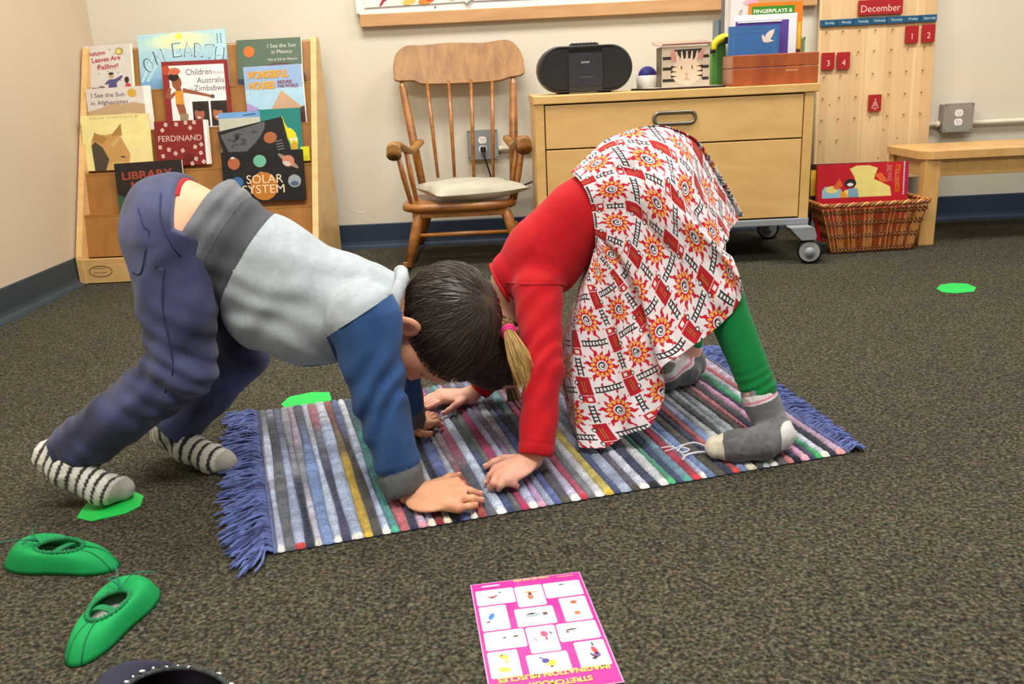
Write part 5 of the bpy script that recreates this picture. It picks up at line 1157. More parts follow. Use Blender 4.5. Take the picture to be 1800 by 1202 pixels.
for q in ((385, 335, 45, 10, (190, 50, 60), .5), (350, 340, 35, 7, (180, 60, 60), -.5), (440, 292, 18, 6, (90, 40, 40), .4), (310, 318, 25, 3, (220, 190, 180), -.6), (745, 330, 30, 40, (170, 110, 90), .1), (720, 285, 40, 14, (196, 160, 120), .4), (780, 285, 26, 12, (196, 160, 120), -.3), (740, 300, 20, 16, (110, 60, 40), 0),
 (1050, 212, 34, 7, (60, 60, 60), .05), (1055, 235, 22, 18, (200, 196, 200), 0), (1170, 385, 34, 22, (206, 90, 60), 0), (1210, 490, 32, 22, (206, 110, 70), .2), (360, 530, 26, 44, (60, 120, 190), -.4), (330, 585, 22, 9, (120, 80, 70), .3), (358, 470, 12, 30, (226, 190, 170), .2), (770, 512, 76, 24, (150, 170, 180), .05), (890, 497, 26, 18, (110, 60, 60), 0), (740, 500, 50, 12, (210, 170, 160), 0),
 (555, 735, 60, 9, (214, 206, 190), 0), (600, 722, 26, 9, (70, 66, 66), .1), (490, 738, 18, 8, (80, 76, 76), 0), (880, 700, 34, 36, (206, 80, 110), .3), (905, 745, 12, 20, (190, 60, 90), 0), (945, 690, 8, 20, (70, 70, 80), .4), (795, 755, 7, 30, (110, 150, 140), .5), (890, 790, 14, 10, (190, 210, 220), 0), (1150, 655, 56, 9, (70, 70, 74), .05), (1112, 680, 18, 14, (140, 110, 110), .6),
 (490, 930, 44, 24, (226, 190, 80), -.5), (450, 915, 30, 10, (226, 196, 90), .3), (520, 970, 22, 14, (226, 180, 110), 0), (495, 1055, 56, 26, (230, 190, 80), -.2), (895, 965, 34, 26, (84, 70, 150), .3), (960, 985, 40, 34, (240, 214, 70), 0), (905, 1005, 18, 14, (226, 180, 150), 0), (960, 1020, 14, 8, (90, 60, 40), 0), (850, 940, 24, 6, (84, 70, 150), -.6), (1380, 860, 24, 46, (196, 60, 70), .25), (1405, 905, 34, 26, (110, 80, 130), .5), (1385, 935, 26, 14, (60, 50, 60), .2), (1355, 800, 8, 24, (60, 50, 50), .2), (1355, 905, 10, 24, (80, 60, 70), .4)):
    blob(*q)
def ctext(txt, x, y, hh, m, ww, bold=0.02): u_, v_ = z2(x, y); b.text(fr, txt, u_, v_, hh, m, 0.0016, 'c', math.pi, width=ww, bold=bold)
ctext('IMAGINATION MUSCLES', 975, 1070, 0.0085, m_cy, 0.142, .03); ctext('STRETCH', 1145, 1140, 0.0085, m_cy, 0.052, .03); ctext('YOUR', 860, 1170, 0.0085, m_cy, 0.034, .03)
ctext('YOGA KIT FOR KIDS', 750, 150, 0.0048, m_cy, 0.054, .02); ctext('Imagination', 1085, 125, 0.0030, m_cy, 0.024, 0.0)
u0, v0 = z2(350, 228); fx = Fr(fr.p(u0, v0, 0), fr.u, fr.v, fr.n); b.poly(fx, rrect(0.030, 0.0065, 0.002, 3), C((176, 60, 176)), 0.0013); b.poly(fx, rrect(0.026, 0.0035, 0.0015, 3), C((230, 206, 232)), 0.0016)
b.build('print', t)

# ------------------------------------------------------------------ loose threads by the toe
b = MB(); m_th = mat('white_thread', (226, 224, 228), 0.85)
def th(pts, r): b.tube(bez([onz(x, y, z) for x, y, z in pts], 5), r, m_th, 6)
th([(1240, 784, .016), (1222, 778, .018), (1202, 782, .016), (1190, 793, .013)], .0016); th([(1246, 794, .014), (1225, 795, .015), (1206, 800, .013), (1200, 808, .012)], .0020); th([(1162, 787, .012), (1180, 785, .014), (1194, 792, .014), (1204, 803, .012)], .0012); th([(1168, 793, .012), (1186, 788, .014), (1200, 781, .015)], .0010); th([(1190, 790, .013), (1200, 795, .016), (1212, 790, .015), (1200, 786, .017)], .0016)
tag(b.build('thread_tangle'), 'tangle of loose white thread on the rug beside the grey sock toe', 'thread')
# ================================================================== organic surfaces: a distance field meshed as one skin
f32 = np.float32
def smin(a, b, k):
    h = np.maximum(k - np.abs(a - b), 0) / k; return np.minimum(a, b) - h * h * k * 0.25
def smax(a, b, k): return -smin(-a, -b, k)
def capsule(a, b, ra, rb):
    a = np.asarray(a, f32); b = np.asarray(b, f32); ba = b - a; L2 = f32(np.dot(ba, ba) + 1e-12); ra = f32(ra); rb = f32(rb)
    def f(P):
        pa = P - a; t = np.clip(pa @ ba / L2, 0, 1); d = pa - t[:, None] * ba
        return np.sqrt((d * d).sum(1)) - (ra + (rb - ra) * t)
    return f
def chain(pts, rad):
    fs = [capsule(pts[i], pts[i + 1], rad[i], rad[i + 1]) for i in range(len(pts) - 1)]
    def f(P):
        d = fs[0](P)
        for g in fs[1:]: d = smin(d, g(P), 0.012)
        return d
    return f
def ellip(c, r, R=None):
    c = np.asarray(c, f32); r = np.asarray(r, f32); Rm = None if R is None else np.asarray(R, f32)   # rows of R: local axes
    def f(P):
        q = P - c
        if Rm is not None: q = q @ Rm.T
        k0 = np.sqrt(((q / r) ** 2).sum(1)) + 1e-6; k1 = np.sqrt(((q / (r * r)) ** 2).sum(1)) + 1e-6
        return k0 * (k0 - 1) / k1
    return f
def union(fs, k):
    def f(P):
        d = fs[0](P)
        for g in fs[1:]: d = smin(d, g(P), k)
        return d
    return f
def plane(o, n):
    """negative on the side away from n"""
    o = np.asarray(o, f32); n = np.asarray(unit(n), f32)
    return lambda P: (P - o) @ n
_CORN = np.array([(0, 0, 0), (1, 0, 0), (0, 1, 0), (1, 1, 0), (0, 0, 1), (1, 0, 1), (0, 1, 1), (1, 1, 1)])
_EDG = [(0, 1), (2, 3), (4, 5), (6, 7), (0, 2), (1, 3), (4, 6), (5, 7), (0, 4), (1, 5), (2, 6), (3, 7)]
def surface(f, lo, hi, h, B=10, slack=1.5, newton=1):
    lo = np.asarray(lo, float); hi = np.asarray(hi, float)
    nb = np.ceil((hi - lo) / (B * h)).astype(int); N = nb * B
    gi = np.stack(np.meshgrid(*[np.arange(n) for n in nb], indexing='ij'), -1).reshape(-1, 3)
    cen = (lo + (gi + 0.5) * B * h).astype(f32); keep = np.abs(f(cen)) < B * h * 0.87 * slack; gi = gi[keep]
    off = np.stack(np.meshgrid(*[np.arange(B + 1)] * 3, indexing='ij'), -1).reshape(-1, 3)
    VV = np.empty((len(gi), B + 1, B + 1, B + 1), f32)
    for s in range(0, len(gi), 150):
        g = gi[s:s + 150]; P = (lo + (g[:, None, :] * B + off[None]) * h).astype(f32).reshape(-1, 3); VV[s:s + 150] = f(P).reshape(len(g), B + 1, B + 1, B + 1)
    neg = VV < 0; cnt = np.zeros((len(gi), B, B, B), np.int8)
    for c in _CORN: cnt += neg[:, c[0]:c[0] + B, c[1]:c[1] + B, c[2]:c[2] + B]
    bi, i, j, k = np.nonzero((cnt > 0) & (cnt < 8)); ijk = np.stack([i, j, k], -1)
    cv = np.stack([VV[bi, i + c[0], j + c[1], k + c[2]] for c in _CORN], -1)
    acc = np.zeros((len(bi), 3)); num = np.zeros(len(bi))
    for a, b_ in _EDG:
        m = (cv[:, a] < 0) != (cv[:, b_] < 0); t = np.where(m, cv[:, a] / (cv[:, a] - cv[:, b_] + 1e-20), 0)
        acc += np.where(m[:, None], _CORN[a] + (_CORN[b_] - _CORN[a]) * t[:, None], 0); num += m
    gc = gi[bi] * B + ijk; V = lo + (gc + acc / num[:, None]) * h
    key = (gc[:, 0] * (N[1] + 2) + gc[:, 1]) * (N[2] + 2) + gc[:, 2]; order = np.argsort(key); key = key[order]; V = V[order]
    def look(g):
        kk = (g[:, 0] * (N[1] + 2) + g[:, 1]) * (N[2] + 2) + g[:, 2]; p = np.searchsorted(key, kk); p = np.clip(p, 0, len(key) - 1); return np.where(key[p] == kk, p, -1)
    quads = []
    for ax in range(3):
        e = np.eye(3, dtype=int)[ax]; u = np.eye(3, dtype=int)[(ax + 1) % 3]; v = np.eye(3, dtype=int)[(ax + 2) % 3]
        a = neg[:, :B, :B, :B]; b_ = neg[:, e[0]:e[0] + B, e[1]:e[1] + B, e[2]:e[2] + B]; q, x, y, z = np.nonzero(a != b_); g = gi[q] * B + np.stack([x, y, z], -1); inside = a[q, x, y, z]
        F4 = np.stack([look(g - u - v), look(g - v), look(g), look(g - u)], -1); ok = (F4 >= 0).all(1); F4 = F4[ok]; inside = inside[ok]; F4[~inside] = F4[~inside][:, ::-1]; quads.append(F4)
    Fq = np.concatenate(quads)
    for _ in range(newton):
        P = V.astype(f32); e = f32(h * 0.5); d = f(P); G = np.stack([f(P + np.array([e, 0, 0], f32)) - d, f(P + np.array([0, e, 0], f32)) - d, f(P + np.array([0, 0, e], f32)) - d], -1) / e
        g2 = (G * G).sum(1) + 1e-3; st = np.clip(d / g2, -h, h); V = V - G * st[:, None]
    return V, Fq
def sub_mesh(V, Fq, mask):
    Fm = Fq[mask]; used = np.unique(Fm); mp = np.full(len(V), -1); mp[used] = np.arange(len(used)); return V[used], mp[Fm], used
def vnormals(V, Fq):
    n = np.cross(V[Fq[:, 2]] - V[Fq[:, 0]], V[Fq[:, 3]] - V[Fq[:, 1]]); N = np.zeros_like(V)
    for k in range(4): np.add.at(N, Fq[:, k], n)
    return N / (np.linalg.norm(N, axis=1)[:, None] + 1e-12)
def snap(V, N, g, n, h, where=None):
    """slide vertices near the line g = 0 onto it, so that two fabrics meet in a clean edge"""
    n = np.asarray(n, float); nt = n[None] - N * (N @ n)[:, None]; l2 = (nt * nt).sum(1); m = (np.abs(g) < .62 * h) & (l2 > .15)
    if where is not None: m &= where
    V[m] -= nt[m] * (g[m] / l2[m])[:, None]; return V
def J(px, py, y): return ony(px, py, y)
def jz(px, py, z): return onz(px, py, z)
def bounds(pts, pad): P = np.array(pts); return P.min(0) - pad, P.max(0) + pad
def fold(P, d, freq, amp, warp=6.0, seed=0.0):
    """soft folds running across direction d"""
    w = noise3(P + seed, warp) * 3.0 + noise3(P + seed + 5, warp * 2.3) * 1.2
    return amp * np.sin((P @ np.asarray(unit(d), f32)) * freq + w * 2.2)

SKIN = {'boy': ((222, 164, 128), (206, 128, 106)), 'girl': ((228, 172, 146), (214, 138, 122))}
m_skin = vcol('skin', 0.5, 0.04, 40, 0.08, 900, spec=0.35, sss=0.12)
m_eyew = mat('eye_white', (236, 230, 224), 0.25, 0.01); m_eyed = mat('eye_iris', (50, 32, 24), 0.2); m_nail = mat('nail', (236, 186, 168), 0.3)

def hand_sdf(wrist, palm_c, fingers, r_w, r_p, palm_n, thumb_i=None, scale=1.0):
    """fingers: list of (knuckle, mid, tip, radius); one continuous field, fingers kept apart"""
    fs = []
    knk = [f[0] for i, f in enumerate(fingers) if i != thumb_i]
    d_ = unit(sum(knk) / len(knk) - wrist); side = unit(knk[-1] - knk[0]); side = unit(side - d_ * np.dot(side, d_)); nn = unit(np.cross(d_, side))
    c = wrist * 0.42 + (sum(knk) / len(knk)) * 0.58; Lp = np.linalg.norm(sum(knk) / len(knk) - wrist); wd = np.linalg.norm(knk[-1] - knk[0])
    palm = union([ellip(c, (Lp * 0.62, wd * 0.5 + 0.010, 0.0105 * scale), np.stack([d_, side, nn]))] + [capsule(wrist, k, r_w * 0.72, 0.0078 * scale) for k in knk], 0.012)
    fg = []
    for i, (k, m, t, r) in enumerate(fingers):
        base = (wrist * 0.5 + k * 0.5) if i == thumb_i else k * 0.80 + wrist * 0.20
        fg.append(union([capsule(base, k, r * 1.15, r * 1.1), capsule(k, m, r * 0.98, r * .92), capsule(m, t, r * .98, r * 0.78)], 0.0025))
    def f(P):
        d = palm(P)
        g = fg[0](P)
        for q in fg[1:]: g = smin(g, q(P), 0.0008)
        return smin(d, g, 0.006)
    return f
def add_nails(parent, fingers, up=(0, 0, 1)):
    for k, m, t, r in fingers:
        d = unit(t - m); n = unit(A(*up) - d * np.dot(A(*up), d)); s_ = np.cross(d, n); c = t + n * r * 0.70 - d * r * 0.05
        b = MB(); rings = []
        for q in range(1, 7):
            a = math.pi * q / 7; rings.append([c + d * r * 0.75 * -math.cos(a) + s_ * r * 0.55 * math.sin(a) * math.cos(w) + n * r * 0.22 * math.sin(a) * math.sin(w) for w in [2 * math.pi * j / 10 for j in range(10)]])
        b.loft(rings, m_nail); b.build('nail', parent)

FO = .009
def head_sdf(c, Fv, U, s=1.0):
    """skull, jaw, brow, nose, lips, ears; Fv = where the face looks, U = towards the crown"""
    Fv = unit(Fv); U = unit(np.asarray(U, float) - Fv * np.dot(U, Fv)); L = np.cross(U, Fv); R = np.stack([Fv, L, U])
    def h(f, l, u): return c + (Fv * (f + (FO if f > .03 else 0)) + L * l + U * u) * s
    E = lambda f, l, u, a, b_, c_: ellip(h(f, l, u), (a * s, b_ * s, c_ * s), R)
    add = [E(-.004, 0, .020, .100, .077, .084), E(.034, 0, -.040, .062, .058, .064), E(.060, 0, -.082, .026, .028, .020), E(.052, .036, -.046, .032, .026, .032), E(.052, -.036, -.046, .032, .026, .032), E(.068, 0, .014, .030, .054, .034)]
    nose = union([capsule(h(.086, 0, -.008), h(.102, 0, -.036), .006 * s, .0095 * s), E(.094, .009, -.040, .009, .007, .007), E(.094, -.009, -.040, .009, .007, .007)], .008)
    lips = union([E(.087, 0, -.061, .008, .019, .0052), E(.085, 0, -.069, .008, .016, .0052)], .002)
    sock = [E(.090, .030, -.010, .014, .017, .011), E(.090, -.030, -.010, .014, .017, .011)]
    lid = [E(.072, .029, -.011, .0155, .0150, .0120), E(.072, -.029, -.011, .0155, .0150, .0120)]
    ears = []
    for s_ in (1, -1):
        Rm = np.stack([unit(Fv + L * -.55 * s_), unit(L * s_ + Fv * .55), U]); o = ellip(h(-.001, s_ * .081, -.046), (.0215 * s, .0090 * s, .0285 * s), Rm); i_ = ellip(h(.004, s_ * .091, -.044), (.0135 * s, .0080 * s, .0190 * s), Rm); lobe = E(.006, s_ * .075, -.070, .009, .006, .009)
        ears.append((o, i_, lobe))
    u0 = union(add, .032)
    def f(P):
        d = u0(P); d = smin(d, nose(P), .012)
        for q in sock: d = smax(d, -q(P), .012)
        for q in lid: d = smin(d, q(P), .005)
        d = smin(d, lips(P), .005)
        for o, i_, lo_ in ears: e = smax(o(P), -i_(P), .005); e = smin(e, lo_(P), .006); d = smin(d, e, .006)
        return d
    return f, h, R

def strands(f, starts, dirs, steps, ds, stop, off, r0, cols, sag=.0):
    """thin locks laid along the surface of field f, all marched together"""
    n = len(starts); P = starts.copy(); D = dirs.copy(); alive = np.ones(n, bool); path = []
    for k in range(steps):
        P32 = P.astype(f32); e = f32(.002); d = f(P32)
        G = np.stack([f(P32 + np.array(v, f32)) - d for v in ((e, 0, 0), (0, e, 0), (0, 0, e))], -1); G = G / (np.linalg.norm(G, axis=1)[:, None] + 1e-9)
        P = P - G * (d[:, None] - off[:, None]); path.append(P.copy())
        D = D + A(0, 0, -sag); D = D - G * (G * D).sum(1)[:, None]; D = D / (np.linalg.norm(D, axis=1)[:, None] + 1e-9)
        alive &= ~stop(P, k); P = np.where(alive[:, None], P + D * ds, P + D * 1e-5)
    path = np.stack(path, 1); T = np.gradient(path, axis=1); T /= np.linalg.norm(T, axis=2)[..., None] + 1e-9
    a = np.cross(T, np.tile(A(.3, .5, .8), (n, steps, 1))); a /= np.linalg.norm(a, axis=2)[..., None] + 1e-9; b = np.cross(T, a)
    w = np.minimum(1, np.minimum(np.arange(steps) + .5, steps - np.arange(steps) - .2) / (steps * .25)); m = 4; V = []
    for j in range(m): q = 2 * math.pi * j / m; V.append(path + (a * math.cos(q) + b * math.sin(q)) * (r0[:, None] * w[None])[..., None])
    V = np.stack(V, 2).reshape(-1, 3); i = np.arange(n)[:, None, None] * steps * m; k = np.arange(steps - 1)[None, :, None] * m; j = np.arange(m)[None, None]; j2 = (j + 1) % m
    F = np.stack([i + k + j, i + k + j2, i + k + m + j2, i + k + m + j], -1).reshape(-1, 4); C_ = np.repeat(cols, steps * m, axis=0); return V, F, C_
def make_hair(parent, c, R, h, s, cover, m, name='hair', puff=.013, hstep=.0030, extra=None, whorl=(-.05, 0, .07), seed=0.0, dark=(30, 22, 17), light=(78, 58, 42), nst=1500, sag=.0, comb=None):
    """cap of hair with fine locks running out from the whorl"""
    sk = ellip(h(-.004, 0, .020), ((.100 + puff) * s, (.077 + puff) * s, (.084 + puff) * s), R); W = h(*whorl); Rf = np.asarray(R, f32)
    ax = unit(W - c); t1 = unit(np.cross(ax, R[1])); t2 = np.cross(ax, t1)
    def ang(P): q = P - W.astype(f32); return np.arctan2(q @ t2.astype(f32), q @ t1.astype(f32)), np.sqrt((q * q).sum(1))
    def base(P):
        d = sk(P)
        if extra is not None: d = smin(d, extra(P), .02)
        return d + .003 * (noise3(P + seed, 20) - .5)
    def f(P):
        q = (P - c.astype(f32)) @ Rf.T / f32(s); a, r = ang(P); n = noise3(P + seed, 14) * 2 - 1
        return smax(base(P) + .0006 * np.sin(a * 60 + n * 8), cover(q) * f32(s) + .003 * np.sin(a * 60 + n * 8), .010)
    lo, hi = bounds([h(x, y, z) for x in (-.13, .15) for y in (-.11, .11) for z in (-.12, .13)], .01)
    V, Fq = surface(f, lo, hi, hstep, newton=1); P = V.astype(f32); a, r = ang(P)
    st = np.clip(.5 + .9 * (noise3(np.stack([a * 22, r * 16, a * 0], -1), 1) - .5) + .5 * (noise3(np.stack([a * 60, r * 20, a * 0], -1), 1) - .5), 0, 1)
    col = S3(dark) * (1 - st[:, None]) + S3(light) * st[:, None]; wh = np.exp(-(r / .013) ** 2) * .6; col = col * (1 - wh[:, None]) + S3((160, 120, 88)) * wh[:, None]
    rs = np.random.RandomState(3); idx = rs.randint(len(V), size=nst * 2); q = (V[idx] - c) @ R.T / s; idx = idx[(cover(q.astype(f32)) < -.004)][:nst]; P0 = V[idx]; n = len(P0)
    D0 = P0 - W; 
    if comb is not None: D0 = comb(P0)
    D0 = D0 / (np.linalg.norm(D0, axis=1)[:, None] + 1e-9) + rs.randn(n, 3) * .16; lim = rs.uniform(.000, .010, n)
    stop = lambda P, k: cover(((P - c) @ R.T / s).astype(f32)) * s > lim
    t = rs.rand(n); cols = S3(dark) * (1 - t[:, None]) + S3(light) * t[:, None] * 1.25
    V2, F2, C2 = strands(base, P0, D0, 15, .0055, stop, rs.uniform(-.0002, .0016, n), rs.uniform(.0005, .0011, n), cols, sag)
    Vn = np.concatenate([V, V2]); Fn = np.concatenate([Fq, F2 + len(V)]); Cn = np.concatenate([col, C2])
    return mesh_obj(name, Vn, Fn, m, parent, None, True, None, Cn)
m_hair = vcol('hair', 0.42, 0.12, 90, 0, 500, spec=0.5)
m_knit = vcol('knit_fabric', 0.9, 0.05, 120, 0.35, 900, sheen=0.08)
m_denim = vcol('knit_denim', 0.9, 0.12, 300, 0.4, 1200, sheen=0.2)
m_sock = vcol('sock_knit', 0.95, 0.14, 260, 0.5, 900, sheen=0.3)
def uni(V, c, amp=.0): return np.tile(S3(c), (len(V), 1))

# ================================================================== child in jeans (left)
YB = 1.53
boy = dict(pel=J(305, 396, 1.545), hipN=J(306, 425, 1.485), hipF=J(335, 425, 1.605), knN=J(318, 652, 1.455), knF=J(425, 622, 1.645), anN=J(128, 792, 1.452), anF=J(304, 752, 1.585),
           t1=J(395, 428, 1.545), t2=J(560, 530, 1.535), t3=J(655, 542, 1.53), shN=J(640, 560, 1.435), shF=J(668, 566, 1.625), elN=J(664, 690, 1.405), elF=J(700, 660, 1.66), wrN=J(716, 862, 1.372), wrF=J(715, 752, 1.672), nk=J(700, 545, 1.53))
hc = J(771, 566, 1.53); hF, hU = A(-.20, -.05, -.98), A(.98, -.10, -.20)
hd, hh, hR = head_sdf(hc, hF, hU, 1.0)
rz = 0.0105
def fing(pts, r):
    k, m, t = pts; return (jz(k[0], k[1], rz + k[2]), jz(m[0], m[1], rz + m[2]), jz(t[0], t[1], rz + t[2]), r)
bwN = J(722, 866, 1.372)
bN = [fing([(806, 893, .018), (824, 890, .014), (836, 889, .0065)], .0068), fing([(806, 877, .022), (830, 876, .017), (846, 880, .0068)], .0074), fing([(800, 864, .023), (826, 863, .019), (844, 869, .007)], .0076), fing([(790, 853, .021), (804, 846, .022), (814, 851, .008)], .0074), fing([(766, 852, .016), (790, 838, .014), (806, 836, .0075)], .0078)]
bwF = J(722, 752, 1.672)
bF = [fing([(752, 740, .018), (764, 735, .014), (772, 739, .0065)], .0066), fing([(753, 746, .020), (768, 742, .015), (776, 748, .0068)], .0070), fing([(748, 735, .018), (759, 730, .014), (767, 733, .0065)], .0066), fing([(744, 731, .016), (752, 727, .012), (760, 728, .006)], .006), fing([(740, 762, .014), (749, 763, .011), (757, 763, .0072)], .0074)]
toeN = [jz(95, 806, .075), jz(150, 842, .052), jz(188, 862, .030), jz(222, 858, .020)]
toeF = [J(290, 758, 1.585), jz(318, 778, .045), jz(355, 803, .028), jz(396, 806, .022)]
footN = union([chain([boy['anN'], jz(92, 802, .088), jz(120, 826, .072), jz(178, 858, .036), jz(214, 858, .022)], [.026, .026, .026, .024, .018])], .012)
footF = union([chain([boy['anF'], jz(292, 760, .060), jz(330, 786, .042), jz(372, 806, .026), jz(396, 808, .021)], [.026, .024, .025, .023, .018])], .012)
body_parts = [ellip(boy['pel'], (.082, .088, .080)), chain([boy['hipN'], boy['knN'], boy['anN']], [.062, .044, .027]), chain([boy['hipF'], boy['knF'], boy['anF']], [.062, .044, .027]), footN, footF,
              chain([boy['pel'], boy['t1'], boy['t2'], boy['t3']], [.078, .078, .088, .06]), chain([boy['t3'], boy['nk'], hc], [.05, .036, .036]),
              chain([boy['shN'], boy['elN'], bwN], [.040, .030, .020]), chain([boy['shF'], boy['elF'], bwF], [.040, .030, .020]), chain([boy['t3'], boy['shN']], [.055, .04]), chain([boy['t3'], boy['shF']], [.055, .04])]
bsdf0 = union(body_parts, .03)
hN = hand_sdf(bwN, None, bN, .020, .02, None, 4); hFr = hand_sdf(bwF, None, bF, .019, .02, None, 4)
def bsdf(P):
    d = bsdf0(P); d = smin(d, hd(P), .02); d = smin(d, hN(P), .012); return smin(d, hFr(P), .012)
allp = list(boy.values()) + toeN + toeF + [hc, hh(.12, 0, 0), hh(0, 0, .12), hh(-.12, 0, 0)] + [q for f in bN + bF for q in f[:3]]
lo, hi = bounds(allp, .09); lo[2] = -.01
V, Fq = surface(bsdf, lo, hi, .0030)
def skin_col(V, who, rosy):
    c0, c1 = S3(SKIN[who][0]), S3(SKIN[who][1]); w = np.zeros(len(V))
    for p, r in rosy: w = np.maximum(w, np.exp(-((V - p) ** 2).sum(1) / (r * r)))
    w = np.clip(w + .25 * (noise3(V, 25) - .5), 0, 1); return c0 * (1 - w[:, None]) + c1 * w[:, None]
rosy = [(f[2], .012) for f in bN + bF] + [(f[0], .010) for f in bN + bF] + [(hh(.07, .045, -.045), .03), (hh(.07, -.045, -.045), .03), (hh(.01, -.085, -.044), .02), (hh(.09, 0, -.065), .016), (hh(.104, 0, -.038), .012)]
col = skin_col(V, 'boy', rosy)
lipw = np.exp(-(((V - hh(.090, 0, -.065)) @ hR.T / A(.012, .018, .008)) ** 2).sum(1)); col = col * (1 - .6 * lipw[:, None]) + S3((176, 84, 80)) * .6 * lipw[:, None]
boyo = mesh_obj('person', V, Fq, m_skin, None, None, True, (boy['pel'][0], boy['pel'][1], 0), col)
tag(boyo, 'person in jeans and grey blue sweatshirt bending over with hands on the rug', 'person')
add_nails(boyo, bN); add_nails(boyo, bF)
def eyes(parent, h, s):
    for s_ in (1, -1):
        b = MB(); b.ball(h(.0805, .029 * s_, -.0125), .0075 * s, m_eyew, 10); e = b.build('eye', parent)
        b = MB(); b.ball(h(.0865, .029 * s_, -.0130), .0033 * s, m_eyed, 8); b.build('iris', e)
        b = MB(); pth = [h(.084 - .10 * abs(k) ** 2 * .4, s_ * (.030 + k * .5 * .04), .012 - .010 * abs(k) ** 1.5) for k in (-.8, -.4, 0, .4, .8)]; b.tube(pth, [.0012, .0024, .0028, .0024, .001], mat('brow_hair', (58, 38, 26), .7), 6); b.build('eyebrow', parent)
        b = MB(); pth = [h(.0880 - .9 * (k * .014) ** 2 * 30, s_ * .029 + k * .014, -.0155 + .004 * k * k) for k in (-1, -.5, 0, .5, 1)]; b.tube(pth, [.0006, .0011, .0013, .0011, .0006], m_eyed, 6); b.build('eyelashes', parent)
eyes(boyo, hh, 1.0)
def cover_b(q):
    f, l, u = q[:, 0], q[:, 1], q[:, 2]; side = np.clip((np.abs(l) - .045) / .03, 0, 1)
    line = np.where(f > 0, -.058 + .84 * f + .055 * (1 - side) * np.clip((f - .05) / .05, 0, 1), -.078 - .02 * (1 - side)); ear = ((f - .003) ** 2 + (u + .052) ** 2 * .8)
    c = line - u; return np.maximum(c, np.where(np.abs(l) > .055, .026 - np.sqrt(ear), -1))
bang = ellip(hh(.054, 0, .022), (.058, .064, .050), hR)
make_hair(boyo, hc, hR, hh, 1.0, cover_b, m_hair, whorl=(-.058, -.032, .080), extra=bang, puff=.012, dark=(24, 19, 17), light=(66, 51, 40))
# --- jeans
def leg_cloth(a, k, b_, ra, rk, rb): return chain([a, k, b_], [ra, rk, rb])
jn = union([ellip(J(312, 402, 1.545), (.086, .098, .092)), leg_cloth(boy['hipN'], J(318, 650, 1.453), J(116, 804, 1.452), .078, .056, .049), leg_cloth(boy['hipF'], boy['knF'], J(296, 766, 1.587), .072, .052, .045), chain([boy['pel'], J(352, 400, 1.545)], [.084, .082])], .035)
cN_o, cN_d = J(122, 800, 1.452), unit(boy['anN'] - J(318, 650, 1.453)); cF_o, cF_d = J(300, 762, 1.586), unit(boy['anF'] - boy['knF'])
w_o = J(336, 355, 1.545); w_d = unit(boy['t1'] - boy['pel'] + A(0.02, 0, .055)); 
zcut = f32(J(331, 396, 1.45)[2])
pcN, pcF, pw = plane(cN_o, cN_d), plane(cF_o, cF_d), plane(w_o, w_d)
def jsdf(P):
    d = jn(P); d = d + fold(P, A(.55, 0, .45), 70, .0017, 9) * 1.0 + fold(P, A(.6, .2, -.5), 90, .0013, 12, 3) + .004 * (noise3(P, 17) - .5)
    nb = np.exp(-((P - boy['knN'].astype(f32)) ** 2).sum(1) / .009); d = d + nb * .0045 * np.sin((P @ np.asarray(unit(boy['anN'] - boy['hipN']), f32)) * 170 + noise3(P, 8) * 5)
    nb = np.exp(-((P - cN_o.astype(f32)) ** 2).sum(1) / .004); d = d + nb * .004 * np.sin((P @ cN_d.astype(f32)) * 210 + noise3(P, 10) * 4)
    d = smax(d, np.where(P[:, 1] < 1.522, pcN(P), pcF(P)), .004); d = smax(d, np.minimum(pw(P), (P[:, 2] - zcut) + (P[:, 0] - f32(w_o[0])) * .5), .004)
    inner = bsdf0(P) + .0005
    return d
pts = [boy['pel'], boy['hipN'], boy['hipF'], boy['knN'], boy['knF'], boy['anN'], boy['anF'], J(352, 400, 1.545)]
lo, hi = bounds(pts, .11); lo[2] = 0
V, Fq = surface(jsdf, lo, hi, .0040)
P = V.astype(f32); fade = np.clip(.42 + 1.3 * (noise3(P, 13) - .5) + .5 * (noise3(P, 40) - .5), 0, 1)
for q, r in ((J(250, 430, 1.46), .07), (J(322, 640, 1.40), .06), (J(235, 480, 1.47), .08), (J(220, 720, 1.42), .05)): fade = np.clip(fade + .35 * np.exp(-((V - q) ** 2).sum(1) / (r * r)), 0, 1)
col = S3((24, 26, 50)) * (1 - fade[:, None]) + S3((80, 85, 124)) * fade[:, None]
dw = (V - w_o) @ w_d; band = (dw > -.034) & (V[:, 2] > boy['pel'][2] - .045)
Nj = vnormals(V, Fq); snap(V, Nj, (V - w_o) @ w_d + .034, w_d, .004, V[:, 2] > boy['pel'][2] - .06); snap(V, Nj, V[:, 2] - boy['pel'][2] + .05, A(0, 0, 1), .004, (V - w_o) @ w_d > -.04); fcen = V[Fq].mean(1); fb = ((fcen - w_o) @ w_d > -.034) & (fcen[:, 2] > boy['pel'][2] - .05)
V1, F1, us = sub_mesh(V, Fq, ~fb); jeans = mesh_obj('jeans', V1, F1, m_denim, boyo, None, True, None, col[us])
V2, F2, us = sub_mesh(V, Fq, fb); nrm = 0
c2 = col[us]; wb = mesh_obj('waistband', V2, F2, m_denim, jeans, None, True, None, c2 * (0.9 + .2 * noise3(V2, 90)[:, None]))
def on_surface(f, p, d, n=40):
    """walk from p along d to the field's surface"""
    p = np.asarray(p, float).copy(); d = unit(d)
    for _ in range(n): v = float(f(p[None].astype(f32))[0]); p = p + d * max(-.02, min(.02, v)) * .8
    return p
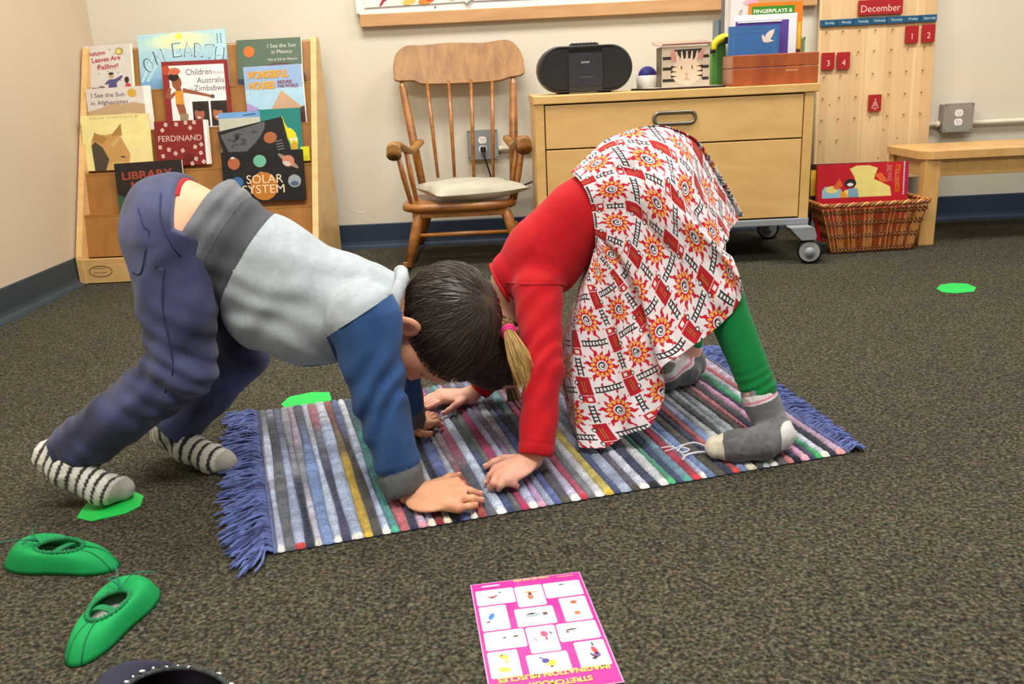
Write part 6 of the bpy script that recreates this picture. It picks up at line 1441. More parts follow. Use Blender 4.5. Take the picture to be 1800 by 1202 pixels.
def seam(f, pix, y0, r, m, parent, name, lift=.0008):
    pts = []
    for px, py in pix:
        rd = unit(ray(px, py)); p = ony(px, py, y0) - rd * .16; pts.append(on_surface(f, p, rd) - rd * lift)
    b = MB(); b.tube(bez(pts, 5), r, m, 6); return b.build(name, parent)
m_seam = mat('denim_seam', (92, 98, 142), .9, .1, 90); m_seamd = mat('denim_seam_dark', (44, 48, 88), .9, .1, 90)
seam(jsdf, [(243, 365), (252, 395), (262, 408), (256, 440), (247, 480), (232, 478)], 1.45, .0012, m_seamd, jeans, 'pocket', .0012)
seam(jsdf, [(283, 340), (282, 375), (290, 405), (304, 432), (318, 450)], 1.45, .0014, m_seamd, jeans, 'side_pocket', .0010)
seam(jsdf, [(288, 470), (286, 540), (298, 600), (304, 650), (290, 690)], 1.44, .0011, m_seamd, jeans, 'side_seam', .0006)
# --- red underwear edge
def usdf(P): return np.maximum(np.maximum(bsdf0(P) - f32(.0022), np.abs(pw(P) - f32(.001)) - f32(.0042)), zcut + f32(.045) - P[:, 2])
lo, hi = bounds([w_o, boy['pel']], .12); V, Fq = surface(usdf, lo, hi, .0030); mesh_obj('underwear', V, Fq, mat('underwear_red', (172, 30, 36), .9, .05), boyo, None, True)
# --- sweatshirt
sh = union([chain([J(340, 404, 1.545), J(392, 432, 1.545), J(560, 534, 1.535), J(650, 540, 1.53)], [.103, .101, .108, .078]), chain([boy['t3'], boy['nk']], [.070, .052])], .04)
belly = ellip(J(500, 560, 1.535), (.10, .085, .062))
slN = chain([boy['shN'], boy['elN'], J(708, 846, 1.373)], [.066, .047, .040]); slF = chain([boy['shF'], boy['elF'], bwF], [.056, .044, .036])
h_o = J(352, 398, 1.545); h_d = unit(A(.83, 0, -.55)); ph = plane(h_o, -h_d); 
cw_o, cw_d = J(716, 864, 1.372), unit(bwN - boy['elN']); pcw = plane(cw_o, cw_d); cwF_o, cwF_d = bwF - unit(bwF - boy['elF']) * .004, unit(bwF - boy['elF']); pcwF = plane(cwF_o, cwF_d)
nk_o, nk_d = J(706, 520, 1.53), unit(A(1, 0, .12)); pnk = plane(nk_o, nk_d)
hem2 = J(455, 430, 1.545)
def ssdf(P):
    t = smin(sh(P), belly(P), .05)
    x = (P - h_o.astype(f32)) @ h_d.astype(f32)
    t = t + .007 * np.exp(-((x - .085) / .022) ** 2) + .005 * np.exp(-((x - .052) / .008) ** 2) - .011 * np.exp(-((x - .016) / .034) ** 2)
    t = t + fold(P, A(.8, .2, -.55), 48, .0045, 7) * np.clip((x - .1) * 8, 0, 1) + fold(P, A(.3, .3, .9), 120, .0016, 7, 2) + .003 * np.sin(x * 190 + noise3(P, 12) * 5) * np.exp(-((x - .02) / .025) ** 2)
    t = smax(t, ph(P), .006); t = smax(t, pnk(P), .006)
    s_ = smin(slN(P), slF(P), .01)
    el = np.exp(-((P - boy['elN'].astype(f32)) ** 2).sum(1) / .012); s_ = s_ + (el * .0030 + .0012) * np.sin((P @ np.asarray(unit(boy['elN'] - boy['shN'] + A(.05, .03, 0)), f32)) * 95 + noise3(P, 11) * 9 + P[:, 0] * 50) + .004 * (noise3(P, 22) - .5)
    al = (P - cw_o.astype(f32)) @ cw_d.astype(f32); s_ = s_ + .004 * np.exp(-((al + .045) / .006) ** 2) + .0012 * np.sin(np.arctan2(P[:, 1] - f32(cw_o[1]), P[:, 0] - f32(cw_o[0])) * 40) * (al > -.045)
    s_ = smax(s_, pcw(P), .004); s_ = smax(s_, pcwF(P), .004)
    return smin(t, s_, .018)
lo, hi = bounds([boy['t1'], boy['t2'], boy['t3'], boy['shN'], boy['shF'], boy['elN'], boy['elF'], bwN, bwF, h_o, J(500, 560, 1.535)], .125); lo[2] = .0
V, Fq = surface(ssdf, lo, hi, .0040)
N_ = vnormals(V, Fq)
def g_sl(P): return np.where(P[:, 1] < YB, slN(P.astype(f32)) - sh(P.astype(f32)), slF(P.astype(f32)) - sh(P.astype(f32)))
qa = unit(ray(690, 516)); qA = on_surface(ssdf, ony(690, 516, 1.43) - qa * .12, qa); qb = unit(ray(572, 594)); qB = on_surface(ssdf, ony(572, 594, 1.43) - qb * .12, qb)
rnN = unit(np.cross(qB - qA, unit(ray(640, 550)))); rnN = rnN if np.dot(rnN, A(.3, 0, -1)) > 0 else -rnN
rnF = unit(A(rnN[0], -rnN[1], rnN[2])); rF_o = A(qA[0], 2 * YB - qA[1], qA[2])
rsl = unit(np.cross(ray(574, 594), ray(604, 662))); rsl = rsl if rsl[0] > 0 else -rsl
zsl = J(606, 664, 1.40)[2]
def gN(P): return (P - qA) @ rnN
def gF(P): return (P - rF_o) @ rnF
def gc(P): return np.where(P[:, 1] < YB, (P - cw_o) @ cw_d + .045, (P - cwF_o) @ cwF_d + .04)
def gh(P): return (P - h_o) @ h_d
nearv = V[:, 1] < YB; sv_ = V[:, 0] > qB[0] - .01
snap(V, N_, gN(V), rnN, .004, nearv & sv_); snap(V, N_, gF(V), rnF, .004, ~nearv & sv_); snap(V, N_, gc(V), cw_d, .004, nearv); snap(V, N_, (V - C_POS) @ rsl, rsl, .004, sv_ & (V[:, 2] < qB[2] + .01) & (V[:, 2] > zsl)); snap(V, N_, gh(V) - .104, h_d, .004, ~sv_); snap(V, N_, gh(V) - .052, h_d, .004, ~sv_)
fc = V[Fq].mean(1); near = fc[:, 1] < YB
slv = np.where(near, gN(fc) > 0, gF(fc) > 0) & (((fc - C_POS) @ rsl > 0) | (fc[:, 2] < zsl))
cuf = slv & (gc(fc) > 0); xh = gh(fc); hem = ~slv & (xh < .104); flap = hem & (xh < .052)
def part(mask, c, name, parent, var=.10, fr_=70):
    V1, F1, us = sub_mesh(V, Fq, mask); n = noise3(V1, fr_)[:, None] - .5; n2 = noise3(V1, 220)[:, None] - .5
    return mesh_obj(name, V1, F1, m_knit, parent, None, True, None, np.clip(S3(c) * (1 + var * 2 * n + var * 2 * n2), 0, 1))
sw = part(~slv & ~hem, (166, 175, 179), 'sweatshirt', boyo, .07)
part(slv & ~cuf & near, (46, 80, 130), 'sleeve', sw, .06); part(slv & ~cuf & ~near, (46, 80, 130), 'sleeve', sw, .06)
part(cuf & near, (90, 92, 92), 'cuff', sw, .08); part(cuf & ~near, (90, 92, 92), 'cuff', sw, .08)
part(hem & ~flap, (74, 76, 80), 'waistband', sw, .08); part(flap, (112, 114, 118), 'lower_edge', sw, .10)
# collar roll at the neck
b = MB(); rng_ = []
cc = J(708, 512, 1.53); ax = unit(A(.96, 0, -.20)); a1 = unit(np.cross(ax, A(0, 1, 0))); a2 = np.cross(ax, a1)
pth = [on_surface(sh, cc - ax * .016 + (a1 * math.cos(q) + a2 * math.sin(q)) * .12, -(a1 * math.cos(q) + a2 * math.sin(q)), 60) + ax * (.010 + .004 * math.sin(2 * q)) for q in [2 * math.pi * k / 40 for k in range(41)]]
b.tube(pth, [.0115 + .002 * math.sin(3.1 * k) for k in range(41)], mat('collar_grey', (168, 174, 176), .9, .08, 60, .3, 500, sheen=.2), 10); b.build('collar', sw)
seam(ssdf, [(690, 516), (660, 536), (630, 556), (600, 575), (573, 593)], 1.43, .0013, mat('raglan_stitch', (150, 162, 170), .9), sw, 'raglan_seam', .001)
# --- socks
def sock(foot, an, up, cut_o, cut_d, lo, hi, colf, parent, ex=.0045, h=.0028, lr=(.031, .034)):
    leg_ = chain([an, up], lr); pc = plane(cut_o, cut_d)
    def f(P): d = smin(foot(P) - f32(ex), leg_(P), .02) + .0008 * np.sin(noise3(P, 50) * 9); return smax(d, pc(P), .004)
    V, Fq = surface(f, lo, hi, h); return mesh_obj('sock', V, Fq, m_sock, parent, None, True, None, colf(V)), f
def stripes(heel, toe, bend=None):
    d = toe - heel; L = np.linalg.norm(d); d = d / L
    def cf(V):
        x = (V - heel) @ d / L + .05 * (noise3(V, 20) - .5)
        wt, gy, bk = S3((214, 210, 198)), S3((176, 170, 156)), S3((44, 40, 40)); c = np.tile(wt, (len(V), 1))
        ph = (x * 9.6) % 1.0; m = (x > -.12) & (x < .86); c[m & (ph < .36)] = bk; c[x >= .89] = gy; return c
    return cf
lo, hi = bounds([boy['anN'], boy['anN'] + A(.02, 0, .03)] + toeN + [jz(92, 802, .088)], .05); lo[2] = -.004
sock(footN, boy['anN'], boy['anN'] + (boy['knN'] - boy['anN']) * .25, boy['anN'] + (boy['knN'] - boy['anN']) * .22, boy['knN'] - boy['anN'], lo, hi, stripes(jz(80, 800, .09), jz(230, 862, .02)), boyo)
lo, hi = bounds([boy['anF'], boy['anF'] + A(.02, 0, .03)] + toeF, .05); lo[2] = -.004
sock(footF, boy['anF'], boy['anF'] + (boy['knF'] - boy['anF']) * .25, boy['anF'] + (boy['knF'] - boy['anF']) * .22, boy['knF'] - boy['anF'], lo, hi, stripes(jz(278, 752, .06), jz(412, 814, .02)), boyo)
# ================================================================== child in red shirt and printed skirt (right)
YG = 1.72
gl = dict(pel=J(1150, 312, 1.72), t1=J(1030, 372, 1.72), t2=J(955, 450, 1.72), nk0=J(905, 492, 1.72), shN=J(945, 512, 1.645), shF=J(925, 515, 1.80), elN=J(956, 650, 1.535), elF=J(905, 620, 1.84), wrN=J(941, 790, 1.452), wrF=J(836, 690, 1.82),
          hipN=J(1168, 345, 1.655), hipF=J(1158, 345, 1.785), knN=J(1268, 520, 1.575), knF=J(1195, 500, 1.88), anN=J(1338, 706, 1.535), anF=J(1212, 622, 1.93))
gc_ = J(872, 597, 1.735); gFv, gU = A(.46, -.03, -.88), A(-.86, -.16, -.46)
ghd, ghh, ghR = head_sdf(gc_, gFv, gU, .96)
gwN = J(934, 806, 1.452)
def fin3(a, b_, c, r): return (jz(a[0], a[1], rz + a[2]), jz(b_[0], b_[1], rz + b_[2]), jz(c[0], c[1], rz + c[2]), r)
gN_ = [fin3((893, 845, .021), (902, 850, .015), (908, 855, .007), .0064), fin3((885, 842, .024), (880, 852, .018), (877, 859, .0072), .0072), fin3((876, 836, .025), (868, 848, .019), (862, 857, .0074), .0074), fin3((872, 826, .024), (862, 836, .019), (856, 848, .0074), .0072), fin3((884, 806, .018), (868, 812, .014), (854, 820, .0078), .0074)]
gwF = J(826, 696, 1.83)
gF_ = [fin3((772, 690, .020), (756, 697, .015), (737, 708, .0068), .0066), fin3((776, 694, .022), (758, 702, .016), (738, 713, .0070), .0068), fin3((780, 698, .022), (762, 706, .016), (744, 716, .0070), .0068), fin3((784, 702, .020), (768, 709, .014), (752, 717, .0066), .0062), fin3((798, 714, .016), (789, 721, .012), (780, 727, .0074), .0070)]
heelN, toeN_ = jz(1374, 768, .042), jz(1258, 786, .022)
gfootN = union([chain([gl['anN'], jz(1366, 762, .047), jz(1340, 778, .041), jz(1292, 783, .037), jz(1260, 785, .032)], [.027, .026, .026, .0245, .018])], .014)
gfootF = union([chain([gl['anF'], J(1216, 640, 1.93), jz(1205, 653, .040), jz(1170, 662, .040), jz(1140, 667, .032)], [.024, .026, .026, .026, .018])], .014)
gparts = [ellip(gl['pel'], (.080, .084, .078)), chain([gl['hipN'], gl['knN'], gl['anN']], [.060, .036, .025]), chain([gl['hipF'], gl['knF'], gl['anF']], [.060, .036, .025]), gfootN, gfootF, chain([gl['pel'], gl['t1'], gl['t2'], gl['nk0']], [.074, .064, .070, .045]), chain([gl['nk0'], gc_], [.036, .034]),
          chain([gl['t2'], gl['shN']], [.05, .036]), chain([gl['t2'], gl['shF']], [.05, .036]), chain([gl['shN'], gl['elN'], gwN], [.034, .025, .0175]), chain([gl['shF'], gl['elF'], gwF], [.034, .025, .0170])]
gs0 = union(gparts, .03); ghN = hand_sdf(gwN, None, gN_, .018, .02, None, 4); ghF = hand_sdf(gwF, None, gF_, .018, .02, None, 4)
def gsdf(P):
    d = gs0(P); d = smin(d, ghd(P), .02); d = smin(d, ghN(P), .012); return smin(d, ghF(P), .012)
allp = list(gl.values()) + [ghh(.12, 0, 0), ghh(0, 0, .12), ghh(-.12, 0, 0), ghh(0, 0, -.1), heelN, toeN_, jz(1140, 670, .02)] + [q for f in gN_ + gF_ for q in f[:3]]
lo, hi = bounds(allp, .085); lo[2] = -.01
V, Fq = surface(gsdf, lo, hi, .0031)
rosy = [(f[2], .012) for f in gN_ + gF_] + [(f[0], .010) for f in gN_ + gF_] + [(ghh(.07, .045, -.045), .03), (ghh(.07, -.045, -.045), .03), (ghh(.104, 0, -.038), .012), (ghh(-.01, .085, -.03), .02)]
col = skin_col(V, 'girl', rosy)
lipw = np.exp(-(((V - ghh(.090, 0, -.065)) @ ghR.T / A(.012, .018, .008)) ** 2).sum(1)); col = col * (1 - .6 * lipw[:, None]) + S3((186, 92, 90)) * .6 * lipw[:, None]
girl = mesh_obj('person', V, Fq, m_skin, None, None, True, (gl['pel'][0], gl['pel'][1], 0), col)
tag(girl, 'person in red shirt and fire engine print skirt bending over on the rag rug', 'person')
add_nails(girl, gN_); add_nails(girl, gF_); eyes(girl, ghh, .96)
# --- hair combed into two tails
tieN = J(893, 582, 1.585); tieF = J(880, 640, 1.83)
def cover_g(q):
    f, l, u = q[:, 0], q[:, 1], q[:, 2]; side = np.clip((np.abs(l) - .04) / .03, 0, 1); c = np.where(f > 0, -.098 + np.where(np.abs(l) > .03, .55, 1.4) * f, -.10) - u; ear = ((f - .012) ** 2 + (u + .046) ** 2)
    return np.maximum(c, np.where(np.abs(l) > .055, .016 - np.sqrt(ear), -1))
comb = lambda P: np.where((P[:, 1] < 1.735)[:, None], tieN - P, tieF - P)
hair_o = make_hair(girl, gc_, ghR, ghh, .96, cover_g, m_hair, whorl=(-.09, 0, .03), puff=.009, dark=(34, 24, 18), light=(84, 62, 44), comb=comb, seed=3.0, extra=union([ellip(J(884, 628, 1.67), (.042, .05, .040)), ellip(J(908, 640, 1.70), (.034, .05, .038))], .03))
def tail(tie, pts, r, n, seed, name, dark, light, blunt=.6):
    rs = np.random.RandomState(seed); P = np.array(bez(pts, 6)); K_ = len(P); T = np.gradient(P, axis=0); T /= np.linalg.norm(T, axis=1)[:, None]; a = unit(np.cross(T[0], A(.2, .9, .3))); b_ = unit(np.cross(T[0], a)); Vs, Fs, Cs = [], [], []; base = 0
    prof = np.array([.35, .5] + list(np.interp(np.linspace(0, 1, K_ - 2), [0, .33, .62, 1], [.9, .45, .9, .35])))
    for i in range(n):
        q = rs.rand() * 2 * math.pi; rr = r * math.sqrt(rs.rand()); ln = int(K_ * (1 - .35 * rs.rand() ** 2)); dr = rs.randn(3) * r * .25
        C0 = P[:ln] + (a * math.cos(q) + b_ * math.sin(q))[None] * (rr * prof[:ln])[:, None] + dr[None] * (np.linspace(0, 1, ln) ** 2)[:, None]
        w = rs.uniform(.0006, .0012) * np.minimum(1, (ln - np.arange(ln) - .4) / (ln * .3)); m = 4
        ring = np.stack([C0 + (a * math.cos(t) + b_ * math.sin(t))[None] * w[:, None] for t in [0, 1.57, 3.14, 4.71]], 1).reshape(-1, 3)
        k = np.arange(ln - 1)[:, None] * m; j = np.arange(m)[None]; j2 = (j + 1) % m; Fs.append(np.stack([k + j, k + j2, k + m + j2, k + m + j], -1).reshape(-1, 4) + base); base += len(ring); Vs.append(ring)
        t = np.clip(np.linspace(0, 1, ln) * .9 + rs.uniform(-.25, .35), 0, 1); cc = S3(dark)[None] * (1 - t[:, None]) + S3(light)[None] * t[:, None]; Cs.append(np.repeat(cc, m, axis=0))
    return mesh_obj(name, np.concatenate(Vs), np.concatenate(Fs), m_hair, girl, None, True, None, np.concatenate(Cs))
tail(tieN, [ghh(-.03, -.080, .010), J(889, 574, 1.60), tieN, J(902, 605, 1.53), J(914, 636, 1.505), J(921, 664, 1.50), J(920, 686, 1.50)], .0195, 520, 4, 'ponytail', (84, 60, 36), (206, 166, 94))
tail(tieF, [ghh(-.03, .080, .0), J(884, 640, 1.825), tieF, J(898, 680, 1.84), J(908, 715, 1.84), J(914, 745, 1.835), J(908, 768, 1.83)], .017, 260, 5, 'ponytail', (70, 52, 36), (170, 140, 96))
for k, (tt_, dirv) in enumerate(((tieN, J(902, 605, 1.53) - J(889, 574, 1.60)), (tieF, J(898, 680, 1.84) - J(884, 640, 1.825)))):
    d = unit(dirv); b = MB(); a1 = unit(np.cross(d, A(0, 1, 0))); a2 = np.cross(d, a1)
    for z, m_, r in ((-.009, mat('tie_coral', (236, 84, 104), .7, .05), .0120), (-.003, mat('tie_coral', (236, 84, 104), .7, .05), .0128), (.004, mat('tie_pink', (222, 40, 130), .7, .05), .0130), (.009, mat('tie_pink', (222, 40, 130), .7, .05), .0105)):
        b.tube([tt_ + d * z + a1 * math.cos(q) * r + a2 * math.sin(q) * r for q in [2 * math.pi * i / 20 for i in range(21)]], .0038, m_, 8)
    b.build('hair_tie', girl)
# --- red shirt
rs_t = union([chain([J(1068, 345, 1.72), J(1022, 380, 1.72), J(955, 452, 1.72), J(912, 484, 1.72)], [.072, .074, .080, .060])], .03)
rsN = chain([gl['shN'], gl['elN'], J(942, 786, 1.452)], [.050, .037, .0345]); rsF = chain([gl['shF'], gl['elF'], gwF], [.048, .034, .030])
gnk = plane(J(876, 496, 1.72), unit(A(-.86, 0, -.42))); gcN_o, gcN_d = J(939, 800, 1.452), unit(gwN - gl['elN'] + A(0, 0, -.02)); gcN = plane(gcN_o, gcN_d); gcF_o, gcF_d = J(843, 689, 1.82), unit(gwF - gl['elF']); gcF = plane(gcF_o, gcF_d)
def rsdf(P):
    t = rs_t(P) + fold(P, A(.7, .2, -.6), 55, .0022, 6) ; t = smax(t, gnk(P), .006)
    s_ = smin(rsN(P), rsF(P), .01); e = np.exp(-((P - gl['elN'].astype(f32)) ** 2).sum(1) / .020)
    s_ = s_ + (e * .0012 + .0006) * np.sin((P @ np.asarray(unit(gl['elN'] - gl['shN'] + A(.05, 0, 0)), f32)) * 120 + noise3(P, 10) * 9 + P[:, 0] * 60) + .003 * (noise3(P, 24) - .5)
    al = (P - gcN_o.astype(f32)) @ gcN_d.astype(f32); s_ = s_ + .0012 * np.exp(-((al + .022) / .002) ** 2); s_ = smax(s_, np.where(P[:, 1] < 1.64, gcN(P), gcF(P)), .003)
    return smin(t, s_, .022)
lo, hi = bounds([J(1068, 345, 1.72), gl['t2'], gl['shN'], gl['shF'], gl['elN'], gl['elF'], gwN, gwF, J(876, 496, 1.72)], .1); lo[2] = 0
V, Fq = surface(rsdf, lo, hi, .0040)
shirt = mesh_obj('shirt', V, Fq, m_knit, girl, None, True, None, S3((186, 14, 26)) * (1 + .12 * (noise3(V, 80)[:, None] - .5)))
b = MB(); cc = J(874, 497, 1.72); ax = unit(A(-.86, 0, -.42)); a1 = unit(np.cross(ax, A(0, 1, 0))); a2 = np.cross(ax, a1)
b.tube([on_surface(rs_t, cc - ax * .007 + (a1 * math.cos(q) + a2 * math.sin(q)) * .11, -(a1 * math.cos(q) + a2 * math.sin(q)), 60) for q in [2 * math.pi * k / 40 for k in range(41)]], [.0045 + .0010 * math.sin(3.1 * k) for k in range(41)], mat('collar_red', (206, 26, 38), .9, .04, 60, .3, 500), 10); b.build('collar', shirt)
seam(rsdf, [(874, 500), (890, 497), (918, 500), (950, 500), (980, 500), (1000, 503)], 1.62, .0014, mat('shoulder_seam', (160, 14, 24), .9), shirt, 'shoulder_seam', .0004)
# --- green leggings
lgN = chain([gl['hipN'], gl['knN'], J(1336, 690, 1.54)], [.066, .040, .0335]); lgF = chain([gl['hipF'], gl['knF'], gl['anF'] + A(0, 0, .02)], [.066, .040, .031]); lgp = ellip(gl['pel'], (.084, .090, .082))
lcN = plane(J(1337, 694, 1.54), unit(gl['anN'] - gl['knN'])); lcF = plane(gl['anF'] + A(0, 0, .02), unit(gl['anF'] - gl['knF'])); lw = plane(J(1075, 350, 1.72), unit(A(-.8, 0, -.6)))
def lsdf(P):
    d = smin(union([lgp, lgN], .03)(P), lgF(P), .03); al = (P - J(1337, 694, 1.54).astype(f32)) @ unit(gl['anN'] - gl['knN']).astype(f32)
    d = d + .0016 * np.sin(al * 330 + noise3(P, 14) * 4) * np.exp(-(al / .055) ** 2) + .002 * (noise3(P, 18) - .5)
    d = smax(d, np.where(P[:, 1] < 1.74, lcN(P), lcF(P)), .003); return smax(d, np.minimum(lw(P), P[:, 2] - f32(.40)), .004)
lo, hi = bounds([gl['pel'], gl['hipN'], gl['hipF'], gl['knN'], gl['knF'], gl['anN'], gl['anF']], .1); lo[2] = 0
V, Fq = surface(lsdf, lo, hi, .0040); mesh_obj('leggings', V, Fq, m_knit, girl, None, True, None, S3((4, 128, 62)) * (1 + .08 * (noise3(V, 60)[:, None] - .5)))
# --- grey socks with white toe and heel, pink band
def gsock(an, kn, toe, heel):
    d = unit(kn - an)
    def cf(V):
        al = (V - an) @ d; c = np.tile(S3((104, 104, 106)), (len(V), 1)) * (1 + .5 * (noise3(V, 140)[:, None] - .5)); rib = (al > .012) & (al <= .040); c[rib] = S3((92, 92, 95))
        th_ = ((V - toe) ** 2).sum(1) < .035 ** 2; c[th_] = S3((226, 220, 196)); hl = ((V - heel) ** 2).sum(1) < .031 ** 2; c[hl] = S3((226, 222, 218))
        c[(al > .040) & (al < .058)] = S3((222, 214, 214)); c[(al > .043) & (al < .047)] = S3((214, 130, 150)); c[(al >= .058)] = S3((130, 130, 130)); return c
    return cf
up = unit(gl['knN'] - gl['anN'])
lo, hi = bounds([gl['anN'], gl['anN'] + up * .08, heelN, toeN_, jz(1292, 781, .043)], .085); lo[2] = -.002
so, sf = sock(gfootN, gl['anN'] - up * .01, gl['anN'] + up * .07, gl['anN'] + up * .050, up, lo, hi, gsock(gl['anN'] - up * .035, gl['knN'], jz(1254, 786, .030), jz(1384, 768, .046)), girl, ex=.004, h=.0019, lr=(.0285, .0285))
up = unit(gl['knF'] - gl['anF'])
lo, hi = bounds([gl['anF'], gl['anF'] + up * .08, jz(1205, 655, .03), jz(1140, 670, .02)], .085); lo[2] = -.002
sock(gfootF, gl['anF'] - up * .01, gl['anF'] + up * .06, gl['anF'] + up * .045, up, lo, hi, gsock(gl['anF'] - up * .03, gl['knF'], jz(1136, 671, .02), J(1192, 650, 1.90)), girl, ex=.004, h=.0024, lr=(.0265, .0265))

# --- skirt: a draped sheet with a printed cotton pattern
COLS = [(0, [(1003, 303), (1080, 238), (1150, 222), (1216, 243), (1264, 312), (1303, 384)]),
        (22, [(1014, 312), (1088, 264), (1146, 258), (1198, 290), (1234, 342), (1278, 414)]),
        (48, [(1030, 335), (1098, 312), (1153, 322), (1198, 355), (1246, 425), (1288, 452)]),
        (60, [(1036, 350), (1100, 335), (1157, 352), (1208, 398), (1270, 452), (1306, 511)]),
        (75, [(1041, 370), (1096, 368), (1148, 400), (1203, 455), (1248, 512), (1290, 545)]),
        (92, [(1044, 390), (1092, 405), (1136, 455), (1180, 520), (1216, 565), (1240, 592)]),
        (108, [(1046, 408), (1086, 440), (1122, 500), (1156, 562), (1180, 602), (1198, 622)]),
        (122, [(1047, 418), (1082, 468), (1112, 540), (1132, 598), (1146, 640), (1152, 668)]),
        (134, [(1047, 426), (1074, 492), (1098, 585), (1120, 665), (1136, 715), (1148, 744)]),
        (148, [(1047, 432), (1062, 515), (1078, 600), (1090, 680), (1100, 730), (1106, 762)]),
        (160, [(1046, 437), (1046, 522), (1045, 605), (1045, 690), (1048, 748), (1054, 788)]),
        (172, [(1044, 440), (1026, 520), (1010, 600), (1006, 690), (1009, 748), (1013, 783)]),
        (186, [(1043, 450), (1014, 518), (994, 590), (988, 660), (993, 705), (1002, 742)])]
Adep = [.078, .098, .118, .155, .180, .195]
SROW = [0, .2, .4, .62, .83, 1.0]
def amp(th):
    if th <= 60: return math.sin(math.radians(th * 1.35))
    if th <= 150: return 1.0 - .05 * math.cos(math.radians((th - 60) * 4))
    if th <= 172: return lerp(1.0, .88, (th - 150) / 22)
    return lerp(.88, .18, (th - 172) / 14)
G = []; TH = []
for th, pts in COLS:
    row = []
    for k, (px, py) in enumerate(pts):
        y = YG - Adep[k] * amp(th); p = J(px, py, y)
        if p[2] < .022: p = jz(px, py, .022)
        row.append(p)
    G.append(row); TH.append(th)
for th, pts in [(c[0], c[1]) for c in COLS[-3::-1]][:-1]:       # far half, mirrored about the body
    i = [c[0] for c in COLS].index(th); row = []
    for k in range(6):
        p = G[i][k].copy(); p[1] = 2 * YG - p[1]; row.append(p)
    if th in (148, 160): row = [q + A(0, -.03 * k, 0) for k, q in enumerate(row)]
    G.append(row); TH.append(360 - th)
G.append([p.copy() for p in G[0]]); TH.append(360)
G = np.array(G); TH = np.array(TH, float)
def pchip_rows(x, Y, xq):
    """smooth interpolation along axis 0 without overshoot"""
    h = np.diff(x); sh_ = (slice(None),) + (None,) * (Y.ndim - 1); d = np.diff(Y, axis=0) / h[sh_]; m = np.zeros_like(Y); m[0], m[-1] = d[0], d[-1]
    a, b_ = d[:-1], d[1:]; w1 = (2 * h[1:] + h[:-1])[sh_]; w2 = (h[1:] + 2 * h[:-1])[sh_]
    m[1:-1] = np.where(a * b_ > 0, (w1 + w2) / (w1 / np.where(a == 0, 1e-9, a) + w2 / np.where(b_ == 0, 1e-9, b_)), 0)
    i = np.clip(np.searchsorted(x, xq, 'right') - 1, 0, len(x) - 2); t = ((xq - x[i]) / h[i])[sh_]; hh_ = h[i][sh_]
    return Y[i] * (2 * t ** 3 - 3 * t ** 2 + 1) + m[i] * hh_ * (t ** 3 - 2 * t ** 2 + t) + Y[i + 1] * (-2 * t ** 3 + 3 * t ** 2) + m[i + 1] * hh_ * (t ** 3 - t ** 2)
nS = 460; thq = np.concatenate([np.linspace(0, 186, 720), np.linspace(186, 360, 160)[1:]]); sq = np.linspace(0, 1, nS)
Sg = pchip_rows(TH, G, thq); Sg = np.swapaxes(pchip_rows(np.array(SROW), np.swapaxes(Sg, 0, 1), sq), 0, 1)      # (theta, s, 3)
nT = len(thq)
dt = np.gradient(Sg, axis=0); dsv = np.gradient(Sg, axis=1); Nn = np.cross(dt, dsv); Nn /= np.linalg.norm(Nn, axis=2)[..., None] + 1e-9
THg, SSg = np.meshgrid(thq, sq, indexing='ij')
wv = noise3(np.stack([THg.ravel() * .03, SSg.ravel() * 2.2, THg.ravel() * 0], -1), 1.0).reshape(nT, nS)
def groove(c0, c1, w, dep, s0):
    c = c0 + (c1 - c0) * SSg; return dep * np.exp(-((THg - c) / w) ** 2) * np.clip((SSg - s0) / .35, 0, 1)
fo = .0045 * np.sin(THg * .155 + wv * 5) * np.clip((SSg - .15) * 1.6, 0, 1) + .006 * np.sin(THg * .36 + wv * 6 + 1) * np.clip((SSg - .5) * 1.3, 0, 1) * np.clip((THg - 60) / 40, 0, 1) - groove(114, 127, 5, .024, .0) + groove(134, 138, 9, .012, .1) - groove(150, 152, 4, .012, .35) - groove(40, 37, 5, .026, .1) + groove(58, 56, 7, .010, .2) - groove(84, 84, 5, .008, .4) + groove(140, 141, 6, .008, .3)
sgn = np.sign(np.nanmedian(Nn[90:280, 90:260, 1])); Nn *= -sgn
Sg = Sg + Nn * fo[..., None]
# keep it off the hips and off the floor
flat = Sg.reshape(-1, 3)
for _ in range(2):
    P = flat.astype(f32); d = np.minimum(lsdf(P), np.where(SSg.ravel() > .12, rsdf(P), 1.0)); m = d < .004; e = f32(.003)
    gr = np.stack([np.minimum(lsdf(P[m] + v), 9) - np.minimum(lsdf(P[m]), 9) for v in (np.array([e, 0, 0], f32), np.array([0, e, 0], f32), np.array([0, 0, e], f32))], -1); gr /= np.linalg.norm(gr, axis=1)[:, None] + 1e-9
    flat[m] += gr * np.clip(.004 - np.minimum(d[m], lsdf(P[m])), 0, .02)[:, None]
flat[:, 2] = np.maximum(flat[:, 2], .0125); Sg = flat.reshape(nT, nS, 3)
# cloth coordinates: true lengths round the hips and down the cloth
uu = np.zeros((nT, nS)); seg = np.linalg.norm(np.diff(Sg, axis=0), axis=2); ref = int(nS * .55); uu[1:] = np.cumsum(seg[:, ref])[:, None]; vv = np.zeros((nT, nS)); vv[:, 1:] = np.cumsum(np.linalg.norm(np.diff(Sg, axis=1), axis=2), axis=1)
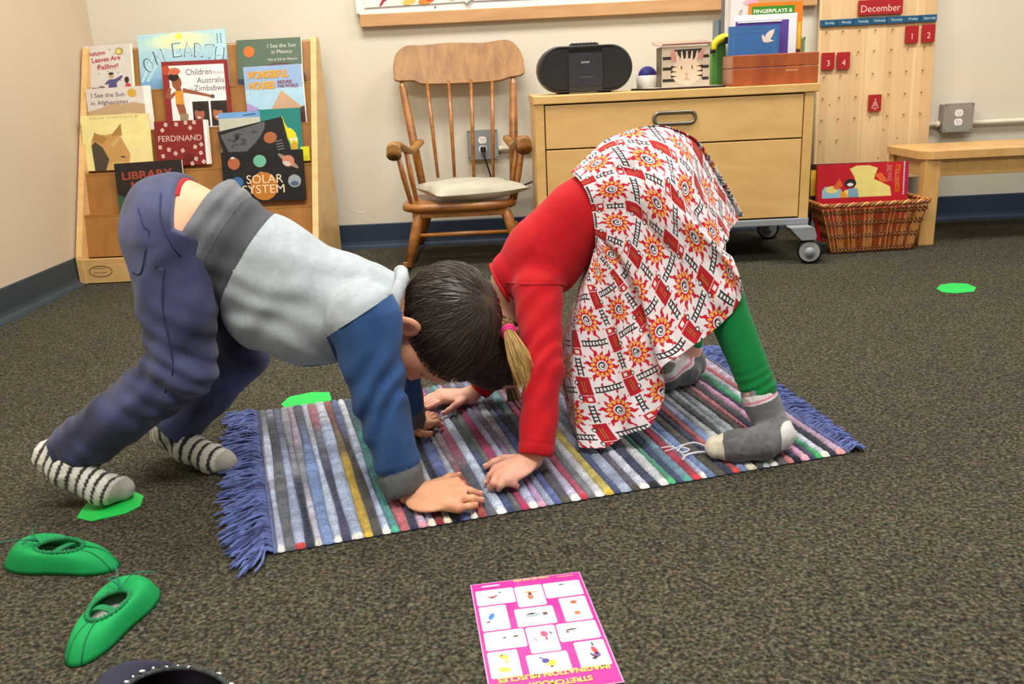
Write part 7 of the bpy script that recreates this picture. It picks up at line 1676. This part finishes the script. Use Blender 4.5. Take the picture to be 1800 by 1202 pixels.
# fan the columns so that the print spreads with the flare
ratio = np.concatenate([np.zeros((1, nS)), np.cumsum(seg, axis=0)], 0); uu = .5 * uu + .5 * (ratio - ratio[nT // 3][None] + uu[nT // 3][None])
CELL = .0930
def print_cols(u, v):
    """sun flames, spirals, fire engines and ladders in a square repeat; returns linear colours"""
    n = u.size; col = np.tile(S3((226, 218, 220)), (n, 1)); R_ = S3((190, 18, 44)); Y_ = S3((240, 178, 70)); K_ = S3((34, 34, 42)); DR = S3((140, 20, 30)); OR = S3((206, 120, 50)); WT = S3((230, 224, 224))
    a = u / CELL; b_ = v / CELL; ia, ib = np.floor(a), np.floor(b_); x, y = (a - ia) - .5, (b_ - ib) - .5       # sun in the middle
    r = np.hypot(x, y); t = np.arctan2(y, x); par = (ia + ib) % 2
    k = 12; ph = (t / (2 * np.pi) * k) % 1.0; tri = np.abs(ph - .5) * 2; wob_ = .05 * np.sin(r * 46 + ia * 2); ph2 = ((t + wob_) / (2 * np.pi) * k) % 1.0; tri = np.abs(ph2 - .5) * 2
    odd = np.floor((t + wob_) / (2 * np.pi) * k) % 2; rl = np.where(odd > 0, .415, .345)
    fl = (r > .115) & (r < .17 + (rl - .17) * (1 - tri) ** .75); col[fl] = R_
    yl = ((r - .195) / .050) ** 2 + ((tri - 0) / .55) ** 2 < 1; col[yl & (r > .12)] = Y_
    col[(r < .118)] = WT; sp = ((r * 15.5 - t / (2 * np.pi)) % 1.0) < .50; col[(r < .088) & sp] = K_; col[(r > .080) & (r < .094)] = K_
    k2 = 10; p3 = ((t + .3) / (2 * np.pi) * k2) % 1.0 - .5; drop = ((r - .415) / .040) ** 2 + (p3 * .26 / .024) ** 2 < 1; col[drop & (np.abs(np.abs(x) - np.abs(y)) > .06)] = R_
    # ladders on the cell edges
    def ladder(xx, yy, L, W_):
        in_ = (np.abs(xx) < L) & (np.abs(yy) < W_); rail = (np.abs(np.abs(yy) - W_ * .78) < .016) & (np.abs(xx) < L); rung = (np.abs(yy) < W_ * .8) & (((xx + 1) % .075) < .030) & (np.abs(xx) < L * .96); return in_, rail | rung
    xe = np.where(x > 0, x - .5, x + .5); ye = np.where(y > 0, y - .5, y + .5)
    i1, l1 = ladder(x, ye, .31, .066); i2, l2 = ladder(y, xe, .19, .066)
    col[i1] = WT; col[l1] = K_; col[i2] = WT; col[l2] = K_
    # fire engines on the cell corners
    dirn = np.where((np.floor(u / CELL + .5) % 2) > 0, 1.0, -1.0); X = ye * dirn; Yv = xe * dirn
    box = (np.abs(X) < .30) & (np.abs(Yv) < .20); 
    body = (X > -.29) & (X < .10) & (np.abs(Yv) < .145); cab = (X > .112) & (X < .26) & (Yv > -.13) & (Yv < .145); 
    clear = (X > -.28) & (X < .27) & (np.abs(Yv) < .17); col[clear] = WT
    col[body] = S3((172, 22, 34)); col[cab] = S3((190, 30, 40)); col[(X > -.22) & (X < .06) & (np.abs(Yv - .01) < .035)] = DR; col[(X > -.20) & (X < .05) & (np.abs(np.abs(Yv - .01) - .024) < .007)] = OR
    col[(X > .150) & (X < .225) & (Yv > -.075) & (Yv < .015)] = WT; col[(X > .235) & (X < .262) & (Yv > .06) & (Yv < .12)] = Y_
    for wx in (-.16, .15): w_ = np.hypot(X - wx, Yv - .145); col[w_ < .052] = K_; col[w_ < .028] = WT
    return col
skc = print_cols(uu.ravel(), vv.ravel())
ia = np.arange(nT - 1)[:, None] * nS + np.arange(nS - 1)[None]; Fs = np.stack([ia, ia + nS, ia + nS + 1, ia + 1], -1).reshape(-1, 4)
if sgn < 0: Fs = Fs[:, ::-1]
m_print = vcol('printed_cotton', .85, .03, 200, .15, 1200, sheen=.1)
sk_o = mesh_obj('skirt', Sg.reshape(-1, 3), Fs, m_print, girl, None, True, None, skc)
md = sk_o.modifiers.new('cloth', 'SOLIDIFY'); md.thickness = .0012; md.offset = 0
